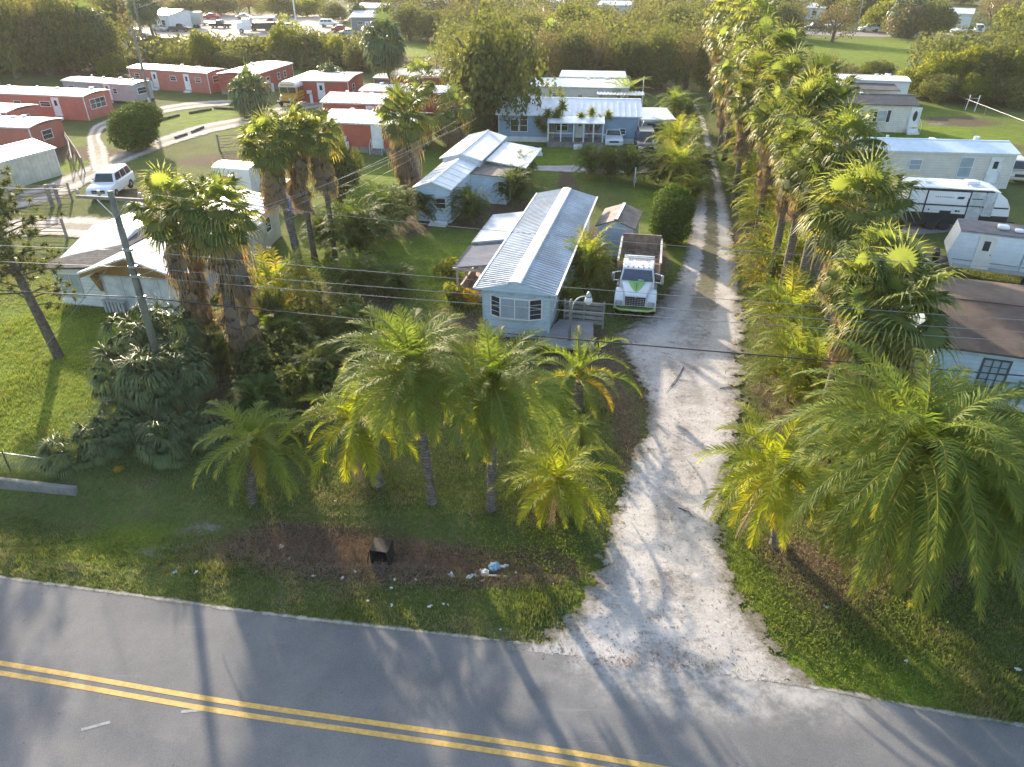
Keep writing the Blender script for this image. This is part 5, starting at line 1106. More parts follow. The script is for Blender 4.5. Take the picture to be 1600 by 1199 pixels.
def areca(n=60, L=2.1, nl=26, old=.9):
    S = Soup()
    for k in range(n):
        az = rng.uniform(0, 6.28); r_ = rng.uniform(0, .55); h_ = rng.uniform(.2, 1.9)
        frond(S, az+rng.normal(0, .4), R(rng.uniform(35, 85)), L*rng.uniform(.6, 1.05), rng.uniform(1.2, 2.1), nl, .40, .045, min(1, max(0, rng.normal(.1, .3))*old), (r_*math.cos(az), r_*math.sin(az), h_), vee=.5, droop=.5, curl=rng.normal(0, .3), seg=10)
    return S
ARECA = [areca(95).data('foliage', G_DATE), areca(90, 2.3, old=1.3).data('foliage', G_DATE)]
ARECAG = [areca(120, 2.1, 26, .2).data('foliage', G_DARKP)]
# ---- palms placed by the picture: crown centre, height or foot, radius
def palm_at(kind, cx, cy, rpx, foot=None, h=None, row=None, label='', group=None, mi=0, tr=(.17, .14), rz=None, sk=None, nm='palm_tree', cat='palm tree', zs=1.0, boots=0):
    if foot:
        b_ = P(*foot); Y = b_.y; z_ = zat(Y, cy); X = b_.x; top = (xat(cx, Y, z_)-X, 0, z_)
    elif row is not None:
        u = (cx-800)/CF; v = (cy-599.5)/CF; dy = math.cos(CP)-v*math.sin(CP); dz = -math.sin(CP)-v*math.cos(CP)
        Y = (9.5+row)/(u/dy-.172); z_ = CH+dz/dy*Y; X = u/dy*Y; top = (0, 0, z_)
    else:
        p = P(cx, cy, h); X, Y, z_ = p.x, p.y, h; top = (0, 0, h)
    nom = {'date': 2.35, 'big': 3.0, 'young': 1.75, 'spiky': 2.2, 'fardate': 2.2, 'fan': 1.75, 'farfan': 1.75, 'cabb': .98}[kind]
    s_ = rpx*dep(Y, z_)/CF/nom
    t = thing(nm, label, cat, (X, Y, gz(X, Y)), 0, group)
    data = {'date': DATE, 'big': DATEBIG, 'young': DATEYOUNG, 'spiky': [SPIKY], 'fardate': FARDATE, 'fan': FAN, 'farfan': FARFAN, 'cabb': CABB}[kind]
    rot = rng.uniform(0, 6.28) if rz is None else rz
    if z_ > .6: trunk(t, (top[0], top[1], z_-.05), tr[0], tr[1], boots=boots)
    add_mesh('crown', data[mi % len(data)], t, (top[0], top[1], z_), (s_, s_, s_*zs), rot)
    if sk is not None: add_mesh('dead_leaves', SKIRT[sk] if kind in ('fan', 'farfan', 'cabb') else DEADF, t, (top[0], top[1], z_), ((s_*1.05, s_*1.05, s_*1.15) if row is not None else (s_*1.35, s_*1.35, s_*1.5) if kind in ('fan', 'farfan', 'cabb') else (s_, s_, s_)), rot)
    return t, X, Y, z_
fg = 'date palms along the road verge'
PL = [
 ('date', 640, 575, 122, (675, 785), 'tall date palm with patterned trunk, left of the central pair on the road verge', 0, (.17, .15)),
 ('date', 770, 605, 118, (768, 795), 'tall date palm with patterned trunk, right of the central pair on the road verge', 1, (.17, .15)),
 ('young', 398, 690, 98, (395, 785), 'leftmost leafy date palm on the verge beside the palmetto thicket', 0, (.14, .14)),
 ('young', 555, 655, 108, (590, 755), 'date palm with dark thick trunk and yellowed fronds left of the central pair', 1, (.24, .2)),
 ('young', 872, 748, 90, (884, 800), 'low yellow-green date palm nearest the driveway on the verge', 1, (.12, .12)),
]
for (k, cx, cy, r_, ft, lab, mi, tr) in PL: palm_at(k, cx, cy, r_, foot=ft, label=lab, mi=mi, tr=tr, group=fg, sk=0 if k == 'date' or mi == 1 else None, boots=90)
palm_at('spiky', 905, 592, 92, foot=(903, 640), label='upright feathery palm with arching tawny fronds beside the yard lamp', tr=(.2, .17), boots=40)
palm_at('young', 905, 668, 38, foot=(908, 690), label='small bright palm between the upright palm and the driveway', mi=0)
palm_at('young', 478, 590, 48, foot=(482, 620), label='small pale green palm in the dark undergrowth behind the verge palms', mi=0)
palm_at('young', 1212, 735, 124, foot=(1215, 850), label='yellow-green date palm with dark stout trunk right of the driveway mouth', mi=1, tr=(.26, .2), group=fg, boots=40, sk=0)
palm_at('big', 1432, 712, 172, zs=1.15, foot=(1440, 895), label='largest arching date palm at the lower right in front of the blue house', mi=0, tr=(.26, .22), group=fg, boots=60, sk=0)
palm_at('big', 1595, 750, 125, foot=(1592, 900), label='date palm cut by the right picture edge beside the largest one', mi=1, tr=(.22, .2), group=fg)
palm_at('young', 1530, 640, 70, foot=(1530, 720), label='small arching palm directly under the grid window of the blue house', mi=0, group=fg)
palm_at('date', 1360, 655, 88, foot=(1350, 740), label='dense date palm wedged behind the largest one at the foot of the near fan palm', mi=0, group=fg)
palm_at('young', 1600, 605, 40, foot=(1603, 640), label='dark little palm at the right edge beside the blue house wall', mi=0)
# fan palm row along the drive
rowg = 'fan palms in the row beside the driveway'
RowL0 = [(1395,480,112,0,'nearest big fan palm of the row with a long hanging skirt',2,'fan'),(1340,325,98,0,'second fan palm of the row, broad crown over yellow lower leaves',1,'fan'),
 (1318,225,76,0,'fan palm in front of the cream home with shutters',None,'fan'),(1342,442,68,-1.2,'low fan palm with brown boots just behind the nearest fan palm',0,'fan'),(1262,262,54,-1.2,'fan palm with yellow lower leaf above the slanting thin trunk',None,'fan'),
 (1262,178,66,0,'fan palm with bushy crown right of the row middle',0,'fan'),(1296,165,58,1.2,'fan palm crown touching the charcoal roof',None,'fan'),(1215,185,55,-1.0,'fan palm with brown hanging skirt over the yellow feather palms',0,'fan'),
 (1232,130,58,.4,'fan palm of the row level with the white back home',None,'fan'),(1190,120,50,-.8,'fan palm with orange dead leaves at the left side of the row',0,'fan'),(1225,82,50,.8,'fan palm crown against the green field',None,'fan'),
 (1190,70,46,0,'fan palm of the upper row left of the green field',0,'farfan'),(1155,95,42,-1.2,'narrow crowned fan palm leaning over the drive',0,'farfan'),(1160,45,44,0,'fan palm near the top of the row',0,'farfan'),
 (1185,25,42,.8,'fan palm at the top of the row beside the bare tree',None,'farfan'),(1148,12,42,0,'topmost fan palm of the row at the picture edge',0,'farfan'),(1130,55,34,-.8,'slender fan palm at the far left end of the row',0,'farfan')]
RowL = RowL0+[(1290,268,58,-.6,'fan palm between the second palm and the bushy crown',1,'fan'),(1245,228,50,-1.4,'fan palm hanging yellow leaves over the golden feather palms',0,'fan'),(1322,268,56,.8,'fan palm in front of the cream home left end',0,'fan'),
 (1282,122,46,1.6,'fan palm behind the bushy crown, against the brown brush',0,'fan'),(1208,150,50,-.2,'fan palm tucked above the hanging brown skirt',1,'fan'),(1172,150,44,-1.6,'fan palm low on the drive side of the row',0,'fan'),(1208,108,48,.2,'fan palm between the upper row and the orange-leaved one',1,'fan'),
 (1140,120,36,-1.4,'small fan palm at the far drive side of the row',0,'farfan'),(1170,15,40,.6,'fan palm next to the topmost one of the row',0,'farfan'),(1128,25,34,-.6,'fan palm left of the topmost one of the row',0,'farfan'),(1372,400,66,-.2,'fan palm squeezed between the first and second big crowns',1,'fan')]
for (cx, cy, r_, off, lab, sk, kd) in RowL:
    r_ *= 1.03; sk = 1 if sk is None else sk
    t, X, Y, z_ = palm_at(kd, cx, cy, r_, row=off, label=lab, group=rowg, mi=int(cx) % 3, tr=(.24, .18), sk=sk, boots=0, nm='fan_palm')
    print('row', cx, cy, round(X, 1), round(Y, 1), round(z_, 1))
# yellow-green feather palms under the row
und = 'feather palms under the fan palm row'
for i, (cx, cy, r_, h_, lab) in enumerate(((1250,598,66,2.1,'feather palm at the driveway edge, directly behind the yellow date palm'),(1240,522,62,2.2,'feather palm level with the ramp of the central home'),(1222,440,62,2.3,'golden feather palm level with the parked dump truck'),
        (1225,362,56,2.3,'golden feather palm level with the garden shed'),(1290,560,55,2.4,'feather palm tucked between the drive and the nearest fan palm'),(1195,300,44,2.4,'feather palm level with the trimmed round hedge bush'),(1180,246,40,2.4,'orange tipped feather palm beside the narrow part of the drive'),
        (1165,205,34,2.4,'feather palm opposite the blue house carport'),(1255,318,40,2.4,'dark feather palm among the thin trunks of the row'),(1280,470,44,2.6,'feather palm in the shade behind the golden ones'),(1150,165,28,2.6,'far feather palm at the bend of the drive'),(1140,135,24,3,'farthest feather palm at the head of the drive'),(1285,632,60,2.2,'feather palm filling behind the yellow date palm, right part'),(1320,700,60,1.8,'feather palm low under the left fronds of the largest date palm'),(1265,420,46,2.4,'feather palm between golden ones and the thin trunks'),(1190,345,36,2.0,'small golden feather palm bordering the drive above the truck level'),(1172,275,34,2.0,'small feather palm bordering the drive below the orange tipped one'),(1335,560,46,3.0,'feather palm right behind the skirt of the nearest fan palm'),(1380,830,60,1.0,'low feather growth beneath the largest date palm'))):
    p = P(cx, cy, h_*.5); s_ = r_*1.4*dep(p.y, 1.5)/CF/1.9
    t = thing('feather_palm', lab, 'palm', (p.x, p.y, gz(p.x, p.y)), 0, und); add_mesh('fronds', ARECA[1] if i in (2, 3, 6) else ARECA[0], t, (0, 0, -.1), (s_, s_, s_), rng.uniform(0, 6))
    m = MB()
    for q in range(6): a = rng.uniform(0, 6.28); m.tube([(.25*math.cos(a)*s_, .25*math.sin(a)*s_, -.1), (.45*math.cos(a)*s_, .45*math.sin(a)*s_, 1.6*s_)], [.05, .03], 5)
    m.build('stem', TRUNK, t)
# other palms by foot
for (kd, cx, cy, r_, ft, lab, sk, mi, nm, tr) in (
 ('fan', 268, 325, 74, (305, 560), 'fan palm with ragged brown skirt right beside the utility pole', 0, 0, 'fan_palm', (.2, .16)),
 ('fan', 338, 328, 80, (375, 575), 'fan palm with the thickest brown skirt, right of the utility pole', 2, 1, 'fan_palm', (.3, .25)),
 ('fan', 415, 222, 56, (470, 420), 'leftmost fan palm of the trio over the dark hedge', 1, 2, 'fan_palm', (.26, .2)),
 ('fan', 455, 205, 48, (492, 405), 'middle fan palm of the trio over the dark hedge', 0, 0, 'fan_palm', (.2, .16)),
 ('fan', 497, 208, 50, (524, 402), 'rightmost fan palm of the trio, on a thin pale leaning trunk', 1, 1, 'fan_palm', (.18, .13)),
 ('fan', 632, 178, 56, (652, 292), 'big fan palm with grey shaggy trunk left of the whitewashed trailer', 2, 0, 'fan_palm', (.5, .4)),
 ('farfan', 656, 122, 38, (668, 215), 'fan palm crown just above the shaggy grey one', None, 1, 'fan_palm', (.2, .18)),
 ('farfan', 708, 165, 38, (720, 235), 'fan palm with orange dead leaf behind the whitewashed trailer', 0, 0, 'fan_palm', (.36, .3)),
 ('farfan', 738, 108, 44, (765, 205), 'leaning fan palm in front of the big oak', 0, 1, 'fan_palm', (.3, .2)),
 ('farfan', 744, 78, 32, (768, 195), 'smaller upper fan palm in front of the big oak', None, 0, 'fan_palm', (.2, .18)),
 ('farfan', 860, 52, 26, (864, 112), 'slender fan palm rising out of the trees behind the cream home', None, 0, 'fan_palm', (.2, .18)),
 ('cabb', 600, 62, 34, (612, 150), 'tall round-headed cabbage palm on a pale trunk above the red park', None, 0, 'cabbage_palm', (.2, .17)),
 ('cabb', 518, 118, 21, (521, 145), 'round-headed cabbage palm between the two middle red homes', None, 0, 'cabbage_palm', (.2, .17)),
 ('cabb', 388, 140, 31, (392, 182), 'round-headed cabbage palm left of the school bus', None, 0, 'cabbage_palm', (.2, .17)),
 ('cabb', 222, 5, 24, (246, 78), 'dark cabbage palm leaning at the top left over the scrapyard', None, 0, 'cabbage_palm', (.25, .2)),
 ('cabb', 135, 40, 30, (150, 112), 'tall shaggy cabbage palm in the trees at the top left', None, 0, 'cabbage_palm', (.25, .2)),
 ('fardate', 978, 146, 42, (976, 172), 'date palm with orange lower fronds behind the blue house', None, 1, 'palm_tree', (.25, .25)),
 ('fardate', 1055, 160, 36, (1053, 200), 'date palm with yellow skirt between carport and drive', None, 0, 'palm_tree', (.2, .2)),
 ('cabb', 1420, 18, 28, (1425, 58), 'pale leaning cabbage palm beside the far street', None, 0, 'cabbage_palm', (.25, .2)),
 ('cabb', 560, 20, 16, (556, 45), 'small round cabbage palm in front of the warehouse', None, 0, 'cabbage_palm', (.2, .17)),
):
    palm_at(kd, cx, cy, r_, foot=ft, label=lab, sk=sk, mi=mi, nm=nm, tr=tr)
def bush_at(data, px, py, rpx, label, nm='shrub', cat='shrub', group=None, nom=1.0, zs=1.0, part='foliage', z0=0.0, stems=0, stemmat=BARK, sh=1.0):
    p = P(px, py); s_ = rpx*dep(p.y, 1)/CF/nom
    t = thing(nm, label, cat, (p.x, p.y, gz(p.x, p.y)), 0, group)
    add_mesh(part, data, t, (0, 0, z0*s_), (s_, s_, s_*zs), rng.uniform(0, 6.28))
    if stems:
        m = MB()
        for q in range(stems):
            a = q*2.4; r_ = .12*s_*stems**.5; m.tube([(r_*math.cos(a), r_*math.sin(a), -.1), (r_*2.2*math.cos(a), r_*2.2*math.sin(a), sh*s_*zs)], [.07, .04], 6)
        m.build('stem', stemmat, t)
    return t
# feather palms and palmettos elsewhere
for (d_, px, py, r_, lab, nm, n_, zs) in (
 (ARECA[1], 440, 505, 72, 'yellow-green feather palm clump lit from behind below the palm trio', 'feather_palm', 1.9, 1.1),
 (ARECA[0], 385, 520, 50, 'feather palm clump at the foot of the thick-skirted fan palm', 'feather_palm', 1.9, 1.0),
 (ARECA[0], 405, 560, 60, 'shaded feather palm clump above the leftmost verge palm', 'feather_palm', 1.9, .9),
 (ARECA[0], 918, 455, 48, 'feathery palm clump leaning against the right side of the central home', 'feather_palm', 1.9, 1.35),
 (ARECA[0], 885, 490, 30, 'small feathery palm under the gutter of the central home', 'feather_palm', 1.9, 1.3),
 (ARECA[0], 1055, 262, 46, 'feather palm left of the drive, behind the trimmed hedge bush', 'feather_palm', 1.9, 1.1),
 (ARECA[0], 1058, 300, 50, 'feather palm whose fronds hang over the trimmed hedge bush', 'feather_palm', 1.9, 1.1),
 (ARECA[0], 1066, 240, 36, 'feather palm left of the drive next to the dark pickup', 'feather_palm', 1.9, 1.0),
 (ARECA[0], 1080, 318, 34, 'feather palm nearest the drive above the hedge bush', 'feather_palm', 1.9, 1.0),
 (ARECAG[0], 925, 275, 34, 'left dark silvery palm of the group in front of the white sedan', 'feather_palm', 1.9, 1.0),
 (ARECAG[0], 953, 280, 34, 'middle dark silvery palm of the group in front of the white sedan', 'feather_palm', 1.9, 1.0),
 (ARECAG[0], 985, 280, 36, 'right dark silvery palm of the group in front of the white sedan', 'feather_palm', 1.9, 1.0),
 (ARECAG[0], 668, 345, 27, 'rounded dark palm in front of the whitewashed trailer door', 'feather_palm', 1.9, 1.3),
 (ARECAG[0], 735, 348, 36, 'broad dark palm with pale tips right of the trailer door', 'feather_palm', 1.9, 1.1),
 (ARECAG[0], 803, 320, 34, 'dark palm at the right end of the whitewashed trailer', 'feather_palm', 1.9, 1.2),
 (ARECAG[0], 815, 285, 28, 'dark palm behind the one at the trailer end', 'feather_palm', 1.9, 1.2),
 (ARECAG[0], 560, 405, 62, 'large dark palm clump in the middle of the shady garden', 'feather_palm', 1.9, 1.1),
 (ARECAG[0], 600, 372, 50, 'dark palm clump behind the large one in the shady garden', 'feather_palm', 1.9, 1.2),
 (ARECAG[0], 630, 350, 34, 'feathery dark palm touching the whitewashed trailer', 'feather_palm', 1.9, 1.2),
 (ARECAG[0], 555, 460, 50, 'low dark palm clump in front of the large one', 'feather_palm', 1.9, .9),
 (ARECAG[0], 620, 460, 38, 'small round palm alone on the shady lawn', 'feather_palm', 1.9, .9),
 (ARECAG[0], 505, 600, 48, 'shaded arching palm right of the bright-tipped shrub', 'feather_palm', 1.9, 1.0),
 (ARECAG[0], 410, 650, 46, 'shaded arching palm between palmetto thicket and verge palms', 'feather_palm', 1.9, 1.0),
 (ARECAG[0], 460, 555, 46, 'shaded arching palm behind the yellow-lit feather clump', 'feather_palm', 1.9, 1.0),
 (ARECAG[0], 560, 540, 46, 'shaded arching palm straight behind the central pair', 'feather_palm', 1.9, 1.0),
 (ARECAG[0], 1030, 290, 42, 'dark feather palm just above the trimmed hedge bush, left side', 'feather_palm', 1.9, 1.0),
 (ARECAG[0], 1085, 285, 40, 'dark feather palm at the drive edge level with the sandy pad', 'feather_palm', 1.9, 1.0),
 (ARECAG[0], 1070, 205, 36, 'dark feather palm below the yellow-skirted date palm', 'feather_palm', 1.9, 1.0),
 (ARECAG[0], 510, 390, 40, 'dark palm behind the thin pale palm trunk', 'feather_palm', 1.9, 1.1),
):
    bush_at(d_, px, py, r_, lab, nm, 'palm', nom=n_, zs=zs, part='fronds', z0=-.1)
pg = 'palmetto clumps in the thicket around the utility pole'
for i, (px, py, r_, z_, lab) in enumerate(((205,640,62,1.9,'left head of the big grey-green palmetto thicket'),(255,655,66,2.3,'central head of the big palmetto thicket'),(300,640,60,2.1,'right head of the big palmetto thicket'),(235,600,60,2.6,'upper head of the palmetto thicket in front of the pole'),(285,590,60,2.6,'upper right head of the palmetto thicket'),
        (190,690,50,1.0,'lower left head of the palmetto thicket'),(265,715,55,1.0,'lowest hanging head of the palmetto thicket'),(105,725,48,.6,'small palmetto at the end of the wire fence'),(160,710,50,.8,'palmetto between the fence end and the thicket'),(325,690,46,.9,'palmetto beside the leftmost verge palm'),(330,560,44,1.4,'palmetto at the foot of the skirted fan palm'))):
    p = P(px, py); s_ = r_*dep(p.y, 1)/CF/1.4
    t = thing('palmetto', lab, 'palmetto', (p.x, p.y, gz(p.x, p.y)), 0, pg); add_mesh('foliage', METTO[i % 2], t, (0, 0, z_), (s_, s_, s_), rng.uniform(0, 6.28))
    m = MB(); m.tube([(0, 0, -.1), (.05, 0, z_)], [.16, .13], 8); m.build('stem', BOOT, t)
# ---- leafy crowns for broadleaved trees and shrubs, radius about 1
def leafy(nl=5200, lobes=16, size=.075, lobe_r=(.30, .50), flat=.85, bottom=-.8, seed=0, gap=.12, trim=False):
    g = np.random.default_rng(seed); S = Soup()
    cs = []
    for k in range(lobes):
        v = nrm(g.normal(size=3)); v[2] = abs(v[2])*1.1-.45 if not trim else v[2]
        r_ = g.uniform(*lobe_r); cs.append((v*(1-r_)*g.uniform(.6, 1.3), r_))
    cs.append((np.array([0, 0, 0.]), .6))
    per = nl//len(cs)
    for c_, r_ in cs:
        n = int(per*(r_/.4)**1.6)
        v = nrm(g.normal(size=(n, 3))); rad = r_*(1-np.abs(g.normal(0, .16, n)))
        nz = np.array([noise.noise(Vector((a*3.1+c_[0]*5, b_*3.1, c2*3.1+seed))) for a, b_, c2 in v])
        keep = nz > -gap*2
        v = v[keep]; rad = rad[keep]*(1+.18*nz[keep]); n = len(v)
        p = c_+v*rad[:, None]*np.array([1, 1, flat]); p[:, 2] = np.maximum(p[:, 2], bottom+g.uniform(0, .1, n))
        d = nrm(v+g.normal(0, .75, (n, 3))); u = nrm(np.cross(d, g.normal(size=(n, 3)))); w_ = np.cross(d, u); s_ = size*g.uniform(.55, 1.35, (n, 1))
        V = np.stack([p-u*s_, p+w_*s_*.55, p+u*s_, p-w_*s_*.55], 1).reshape(-1, 3); k = (np.arange(n)*4)[:, None]
        F_ = np.concatenate([k+np.array([0, 1, 2]), k+np.array([0, 2, 3])])
        T = np.stack([np.clip(g.random()*.45+.55*g.random(n), 0, 1), np.where(g.random(n) < .08, g.random(n)*.8, g.random()*.15)], 1)
        S.put(V, F_, np.repeat(T, 4, 0))
    return S
OAKM = [leafy(17000, 26, .036, (.22, .46), gap=.06, seed=s_).data('leafy_crown', G_OAK) for s_ in (1, 2, 3)]
LIMEM = [leafy(13000, 22, .040, (.22, .46), seed=s_, gap=.1).data('leafy_crown', G_LIME) for s_ in (4, 5)]
WISPM = [leafy(9000, 26, .034, (.2, .4), seed=s_, gap=-.02).data('leafy_crown', G_WISP) for s_ in (6, 7)]
HEDGEM = leafy(16000, 6, .035, (.5, .7), flat=1, bottom=-.75, seed=8, gap=.9, trim=True).data('leafy_crown', G_HEDGE)
SHRUBM = [leafy(3000, 9, .085, (.35, .5), seed=9).data('leafy_crown', G_OAK), leafy(2600, 9, .085, (.3, .5), seed=10).data('leafy_crown', G_LIME)]
CROTM = leafy(1500, 8, .11, (.35, .5), seed=12).data('leafy_crown', G_CROTON)
FLOWM = leafy(500, 6, .11, (.3, .5), seed=13).data('flowers', G_FLOWER)
def tree_at(px, pyb, pyt, wpx, mesh, lab, group=None, nm='tree', cat='tree', limbs=4, low=.0):
    if pyb < 160 and pyb > 20 and pyt < 70: pyt -= 9
    p = P(px, pyb); Y = p.y; zt = max(zat(Y, pyt), 1.2); rx = wpx*.58*dep(Y, zt*.5)/CF
    zb = zt*low; rz_ = (zt-zb)/1.62; cz = zt-rz_*.97
    t = thing(nm, lab, cat, (p.x, p.y, gz(p.x, p.y)), 0, group)
    m = MB(); r_ = max(.10, min(.45, zt*.035)); m.tube([(0, 0, -.2), (.1, 0, zt*.3), (.0, .1, cz)], [r_*1.3, r_, r_*.5], 8)
    for k in range(limbs):
        a = rng.uniform(0, 6.28); m.tube([(0.05, 0, zt*.25), (rx*.35*math.cos(a), rx*.35*math.sin(a), zt*.5), (rx*.65*math.cos(a), rx*.65*math.sin(a), zt*.72)], [r_*.6, r_*.4, r_*.15], 6)
    m.build('trunk', BARK, t); add_mesh('crown', mesh, t, (0, 0, cz), (rx, rx*.95, rz_*1.15), rng.uniform(0, 6.28))
    return t
O, Lm, Wp = OAKM, LIMEM, WISPM
for (px, pb, pt, w_, me_, lab) in (
 (775, 205, -8, 160, O[0], 'big dark oak left of the cream home'), (742, 160, 20, 90, O[1], 'golden-lit oak shoulder left of the big dark oak'), (808, 150, 30, 70, O[2], 'dark tree right of the big oak, over the cream home'),
 (850, 132, 40, 70, Wp[0], 'dry brownish tree behind the left part of the cream home roof'), (890, 130, 36, 80, O[1], 'rounded tree behind the middle of the cream home'), (935, 130, 40, 80, Wp[1], 'dry tree behind the right part of the cream home'),
 (985, 134, 42, 84, O[2], 'dark rounded tree above the orange-fronded date palm'), (1030, 140, 40, 74, O[0], 'rounded tree over the carport'), (1070, 140, 44, 60, Wp[0], 'dry tree at the head of the driveway'), (1105, 140, 34, 56, O[1], 'dark tree beside the far end of the drive'),
 (835, 84, 12, 90, O[2], 'far oak above the dry trees, left of centre'), (895, 72, 2, 90, Lm[0], 'far bright tree above the cream home'), (945, 66, 12, 60, O[0], 'far dark tree left of the distant white trailer'), (1000, 70, 2, 84, Wp[1], 'far dry tree in the top middle'), (1060, 80, 0, 100, O[1], 'far broad oak at the top, left of the palm row'), (1110, 80, 5, 60, O[2], 'far oak touching the palm row'),
 (640, 62, 4, 70, O[1], 'dark vine-covered tree at the end of the small field'), (680, 64, 12, 70, O[2], 'dark rounded tree right of the vine-covered one'), (715, 60, -2, 70, Wp[0], 'dry tree above the dark rounded one'), (605, 48, 5, 40, O[0], 'dark tree behind the tall round palm'),
 (28, 122, -30, 110, O[0], 'tall tree at the top left corner, lowest branches over the lawn'), (78, 118, -20, 90, Wp[0], 'vine-hung tree second from the top left corner'), (118, 115, -35, 90, O[1], 'tall vine-hung tree third from the top left corner'), (160, 112, -10, 80, O[2], 'tall dark tree beside the scrapyard edge'), (60, 90, -60, 120, Wp[1], 'pale lit tree behind the first row at the top left'), (185, 60, -20, 60, O[0], 'tree at the scrapyard back left corner'),
 (10, 110, 30, 60, O[2], 'dark bush tree at the left edge above the lawn'), (178, 118, 76, 46, Lm[0], 'rounded bright tree left of the far red home'), (205, 108, 82, 40, O[1], 'dark rounded tree just behind the far red home'),
 (268, 108, 78, 46, Lm[1], 'bright shrub behind the far red home'), (322, 108, 44, 56, Lm[0], 'loose bright tree behind the right end of the far red home'), (368, 110, 70, 56, O[2], 'dark rounded tree left of the brick end-on home'), (348, 90, 62, 44, Wp[1], 'dry shrub at the scrapyard fence'),
 (412, 96, 62, 56, Lm[0], 'bright rounded shrub behind the end-on home'), (452, 100, 28, 66, Lm[1], 'bright tall shrub below the light pole'), (485, 104, 48, 60, O[0], 'dark shrub behind the round-headed palm'), (525, 104, 58, 56, Lm[0], 'bright shrub left of the tall round palm'), (565, 112, 62, 60, O[1], 'dark rounded tree under the tall round palm'), (592, 112, 84, 36, O[2], 'dark small tree right of the tall round palm trunk'),
 (300, 26, -6, 60, O[1], 'far dark tree behind the scrapyard left part'), (345, 24, -10, 60, O[2], 'far dark tree behind the scrapyard middle'), (390, 22, -8, 60, Wp[0], 'far dry tree behind the scrapyard'), (435, 26, -8, 60, O[0], 'far dark tree behind the scrapyard right part'), (480, 26, -2, 60, Lm[1], 'far bright tree right of the light pole'), (520, 34, 6, 50, O[1], 'far dark tree left of the warehouse'),
 (255, 22, -12, 50, Wp[1], 'far dry tree above the grey shed'), (570, 8, -20, 60, O[2], 'far tree behind the pale blue building'), (625, 12, -14, 50, Wp[0], 'far dry tree right of the warehouse'),
 (1215, 60, -4, 60, O[2], 'dark tree behind the palm row at the far street'), (1240, 58, 8, 46, Wp[1], 'grey-brown bare tree left of the distant cottage'), (1300, 66, 2, 70, Wp[0], 'bare twiggy tree left of the silver car'), (1385, 50, -6, 70, Lm[0], 'golden tree right of the silver car'), (1410, 60, 0, 60, Wp[1], 'pale willow-like tree beside the far street'), (1450, 60, -2, 76, O[0], 'dark tree left of the white house with carport'),
 (1345, 30, -14, 50, O[1], 'far tree behind the silver car'), (1290, 30, -10, 40, O[2], 'far tree behind the cottage'), (1545, 45, -6, 60, Wp[0], 'pale dry tree right of the white house with carport'), (1585, 70, 6, 80, Lm[1], 'bright tree at the top right corner'), (1500, 8, -20, 60, O[0], 'far tree behind the white house with carport'),
 (1320, 132, 92, 44, Wp[0], 'brown dead shrub behind the palm row'), (1296, 122, 78, 50, Wp[1], 'brown dead brush left of the green field'), (1370, 122, 88, 56, O[1], 'dark green shrub behind the white back home'), (1345, 125, 98, 30, Lm[0], 'small bright shrub left of the dark one behind the back home'),
 (1440, 150, 78, 76, Lm[1], 'yellow-green tree right of the white back home'), (1490, 152, 66, 84, Lm[0], 'large yellow-green tree in the right thicket'), (1548, 155, 56, 100, O[0], 'large dark green tree in the right thicket'), (1600, 162, 48, 90, Lm[1], 'large tree at the right edge of the thicket'), (1462, 160, 104, 60, O[2], 'dark low tree at the left foot of the thicket'), (1515, 162, 106, 64, Lm[0], 'low bright tree at the foot of the thicket'), (1575, 168, 112, 70, O[1], 'low dark tree at the right foot of the thicket'), (1500, 158, 122, 36, Wp[1], 'low orange-brown shrub at the foot of the thicket'),
 (530, 320, 190, 84, O[0], 'dense dark tree right of the palm trio'), (545, 285, 215, 50, O[2], 'dark tree touching the nearest red home'), (700, 225, 160, 44, Lm[1], 'bright leafy shrub behind the whitewashed trailer'), (745, 220, 170, 40, O[1], 'dark shrub left of the blue house'),
 (430, 540, 425, 42, O[1], 'shaded shrub behind the yellow feather palm clump'), (500, 600, 525, 43, O[2], 'shaded leafy shrub with bright twig tips above the verge palms'), (395, 640, 585, 42, O[0], 'dark shrub between palmetto thicket and verge palms'), (450, 660, 615, 36, O[1], 'dark shrub behind the leftmost verge palm'),
 (880, 152, 128, 20, O[0], 'small dark round tree at the front of the cream home'), (912, 158, 138, 20, O[1], 'second small dark round shrub at the front of the cream home'), (988, 218, 200, 17, O[2], 'small dark shrub at the corner of the blue house'), (1240, 250, 205, 40, O[0], 'dark shrub filling the row under the fan palms'), (1270, 400, 340, 46, O[1], 'dark shrub between thin trunks of the row'), (1300, 480, 400, 46, O[2], 'dark shrub behind the golden feather palms')):
    tree_at(px, pb, pt, w_, me_, lab, group='trees and shrubs around the plots')
# trimmed bushes
def trimmed(px, pyb, pyt, w_, lab, k_=1.08):
    p = P(px, pyb); zt = zat(p.y+1.5, pyt); rx = k_*w_/2*dep(p.y, zt*.5)/CF
    t = thing('trimmed_bush', lab, 'bush', (p.x, p.y+rx*.6, 0)); add_mesh('crown', HEDGEM, t, (0, 0, zt*.47), (rx, rx, zt*.56), 1.0)
    MB().tube([(0, 0, -.1), (0, 0, zt*.5)], [.15, .1], 7).build('trunk', BARK, t)
trimmed(205, 238, 164, 84, 'large round clipped bush beside the sandy fork on the left', 1.3); trimmed(1046, 385, 292, 80, 'tall rounded clipped bush left of the driveway, with golden edges', 1.25)
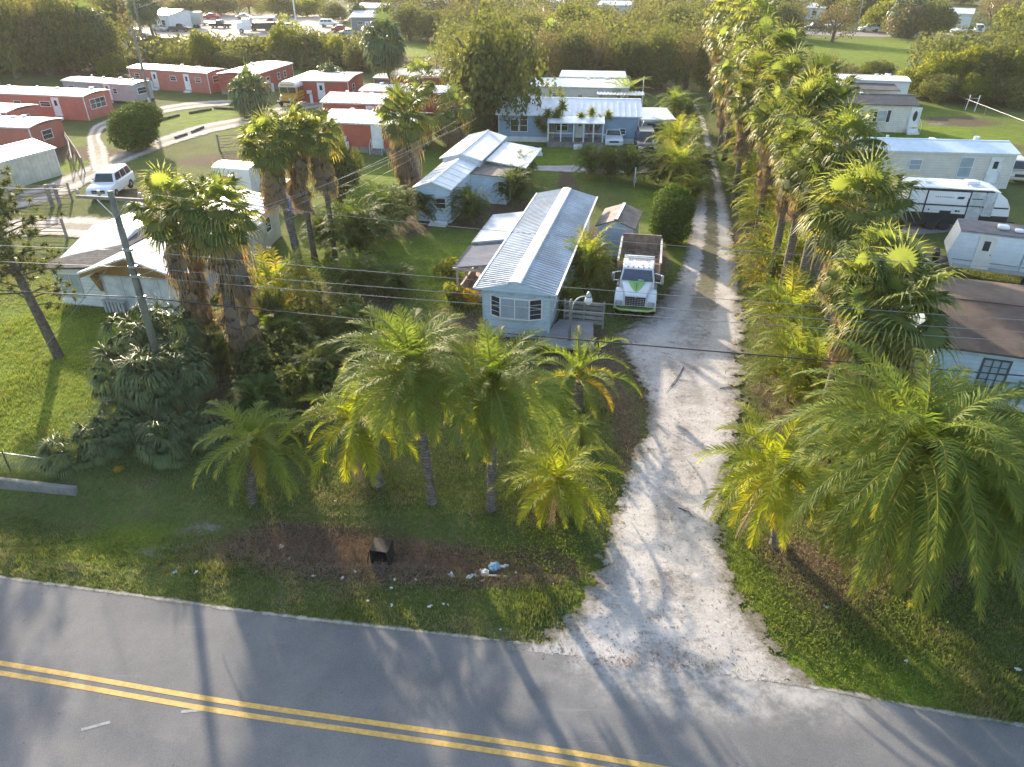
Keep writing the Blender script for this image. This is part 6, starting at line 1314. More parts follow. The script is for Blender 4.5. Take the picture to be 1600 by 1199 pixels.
# croton, red flowers
bush_at(CROTM, 735, 482, 20, 'golden yellow croton bush at the left corner of the central home', nom=1.0, z0=.9, zs=1.3, stems=3)
t = bush_at(SHRUBM[1], 712, 478, 26, 'flowering shrub with red blossom left of the golden croton', nom=1.0, z0=.75, zs=1.2, stems=3); s_ = t.children[0].scale[0]
add_mesh('flowers', FLOWM, t, (.1, -s_*.6, s_*1.0), (s_*.35,)*3)
bush_at(SHRUBM[1], 700, 430, 24, 'bright shrub at the lawn edge beside the porch', nom=1.0, z0=.6, stems=2)
bush_at(CROTM, 310, 490, 18, 'yellow shrub glowing between the skirted palm trunks', nom=1.0, z0=.7, stems=2)
bush_at(CROTM, 185, 735, 9, 'small orange-tinged yellow shrub under the palmettos', nom=1.0, z0=.4)
bush_at(SHRUBM[0], 520, 560, 30, 'low shaded shrub in the middle undergrowth', z0=.6); bush_at(SHRUBM[0], 460, 700, 30, 'low dark shrub behind the leftmost verge palm base', z0=.5)
bush_at(SHRUBM[0], 700, 560, 26, 'dark shrub behind the central pair of palms', z0=.5); bush_at(SHRUBM[1], 850, 560, 22, 'weedy shrub in front of the plank ramp', z0=.4); bush_at(SHRUBM[0], 810, 548, 20, 'weedy shrub below the bay window', z0=.4)
# tree-form yuccas by the blue house porch
def yucca(px, pyb, lab, heads):
    p = P(px, pyb); t = thing('yucca_tree', lab, 'tree', (p.x, p.y, 0), 0, 'yucca trees at the blue house porch'); S = Soup(); m = MB()
    for (dx, h_, r_) in heads:
        m.tube([(0, 0, -.1), (dx*.4, .1, h_*.5), (dx, 0, h_)], [.16, .10, .08], 6)
        for k in range(150):
            d = nrm(rng.normal(size=3)); d[2] = d[2]*.9+.15; d = nrm(d); b_ = np.array([dx, 0, h_-rng.random()*r_*.8]); tp = b_+d*r_*rng.uniform(.7, 1.1); tp[2] -= .15*r_; q = nrm(np.cross(d, rng.normal(size=3)))*.05
            S.put(np.array([b_-q, b_+q, tp]), np.array([[0, 1, 2]]), np.tile([.5+.5*rng.random(), rng.random()*.2], (3, 1)))
    m.build('trunk', PALEWOOD, t); add_mesh('leaves', S.data('leaves', G_LIME), t)
yucca(862, 225, 'full green yucca tree at the left end of the blue house porch', ((-1.4, 2.6, .8), (-.5, 3.4, .9), (.3, 2.9, .9), (1.0, 4.2, 1.0), (.6, 3.4, .9), (-.9, 1.9, .7)))
yucca(925, 225, 'open branched yucca tree in front of the right half of the porch', ((-1.3, 3.0, .75), (-.2, 3.5, .7), (.7, 2.7, .7), (1.5, 3.2, .7), (.1, 2.6, .5)))
# casuarina-like pine at the left edge
p = P(92, 556); t = thing('pine_tree', 'sparse pine leaning out of the left picture edge over the bright lawn', 'tree', (p.x, p.y, gz(p.x, p.y)))
Z1 = 9.2; m = MB(); m.tube([(0, 0, -.2), (-.25, 0, 2.2), (-.7, .2, 4.5), (-1.0, .2, Z1)], [.26, .22, .17, .05], 10); S = Soup()
for k in range(64):
    h_ = 2.6+rng.random()**.9*6.4; a = rng.uniform(0, 6.28); ln = (2.6-.19*h_)*rng.uniform(.8, 1.5)+.3; b_ = Vector((-.25-.085*h_, .1, h_)); e_ = b_+Vector((math.cos(a)*ln, math.sin(a)*ln, .25*ln))
    m.tube([b_, (b_+e_)/2+Vector((0, 0, .1)), e_], [.045, .03, .012], 4)
    for j in range(8):
        c_ = np.array(b_.lerp(e_, rng.uniform(.3, 1.05)))+rng.normal(0, .16, 3); n = 40
        d = nrm(rng.normal(size=(n, 3))+np.array([0, 0, .3])); q = nrm(np.cross(d, rng.normal(size=(n, 3))))*.018; V = np.stack([c_-q, c_+q, c_+d*rng.uniform(.18, .38, (n, 1))], 1).reshape(-1, 3)
        S.put(V, np.arange(3*n).reshape(-1, 3), np.tile([rng.random(), rng.random()*.3], (3*n, 1)))
m.build('trunk', BARK, t); add_mesh('crown', S.data('needles', G_PINE), t)

def mass(nm, lab, spots, mat, nper=260, size=.34, seed=0, hr=(2.5, 6), rr=(1.8, 4.0)):
    g = np.random.default_rng(seed); S = Soup()
    for (X, Y) in spots:
        h_ = g.uniform(*hr); r_ = g.uniform(*rr); n = nper; v = nrm(g.normal(size=(n, 3))); nz = 1+.35*np.sin(v[:, 0]*5+g.uniform(0, 6))*np.cos(v[:, 1]*4+g.uniform(0, 6))
        p_ = np.array([X, Y, h_*.5])+v*np.array([r_, r_, h_*.52])*(nz*(1-np.abs(g.normal(0, .14, n))))[:, None]; p_[:, 2] = np.maximum(p_[:, 2], .05)
        d = nrm(v+g.normal(0, .8, (n, 3))); u = nrm(np.cross(d, g.normal(size=(n, 3)))); w_ = np.cross(d, u); s_ = size*g.uniform(.5, 1.4, (n, 1))
        V = np.stack([p_-u*s_, p_+w_*s_*.6, p_+u*s_, p_-w_*s_*.6], 1).reshape(-1, 3); k = (np.arange(n)*4)[:, None]
        S.put(V, np.concatenate([k+np.array([0, 1, 2]), k+np.array([0, 2, 3])]), np.repeat(np.stack([np.clip(g.random()*.5+.5*g.random(n), 0, 1), np.where(g.random(n) < .05, g.random(n), g.random()*.2)], 1), 4, 0))
    props(add_mesh(nm, S.data(nm, mat)), lab, 'undergrowth', kind='stuff')
def region(n, px0, px1, py0, py1, seed, avoid=()):
    g = np.random.default_rng(seed); out = []
    while len(out) < n:
        px, py = g.uniform(px0, px1), g.uniform(py0, py1)
        if any(a[0] < px < a[1] and a[2] < py < a[3] for a in avoid): continue
        p_ = P(px, py); out.append((p_.x, p_.y))
    return out
av = ((150, 560, 14, 90), (1230, 1440, 44, 104), (635, 705, 50, 104), (545, 625, 10, 50), (1440, 1560, 14, 56), (920, 1000, 8, 40), (1255, 1300, 10, 50), (660, 705, 3, 20))
mass('far_wood', 'far wood closing the view at the top of the picture', region(330, -40, 1640, -16, 34, 1, av), G_OAK, 330, .42, 1, (6, 14), (3.5, 7))
mass('far_wood', 'far dry brush and pale trees mixed into the far wood', region(45, -40, 1640, -10, 50, 2, av), G_WISP, 260, .40, 2, (4, 9), (3, 6))
mass('undergrowth', 'undergrowth filling between the trees behind the cream home', region(150, 700, 1130, 40, 128, 3), G_OAK, 420, .25, 3, (4, 9), (2, 4))
mass('undergrowth', 'pale undergrowth between the trees behind the cream home', region(26, 700, 1130, 60, 135, 4), G_WISP, 330, .22, 4, (4, 9.5), (1.8, 3))
mass('undergrowth', 'undergrowth under the tall trees at the top left', region(90, -60, 185, 0, 116, 5), G_OAK, 260, .4, 5, (4, 10), (2.5, 5))
mass('undergrowth', 'pale hanging growth in the tall trees at the top left', region(30, -60, 215, 10, 112, 6), G_WISP, 260, .36, 6, (5, 12), (1.6, 3.2))
mass('undergrowth', 'undergrowth of the yellow-green thicket on the right', region(90, 1445, 1660, 84, 152, 7), G_OAK, 280, .34, 7, (3, 6.5), (2.5, 4.5))
mass('undergrowth', 'bushy undergrowth behind the red mobile homes', region(100, 225, 605, 86, 108, 8), G_OAK, 240, .34, 8, (2, 4.5), (2, 4))
mass('undergrowth', 'dark undergrowth at the foot of the palm row', region(60, 1165, 1290, 110, 230, 9), G_OAK, 240, .26, 9, (1.5, 3.5), (1.2, 2.2))
mass('undergrowth', 'shaded undergrowth in the garden behind the verge palms', [(a_, b_) for a_, b_ in region(34, 385, 560, 470, 640, 10)], G_OAK, 420, .11, 10, (.7, 2.0), (.6, 1.4))

g_ = np.random.default_rng(21); yy_ = g_.uniform(25, 105, 60)
mass('undergrowth', 'green undergrowth around the trunks of the fan palm row', [(9.8+.178*y_+g_.uniform(-.6, 2.4), y_) for y_ in yy_], G_OAK, 300, .13, 22, (1.0, 2.4), (.8, 1.6))
# ------------------------------------------------------------------ poles and wires
PX, PY, PT = -12.7, 27.0, 9.75
PX = xat(172, PY, PT)
t = thing('utility_pole', 'tall greenish utility pole with one crossarm standing in the palmetto thicket', 'utility pole', (PX, PY, 0))
MB().tube([(0, 0, -.3), (0, 0, 5), (0, 0, PT)], [.17, .145, .11], 14).build('pole', TREWOOD, t, smooth=True)
rd = Vector((.985, -.173, 0))
m = MB(); a = rd*-1.45+Vector((0, 0, PT-.25)); b_ = rd*1.25+Vector((0, 0, PT-.25)); M = Matrix.Rotation(math.atan2(rd.y, rd.x), 4, 'Z')
m.box(-1.5, 1.3, -.05, .05, PT-.33, PT-.22, M=M); m.build('crossarm', PALEWOOD, t)
m = MB(); m.tube([(rd*-.7+Vector((0, -.02, PT-.3)))[:], (0, -.13, PT-1.0)], .02, 5); m.tube([(rd*.7+Vector((0, -.02, PT-.3)))[:], (0, -.13, PT-1.0)], .02, 5); m.build('brace', STEEL, t)
def ins(v): return MB().lathe([(.03, 0), (.07, .03), (.045, .07), (.07, .11), (.045, .15), (.05, .2)], 10, M=Matrix.Translation(v)).build('insulator', simple('glazed_insulator', (.35, .33, .32), .2) if 'glazed_insulator' not in MATS else MATS['glazed_insulator'], t, smooth=True)
for s_ in (-1.4, -.5, 1.2): ins(rd*s_+Vector((0, 0, PT-.2)))
m = MB()
for zz in (7.5, 6.8, 6.4, 5.5): m.box(-.06, .30, -.22, -.10, zz-.05, zz+.05)
m.build('bracket', STEEL, t)
MB().tube([(.13, -.10, 7.5), (.19, -.15, 6.3), (.16, -.13, 5.5)], .025, 6).build('cable_loop', WIREM, t)
# guy wire
props(MB().tube([(PX, PY, 7.6), (PX-8.5, PY+4, .1)], .014, 5).build('guy_wire', WIREL), 'thin guy wire from the utility pole down to the left lawn', 'wire')
def cable(nm, lab, p0, p1, sag, r_, mat, group=None, n=40):
    p0, p1 = Vector(p0), Vector(p1); pts = []
    for i in range(n+1):
        q = i/n; v = p0.lerp(p1, q); v.z -= 4*sag*q*(1-q); pts.append(v)
    o = MB().tube(pts, r_, 5).build(nm, mat, smooth=True); props(o, lab, 'wire', group); return o
wg = 'overhead lines following the road'
far = Vector((PX, PY, 0))+rd*58; back = Vector((PX, PY, 0))-rd*45
for i, (za, zb, sg_, r_, mt, lab, off) in enumerate(((9.75, 9.8, .9, .009, WIREL, 'topmost overhead wire from the crossarm over the drive to the right', rd*1.2+Vector((0, 0, 0))),
        (7.5, 7.5, .35, .010, WIREL, 'second overhead wire, crossing the middle of the central home', Vector((.1, -.2, 0))), (6.8, 7.2, .3, .010, WIREL, 'third overhead wire, just below the second', Vector((.1, -.2, 0))),
        (6.4, 6.9, .3, .011, WIREL, 'fourth overhead wire, lowest of the close pair over the ribbed roof', Vector((.1, -.2, 0))), (5.5, 5.6, .45, .026, WIREM, 'thick black cable sagging lowest across the driveway', Vector((.1, -.2, 0))))):
    cable('overhead_wire', lab, Vector((PX, PY, za))+off, far+Vector((0, 0, zb)), sg_, r_, mt, wg)
for (za, zb, off, lab) in ((9.75, 9.75, rd*-1.4, 'overhead wire leaving the crossarm to the left edge'), (7.5, 7.5, Vector((-.1, -.2, 0)), 'overhead wire crossing the pine towards the left edge'), (6.8, 6.8, Vector((-.1, -.2, 0)), 'overhead wire crossing the garage roof towards the left edge'), (5.5, 5.5, Vector((-.1, -.2, 0)), 'thick cable passing in front of the garage doors to the left edge')):
    cable('overhead_wire', lab, Vector((PX, PY, za))+off, back+Vector((0, 0, zb)), .4, .012 if za > 6 else .022, WIREL if za > 6 else WIREM, wg)
for k, (z_, q, zz, lab) in enumerate(((7.4, (745, 185), 4.6, 'upper service wire running from the utility pole past the palm trio to the back'), (7.0, (720, 185), 4.0, 'middle service wire running from the utility pole past the palm trio to the back'), (6.7, (700, 205), 3.4, 'lower service wire running from the utility pole past the palm trio to the back'), (6.3, (665, 235), 3.0, 'lowest service wire running from the utility pole towards the whitewashed trailer'))):
    e_ = P(*q, zz); cable('service_wire', lab, (PX+.1, PY+.1, z_), e_, .5, .011, WIREL, 'service wires to the back plots')
# more poles
def pole(px, pyb, pyt, r_, lab, mat=PALEWOOD, lamp=False):
    p = P(px, pyb); h_ = zat(p.y, pyt); t = thing('wooden_pole' if not lamp else 'light_pole', lab, 'pole', (p.x, p.y, 0))
    MB().tube([(0, 0, -.2), (0, 0, h_)], [r_*1.2, r_], 8).build('pole', mat, t, smooth=True)
    MB().box(-.12, .12, -r_-.12, -r_*.5, h_*.22, h_*.22+.5).build('meter_box', GREYTRIM, t)
    return p, h_
p1, h1 = pole(243, 192, 40, .15, 'grey utility pole beside the round clipped bush')
p2, h2 = pole(212, 90, 42, .13, 'leaning distant pole at the scrapyard edge')
p3, h3 = pole(233, 104, 0, .13, 'distant pole behind the far red home')
p4, h4 = pole(466, 60, -30, .14, 'tall white light pole at the back of the scrapyard', WHITE)
p5, h5 = pole(3, 142, 60, .15, 'grey pole at the left picture edge')
p6, h6 = pole(683, 130, 100, .12, 'short dark pole behind the fan palms')
p7, h7 = pole(1003, 160, 120, .05, 'thin white flag pole between blue house and carport', WHITE)
p8, h8 = pole(1338, 50, -10, .14, 'distant pole on the far street'); p9, h9 = pole(991, 292, 262, .04, 'thin white post beside the silvery palms', WHITE)
cable('overhead_wire', 'upper distant wire over the scrapyard', (p3.x, p3.y, h3-.3), (p4.x-20, p4.y+60, 22), 1.5, .03, WIREL); cable('overhead_wire', 'lower distant wire over the scrapyard', (p3.x, p3.y, h3-1.3), (p4.x-20, p4.y+60, 20), 1.5, .03, WIREL)
# yard lamp: wooden post with curved arm and glass head
p = P(889, 543); h_ = zat(p.y, 478); t = thing('yard_lamp', 'slim wooden post with curved white arm and round glass lamp beside the central home', 'lamp', (p.x, p.y, 0), R(0))
MB().tube([(0, 0, -.1), (0, 0, h_+.35)], [.075, .065], 8).build('post', PALEWOOD, t, smooth=True)
arm = [(.06+.0, 0, h_-.2)]+[(.08+.62*(1-math.cos(q)), 0, h_-.1+.62*math.sin(q)) for q in [math.pi/2*k/8 for k in range(9)]]
MB().tube(arm, .03, 8).build('arm', WHITE, t, smooth=True)
M = Matrix.Translation((.86, 0, h_+.12)); hd_ = MB().lathe([(.05, .62), (.11, .52), (.14, .42), (.15, .36)], 16, M=M).build('lamp_cap', STEEL, t, smooth=True)
MB().lathe([(.15, .355), (.19, .22), (.19, .10), (.13, -.02), (.04, -.06)], 18, M=M).build('lamp_shade', LAMPG, t, smooth=True)
# ------------------------------------------------------------------ fences, gates, small things
def fence_line(nm, lab, pts, h_, rails=1, post=.035, mesh=True, mat=STEEL, gap=3.0):
    W = [P(*q) for q in pts]; o0 = W[0]; t = thing(nm, lab, 'fence', (o0.x, o0.y, 0)); pm = MB(); rm = MB(); fm = MB()
    for i in range(len(W)-1):
        a, b2 = W[i]-o0, W[i+1]-o0; d = b2-a; n = max(1, int(d.length/gap))
        for k in range(n+1):
            q = a+d*k/n; pm.tube([(q.x, q.y, -.8), (q.x, q.y, h_+.05)], post, 6)
        for r_ in range(rails):
            z_ = h_-(h_/(rails))*r_; rm.tube([(a.x, a.y, z_), (b2.x, b2.y, z_)], post*.7, 5)
        if mesh:
            L = d.length; u = d.normalized(); s_ = .16; k = -h_
            while k < L:
                for sg in (1, -1):
                    x0, x1 = (k, k+h_) if sg == 1 else (k+h_, k); z0, z1 = 0.0, h_
                    c0, c1 = max(0, min(L, x0)), max(0, min(L, x1))
                    if abs(x1-x0) < 1e-6 or c0 == c1: continue
                    f0, f1 = (c0-x0)/(x1-x0), (c1-x0)/(x1-x0)
                    p0, p1 = a+u*c0, a+u*c1; fm.tube([(p0.x, p0.y, z0+(z1-z0)*f0), (p1.x, p1.y, z0+(z1-z0)*f1)], .006, 3, cap=False)
                k += s_
    pm.build('post', mat, t); rm.build('rail', mat, t)
    if mesh: fm.build('wire_mesh', mat, t, fix=False)
fence_line('wire_fence', 'low wire fence along the concrete kerb at the lower left', [(-420, 690), (-60, 728), (15, 732), (82, 741)], .75, gap=2.5, post=.028)
fence_line('chain_link_fence', 'chain link fence on the grass right of the cream home with shutters', [(1448, 146), (1505, 172), (1650, 232)], 1.3, gap=5, mesh=False, post=.02)
MB_ = MB(); a = P(-420, 701); b2 = P(118, 762); d = (b2-a).normalized(); nn = Vector((-d.y, d.x, 0))*.13
MB_.hexa([(*(a-nn).xy, -.9), (*(b2-nn).xy, -.9), (*(b2+nn).xy, -.9), (*(a+nn).xy, -.9), (*(a-nn*.8).xy, .06), (*(b2-nn*.8).xy, .02), (*(b2+nn*.8).xy, .02), (*(a+nn*.8).xy, .06)])
props(MB_.build('concrete_kerb', CONC, bevel=.04), 'weathered concrete kerb wall above the ditch at the lower left', 'wall')
for (pts, lab, hh) in ((((105, 225), (125, 255), (133, 270)), 'row of old wire fence posts left of the sandy fork', 1.3), (((98, 215), (112, 240), (118, 268)), 'outer row of old wire fence posts beside the cream shed', 1.2)):
    fence_line('post_fence', lab, pts, hh, rails=1, post=.07, mesh=False, mat=PALEWOOD, gap=2.0)
def gate(px, py, rz, w_, h_, lab):
    p = P(px, py); t = thing('farm_gate', lab, 'gate', (p.x, p.y, 0), R(rz)); m = MB()
    for k in range(5): m.tube([(0, 0, .25+k*h_/4.6), (w_, 0, .25+k*h_/4.6)], .03, 6)
    m.tube([(0, 0, .25), (w_, 0, h_)], .025, 6); m.build('gate_frame', RUSTY, t)
    m = MB()
    for xx in (-.1, w_+.1): m.tube([(xx, 0, -.1), (xx, 0, h_+.3)], .10, 8)
    m.build('post', PALEWOOD, t)
gate(345, 235, 20, 3.4, 1.3, 'open pipe gate with dark bars beside the sandy lane under the palm trio'); gate(20, 318, 8, 4.4, 1.2, 'pipe gate at the left edge in front of the sandy lane'); gate(48, 372, -4, 2.6, 1.2, 'low wooden gate between the lane and the bright lawn')
t = thing('gate_post', 'pair of thick wooden gate posts left of the white sport utility vehicle', 'post', P(82, 322).to_tuple()); MB().tube([(0, 0, -.1), (0, 0, 1.7)], .16, 8).tube([(.5, .2, -.1), (.5, .2, 1.7)], .14, 8).build('post', PALEWOOD, t); MB().tube([(0, 0, 1.55), (.5, .2, 1.6)], .06, 6).build('rail', PALEWOOD, t)
# edging logs on the bright lawn
LOGS = ['dark edging log in the middle of the upper row by the sandy lane', 'dark edging log at the left end of the upper row, nearest the pole', 'dark edging log along the lower lane, right one', 'dark edging log along the lower lane, nearest the clipped bush', 'dark edging log at the right end of the upper row by the sandy lane']
for i, (a, b2) in enumerate((((296, 178), (330, 172)), ((246, 190), (280, 181)), ((300, 208), (318, 200)), ((274, 217), (292, 211)), ((335, 170), (372, 172)))):
    p, q = P(*a), P(*b2); props(MB().tube([(p.x, p.y, .1), ((p.x+q.x)/2, (p.y+q.y)/2, .13), (q.x, q.y, .1)], .14, 7).build('edging_log', BARK), LOGS[i], 'log', 'edging logs along the bright lawn')
# garden sticks: white post pair at right fence
t = thing('clothes_post', 'white leaning post pair beside the right chain link fence', 'post', P(1508, 172).to_tuple()); MB().tube([(0, 0, -.1), (.15, 0, 1.8)], .05, 6).tube([(.6, -1, -.1), (.75, -1, 1.9)], .05, 6).build('post', WHITE, t); MB().tube([(.1, 0, 1.4), (.7, -1, 1.5)], .02, 5).build('line', WHITE, t)
# dark open-fronted box in the brush
p = P(598, 872); t = thing('wooden_cabinet', 'dark scorched open-fronted cabinet dumped in the brown brush on the verge', 'cabinet', (p.x, p.y, gz(p.x, p.y)-.05), R(-10))
m = MB(); w2, d2, h2_ = .31, .30, .78
m.box(-w2, w2, -d2, d2, h2_, h2_+.04); m.box(-w2, -w2+.035, -d2, d2-.04, 0, h2_-.001); m.box(w2-.035, w2, -d2, d2-.04, 0, h2_-.001); m.box(-w2, w2, d2-.035, d2, 0, h2_-.001); m.box(-w2+.036, w2-.036, -d2+.01, d2-.04, .02, .05); m.build('case', DARKBOX, t)
MB().box(-w2+.036, w2-.036, -d2+.05, d2-.04, .30, .325).build('shelf', DARKBOX, t); MB().tube([(-w2-.02, -d2-.02, h2_-.05), (-w2-.12, -d2-.1, .0)], .02, 5).build('broken_door', DARKBOX, t)
# litter: crumpled scraps
def scrap(px, py, s_, mat, lab, grp='litter scattered on the grass verge'):
    p = P(px, py); g = np.random.default_rng(int(px*7+py)); n = 4; m = MB(); V = []; s_ *= .75
    for i in range(n+1):
        for j in range(n+1): V.append(((i/n-.5)*s_*(1+g.uniform(-.3, .3)), (j/n-.5)*s_*.6*(1+g.uniform(-.3, .3)), g.uniform(0, .3)*s_))
    m.add(V, [(i*(n+1)+j, (i+1)*(n+1)+j, (i+1)*(n+1)+j+1, i*(n+1)+j+1) for i in range(n) for j in range(n)])
    o = m.build('litter', mat, fix=False); o.location = (p.x, p.y, gz(p.x, p.y)+.07); o.rotation_euler = (g.uniform(-.3, .3), g.uniform(-.3, .3), g.uniform(0, 6)); props(o, lab, 'litter', grp)
for (px, py, s_) in ((617,908,.16),(612,921,.14),(575,941,.18),(612,948,.14),(650,908,.14),(672,949,.2),(693,945,.14),(700,947,.1),(524,784,.14),(490,901,.16),(535,905,.18),(555,895,.14),(665,880,.14),(677,881,.16),(705,898,.3),(735,903,.3),(752,890,.18),(806,893,.14),(782,985,.1),(1290,950,.22),(1590,1048,.2),(1415,1035,.16)):
    scrap(px, py, s_, LITTERW, 'small crumpled white scrap of litter lying in the roadside grass')
scrap(308, 899, .22, LITTERW, 'white crumpled cup lying alone on the left verge'); scrap(275, 897, .2, LITTERB, 'blue scrap beside the white cup on the left verge'); scrap(440, 855, .34, LITTERW, 'flattened pale green-white can in the brown brush'); scrap(452, 874, .2, LITTERW, 'grey-white scrap below the can in the brown brush')
p = P(770, 885); t = thing('rubbish_heap', 'heap of rubbish with a blue bag and white scraps in the brown brush', 'rubbish', (p.x, p.y, gz(p.x, p.y)))
g_ = random.Random(4)
def crumple(nm, mat, s_, x_, y_, z_):
    bm = bmesh.new(); bmesh.ops.create_icosphere(bm, subdivisions=3, radius=s_)
    for v in bm.verts: v.co *= 1+.35*noise.noise(v.co*9/s_*.25+Vector((x_*9, y_, 0))); v.co.z *= .6
    me = bpy.data.meshes.new(nm); bm.to_mesh(me); bm.free(); me.materials.append(mat); o = bpy.data.objects.new(nm, me); COL.objects.link(o); o.parent = t; o.location = (x_, y_, z_)
crumple('blue_bag', LITTERB, .19, .05, .05, .08); crumple('white_bag', LITTERW, .14, -.25, -.25, .1)
m = MB()
for k in range(9):
    a, b2, s_ = g_.uniform(-.7, .5), g_.uniform(-.5, .3), g_.uniform(.04, .11); m.box(a-s_, a+s_, b2-s_*.5, b2+s_*.5, .04, .08, M=Matrix.Rotation(g_.uniform(-.4, .4), 4, 'Z'))
m.box(-.3, .1, -.40, -.35, .08, .12); m.build('scrap', LITTERW, t)
# ------------------------------------------------------------------ grass, brush, fallen leaves
def pxworld(X, Y): return X, Y
n = 270000
Yr = 11.0+(rng.random(n)**1.4)*34; Xr = rng.uniform(-1, 1, n)*(Yr*.75+15)
keep = np.ones(n, bool)
for pl in (ROADPOLY, PADPOLY, PAD2): keep &= ~pip(Xr, Yr, pl)
din = pip(Xr, Yr, DRIVEPOLY); dfe = np.zeros(n)
def polydist(X, Y, poly):
    d = np.full(X.shape, 1e9); m_ = len(poly)
    for i in range(m_):
        a = np.array(poly[i]); b2 = np.array(poly[(i+1) % m_]); ab = b2-a; q = np.clip(((X-a[0])*ab[0]+(Y-a[1])*ab[1])/max(1e-9, ab @ ab), 0, 1); d = np.minimum(d, np.hypot(X-a[0]-ab[0]*q, Y-a[1]-ab[1]*q))
    return d
dd_ = polydist(Xr, Yr, DRIVEPOLY[::4]); keep &= ~(din & (dd_ > rng.random(n)**2*.9+.02))
ii = np.clip(np.searchsorted(xs, Xr)-1, 0, nx-2); jj = np.clip(np.searchsorted(ys, Yr)-1, 0, ny-2); sv = SOILG[jj, ii]
keep &= rng.random(n) > sv*.92
nzv = np.array([noise.noise(Vector((a*.5, b2*.5, 3))) for a, b2 in zip(Xr, Yr)]); keep &= rng.random(n) < .75+nzv*.8
Xr, Yr, sv, nzv = Xr[keep], Yr[keep], sv[keep], nzv[keep]; ii = ii[keep]; jj = jj[keep]; n = len(Xr); zr = ZG[jj, ii]
thz = np.array([max(0, noise.noise(Vector((a*.9, b2*.9, 8))))*1.1 for a, b2 in zip(Xr, Yr)]); luv = LUSHG[jj, ii]
S = Soup()
for b3 in range(4):
    az = rng.uniform(0, 6.28, n); h_ = rng.uniform(.07, .17, n)*(1+np.clip(nzv, 0, 1)*.9); ox = rng.normal(0, .05, n); oy = rng.normal(0, .05, n)
    base = np.stack([Xr+ox, Yr+oy, zr-.02], 1); sdv = np.stack([np.cos(az), np.sin(az), np.zeros(n)], 1)*.014; tip = base+np.stack([rng.normal(0, .05, n), rng.normal(0, .05, n), h_], 1)
    V = np.stack([base-sdv, base+sdv, tip], 1).reshape(-1, 3); S.put(V, np.arange(3*n).reshape(-1, 3), np.repeat(np.stack([np.clip(rng.random(n)*.6+luv*.55, 0, 1), np.clip(rng.random(n)**2.2*.9+sv*.6+thz*(1-luv), 0, 1)], 1), 3, 0))
props(add_mesh('grass', S.data('grass', G_GRASS)), 'short rough grass growing on the verge and lawns', 'grass', kind='stuff')
# broad weed leaves along the drive edges
S = Soup(); cnt = 9000
for (ax, ay, rx_, ry_, nn_) in ((855,850,2.2,2.0,2200),(1290,1010,3.2,2.2,2600),(1180,900,1.2,3.2,1200),(1400,950,4,2.2,1500),(730,760,3.5,2,900),(960,770,.8,4,700)):
    c_ = P(ax, ay); X = c_.x+rng.normal(0, rx_*.5, nn_); Y = c_.y+rng.normal(0, ry_*.5, nn_); k = ~(pip(X, Y, DRIVEPOLY) | pip(X, Y, ROADPOLY)); X, Y = X[k], Y[k]; n = len(X)
    d = nrm(rng.normal(size=(n, 3))+np.array([0, 0, .8])); q = nrm(np.cross(d, rng.normal(size=(n, 3))))*.022; b4 = np.stack([X, Y, rng.uniform(0, .12, n)], 1)
    V = np.stack([b4, b4+d*.05-q, b4+d*.10, b4+d*.05+q], 1).reshape(-1, 3); kk = (np.arange(n)*4)[:, None]
    S.put(V, np.concatenate([kk+np.array([0, 1, 2]), kk+np.array([0, 2, 3])]), np.repeat(np.stack([rng.random(n), rng.random(n)**3*.3], 1), 4, 0))
props(add_mesh('weeds', S.data('weeds', G_GRASS)), 'low leafy weeds along the driveway edges', 'weeds', kind='stuff')
# dead brush in the verge hollow and under palms
S = Soup()
for (ax, ay, rx_, ry_, nn_, hh) in ((470,850,2.8,1.2,8200,.32),(600,875,3.0,1.0,7000,.24),(740,880,2.8,.9,5200,.16),(820,900,1.4,.6,1600,.16),(1290,900,1.8,1.5,3000,.14),(768,800,.8,.5,700,.1),(850,790,.9,.6,900,.1),(975,680,.5,2.6,1500,.05),(1215,850,.9,.7,700,.1),(560,780,2.0,1.0,1600,.12),(1300,950,1.5,.9,1500,.12),(700,530,4,2,2500,.15),(1240,560,2.5,6,2500,.15),(850,545,4,1.2,2200,.16),(470,600,4,4,3500,.2)):
    c_ = P(ax, ay); X = c_.x+rng.normal(0, rx_*.55, nn_); Y = c_.y+rng.normal(0, ry_*.55, nn_); i2 = np.clip(np.searchsorted(xs, X)-1, 0, nx-2); j2 = np.clip(np.searchsorted(ys, Y)-1, 0, ny-2)
    b4 = np.stack([X, Y, ZG[j2, i2]+rng.uniform(-.02, .08, nn_)], 1); d = nrm(rng.normal(size=(nn_, 3))*np.array([1, 1, .7])+np.array([0, 0, .35]))*rng.uniform(.3, 1.3, (nn_, 1))*hh; q = nrm(np.cross(d, rng.normal(size=(nn_, 3))))*.010
    S.put(np.stack([b4-q, b4+q, b4+d], 1).reshape(-1, 3), np.arange(3*nn_).reshape(-1, 3), np.repeat(np.stack([rng.random(nn_), rng.random(nn_)**2], 1), 3, 0))
props(add_mesh('dead_brush', S.data('dead_brush', leafmat('dry_brush', (.10, .075, .06), (.40, .32, .27), (.36, .20, .12), trans=.15, rough=.9, spec=.05, tgain=1.1))), 'dry brown brush and fallen fronds', 'brush', kind='stuff')
S = Soup(); nn_ = 2600
q_ = rng.random(nn_)**1.5*26+13.5; X = 4.0+(q_-13.6)*.215+rng.normal(0, 1.6, nn_); Y = q_; k = pip(X, Y, DRIVEPOLY); dd_ = polydist(X, Y, DRIVEPOLY[::3]); k &= rng.random(nn_) < np.exp(-dd_*1.1)+.12; X, Y = X[k], Y[k]; n = len(X)
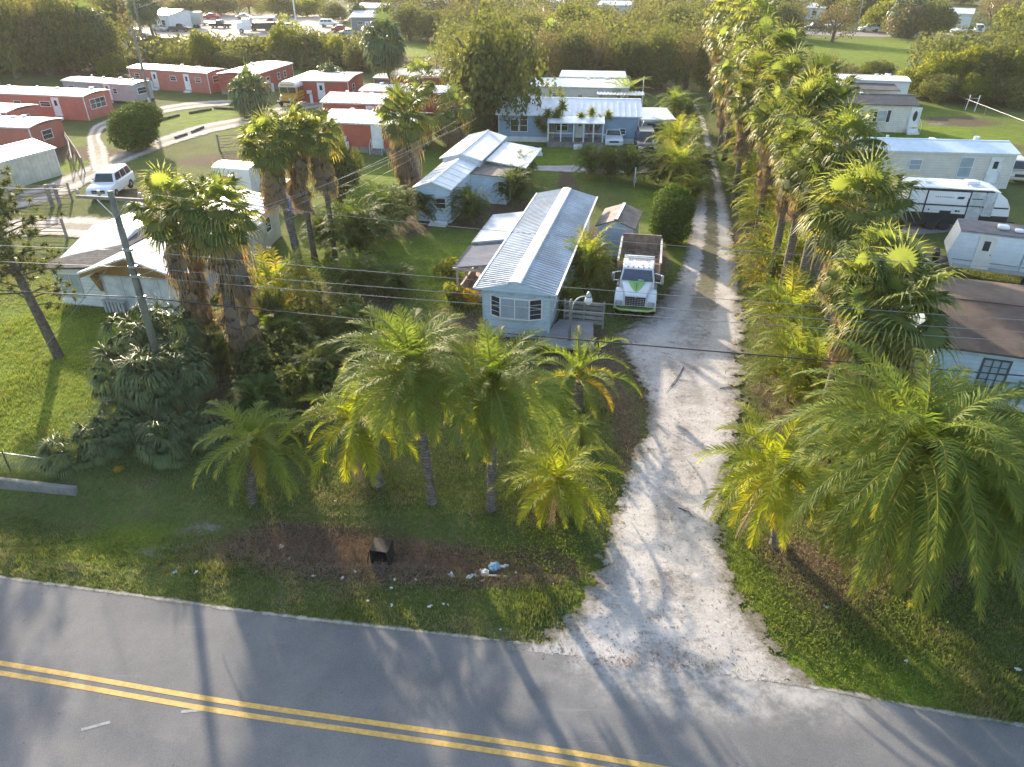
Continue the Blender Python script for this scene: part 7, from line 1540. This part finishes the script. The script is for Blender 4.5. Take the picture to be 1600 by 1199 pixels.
a_ = rng.uniform(0, 6.28, n); l_ = rng.uniform(.02, .07, n); d = np.stack([np.cos(a_)*l_, np.sin(a_)*l_, rng.uniform(0, .02, n)], 1); q = np.stack([-np.sin(a_), np.cos(a_), np.zeros(n)], 1)*(l_*.35)[:, None]; b4 = np.stack([X, Y, np.full(n, .03)], 1)
S.put(np.stack([b4-d, b4+q, b4+d, b4-q], 1).reshape(-1, 3), np.concatenate([(np.arange(n)*4)[:, None]+np.array([0, 1, 2]), (np.arange(n)*4)[:, None]+np.array([0, 2, 3])]), np.repeat(np.stack([rng.random(n), rng.random(n)], 1), 4, 0))
props(add_mesh('fallen_leaves', S.data('fallen_leaves', MATS['dry_brush'])), 'dry leaf litter strewn over the sandy drive', 'leaf litter', kind='stuff')
# single fallen branches and fronds on the drive
for (a, b2, lab) in (((1068, 575), (1040, 615), 'long thin fallen twig on the driveway in front of the truck'), ((1125, 608), (1150, 606), 'short brown fallen branch at the right side of the driveway'), ((1060, 795), (1085, 812), 'small heap of twigs in the middle of the driveway')):
    p, q = P(*a), P(*b2); m = MB(); mid = (p+q)/2+Vector((.1, .08, .05)); m.tube([(p.x, p.y, .04), tuple(mid), (q.x, q.y, .04)], [.02, .017, .006], 5)
    for k in range(4):
        e_ = p.lerp(q, .25+k*.18); m.tube([(e_.x, e_.y, .05), (e_.x+random.uniform(-.4, .4), e_.y+random.uniform(-.3, .3), .05)], [.010, .004], 4)
    props(m.build('fallen_branch', BARK), lab, 'branch')
# ------------------------------------------------------------------ haze
HAZE = 0.00018
if HAZE:
    hm = bpy.data.materials.new('haze'); hm.use_nodes = True; nt = hm.node_tree; nt.nodes.clear(); o_ = nt.nodes.new('ShaderNodeOutputMaterial'); v_ = nt.nodes.new('ShaderNodeVolumePrincipled')
    v_.inputs['Density'].default_value = HAZE; v_.inputs['Color'].default_value = (.96, .94, .90, 1); v_.inputs['Anisotropy'].default_value = .25; nt.links.new(v_.outputs[0], o_.inputs['Volume'])
    h = MB().box(-420, 420, -60, 420, -2.0, 24.0).build('haze', hm); props(h, kind='stuff')
C.cycles.max_bounces = 8; C.cycles.transparent_max_bounces = 12
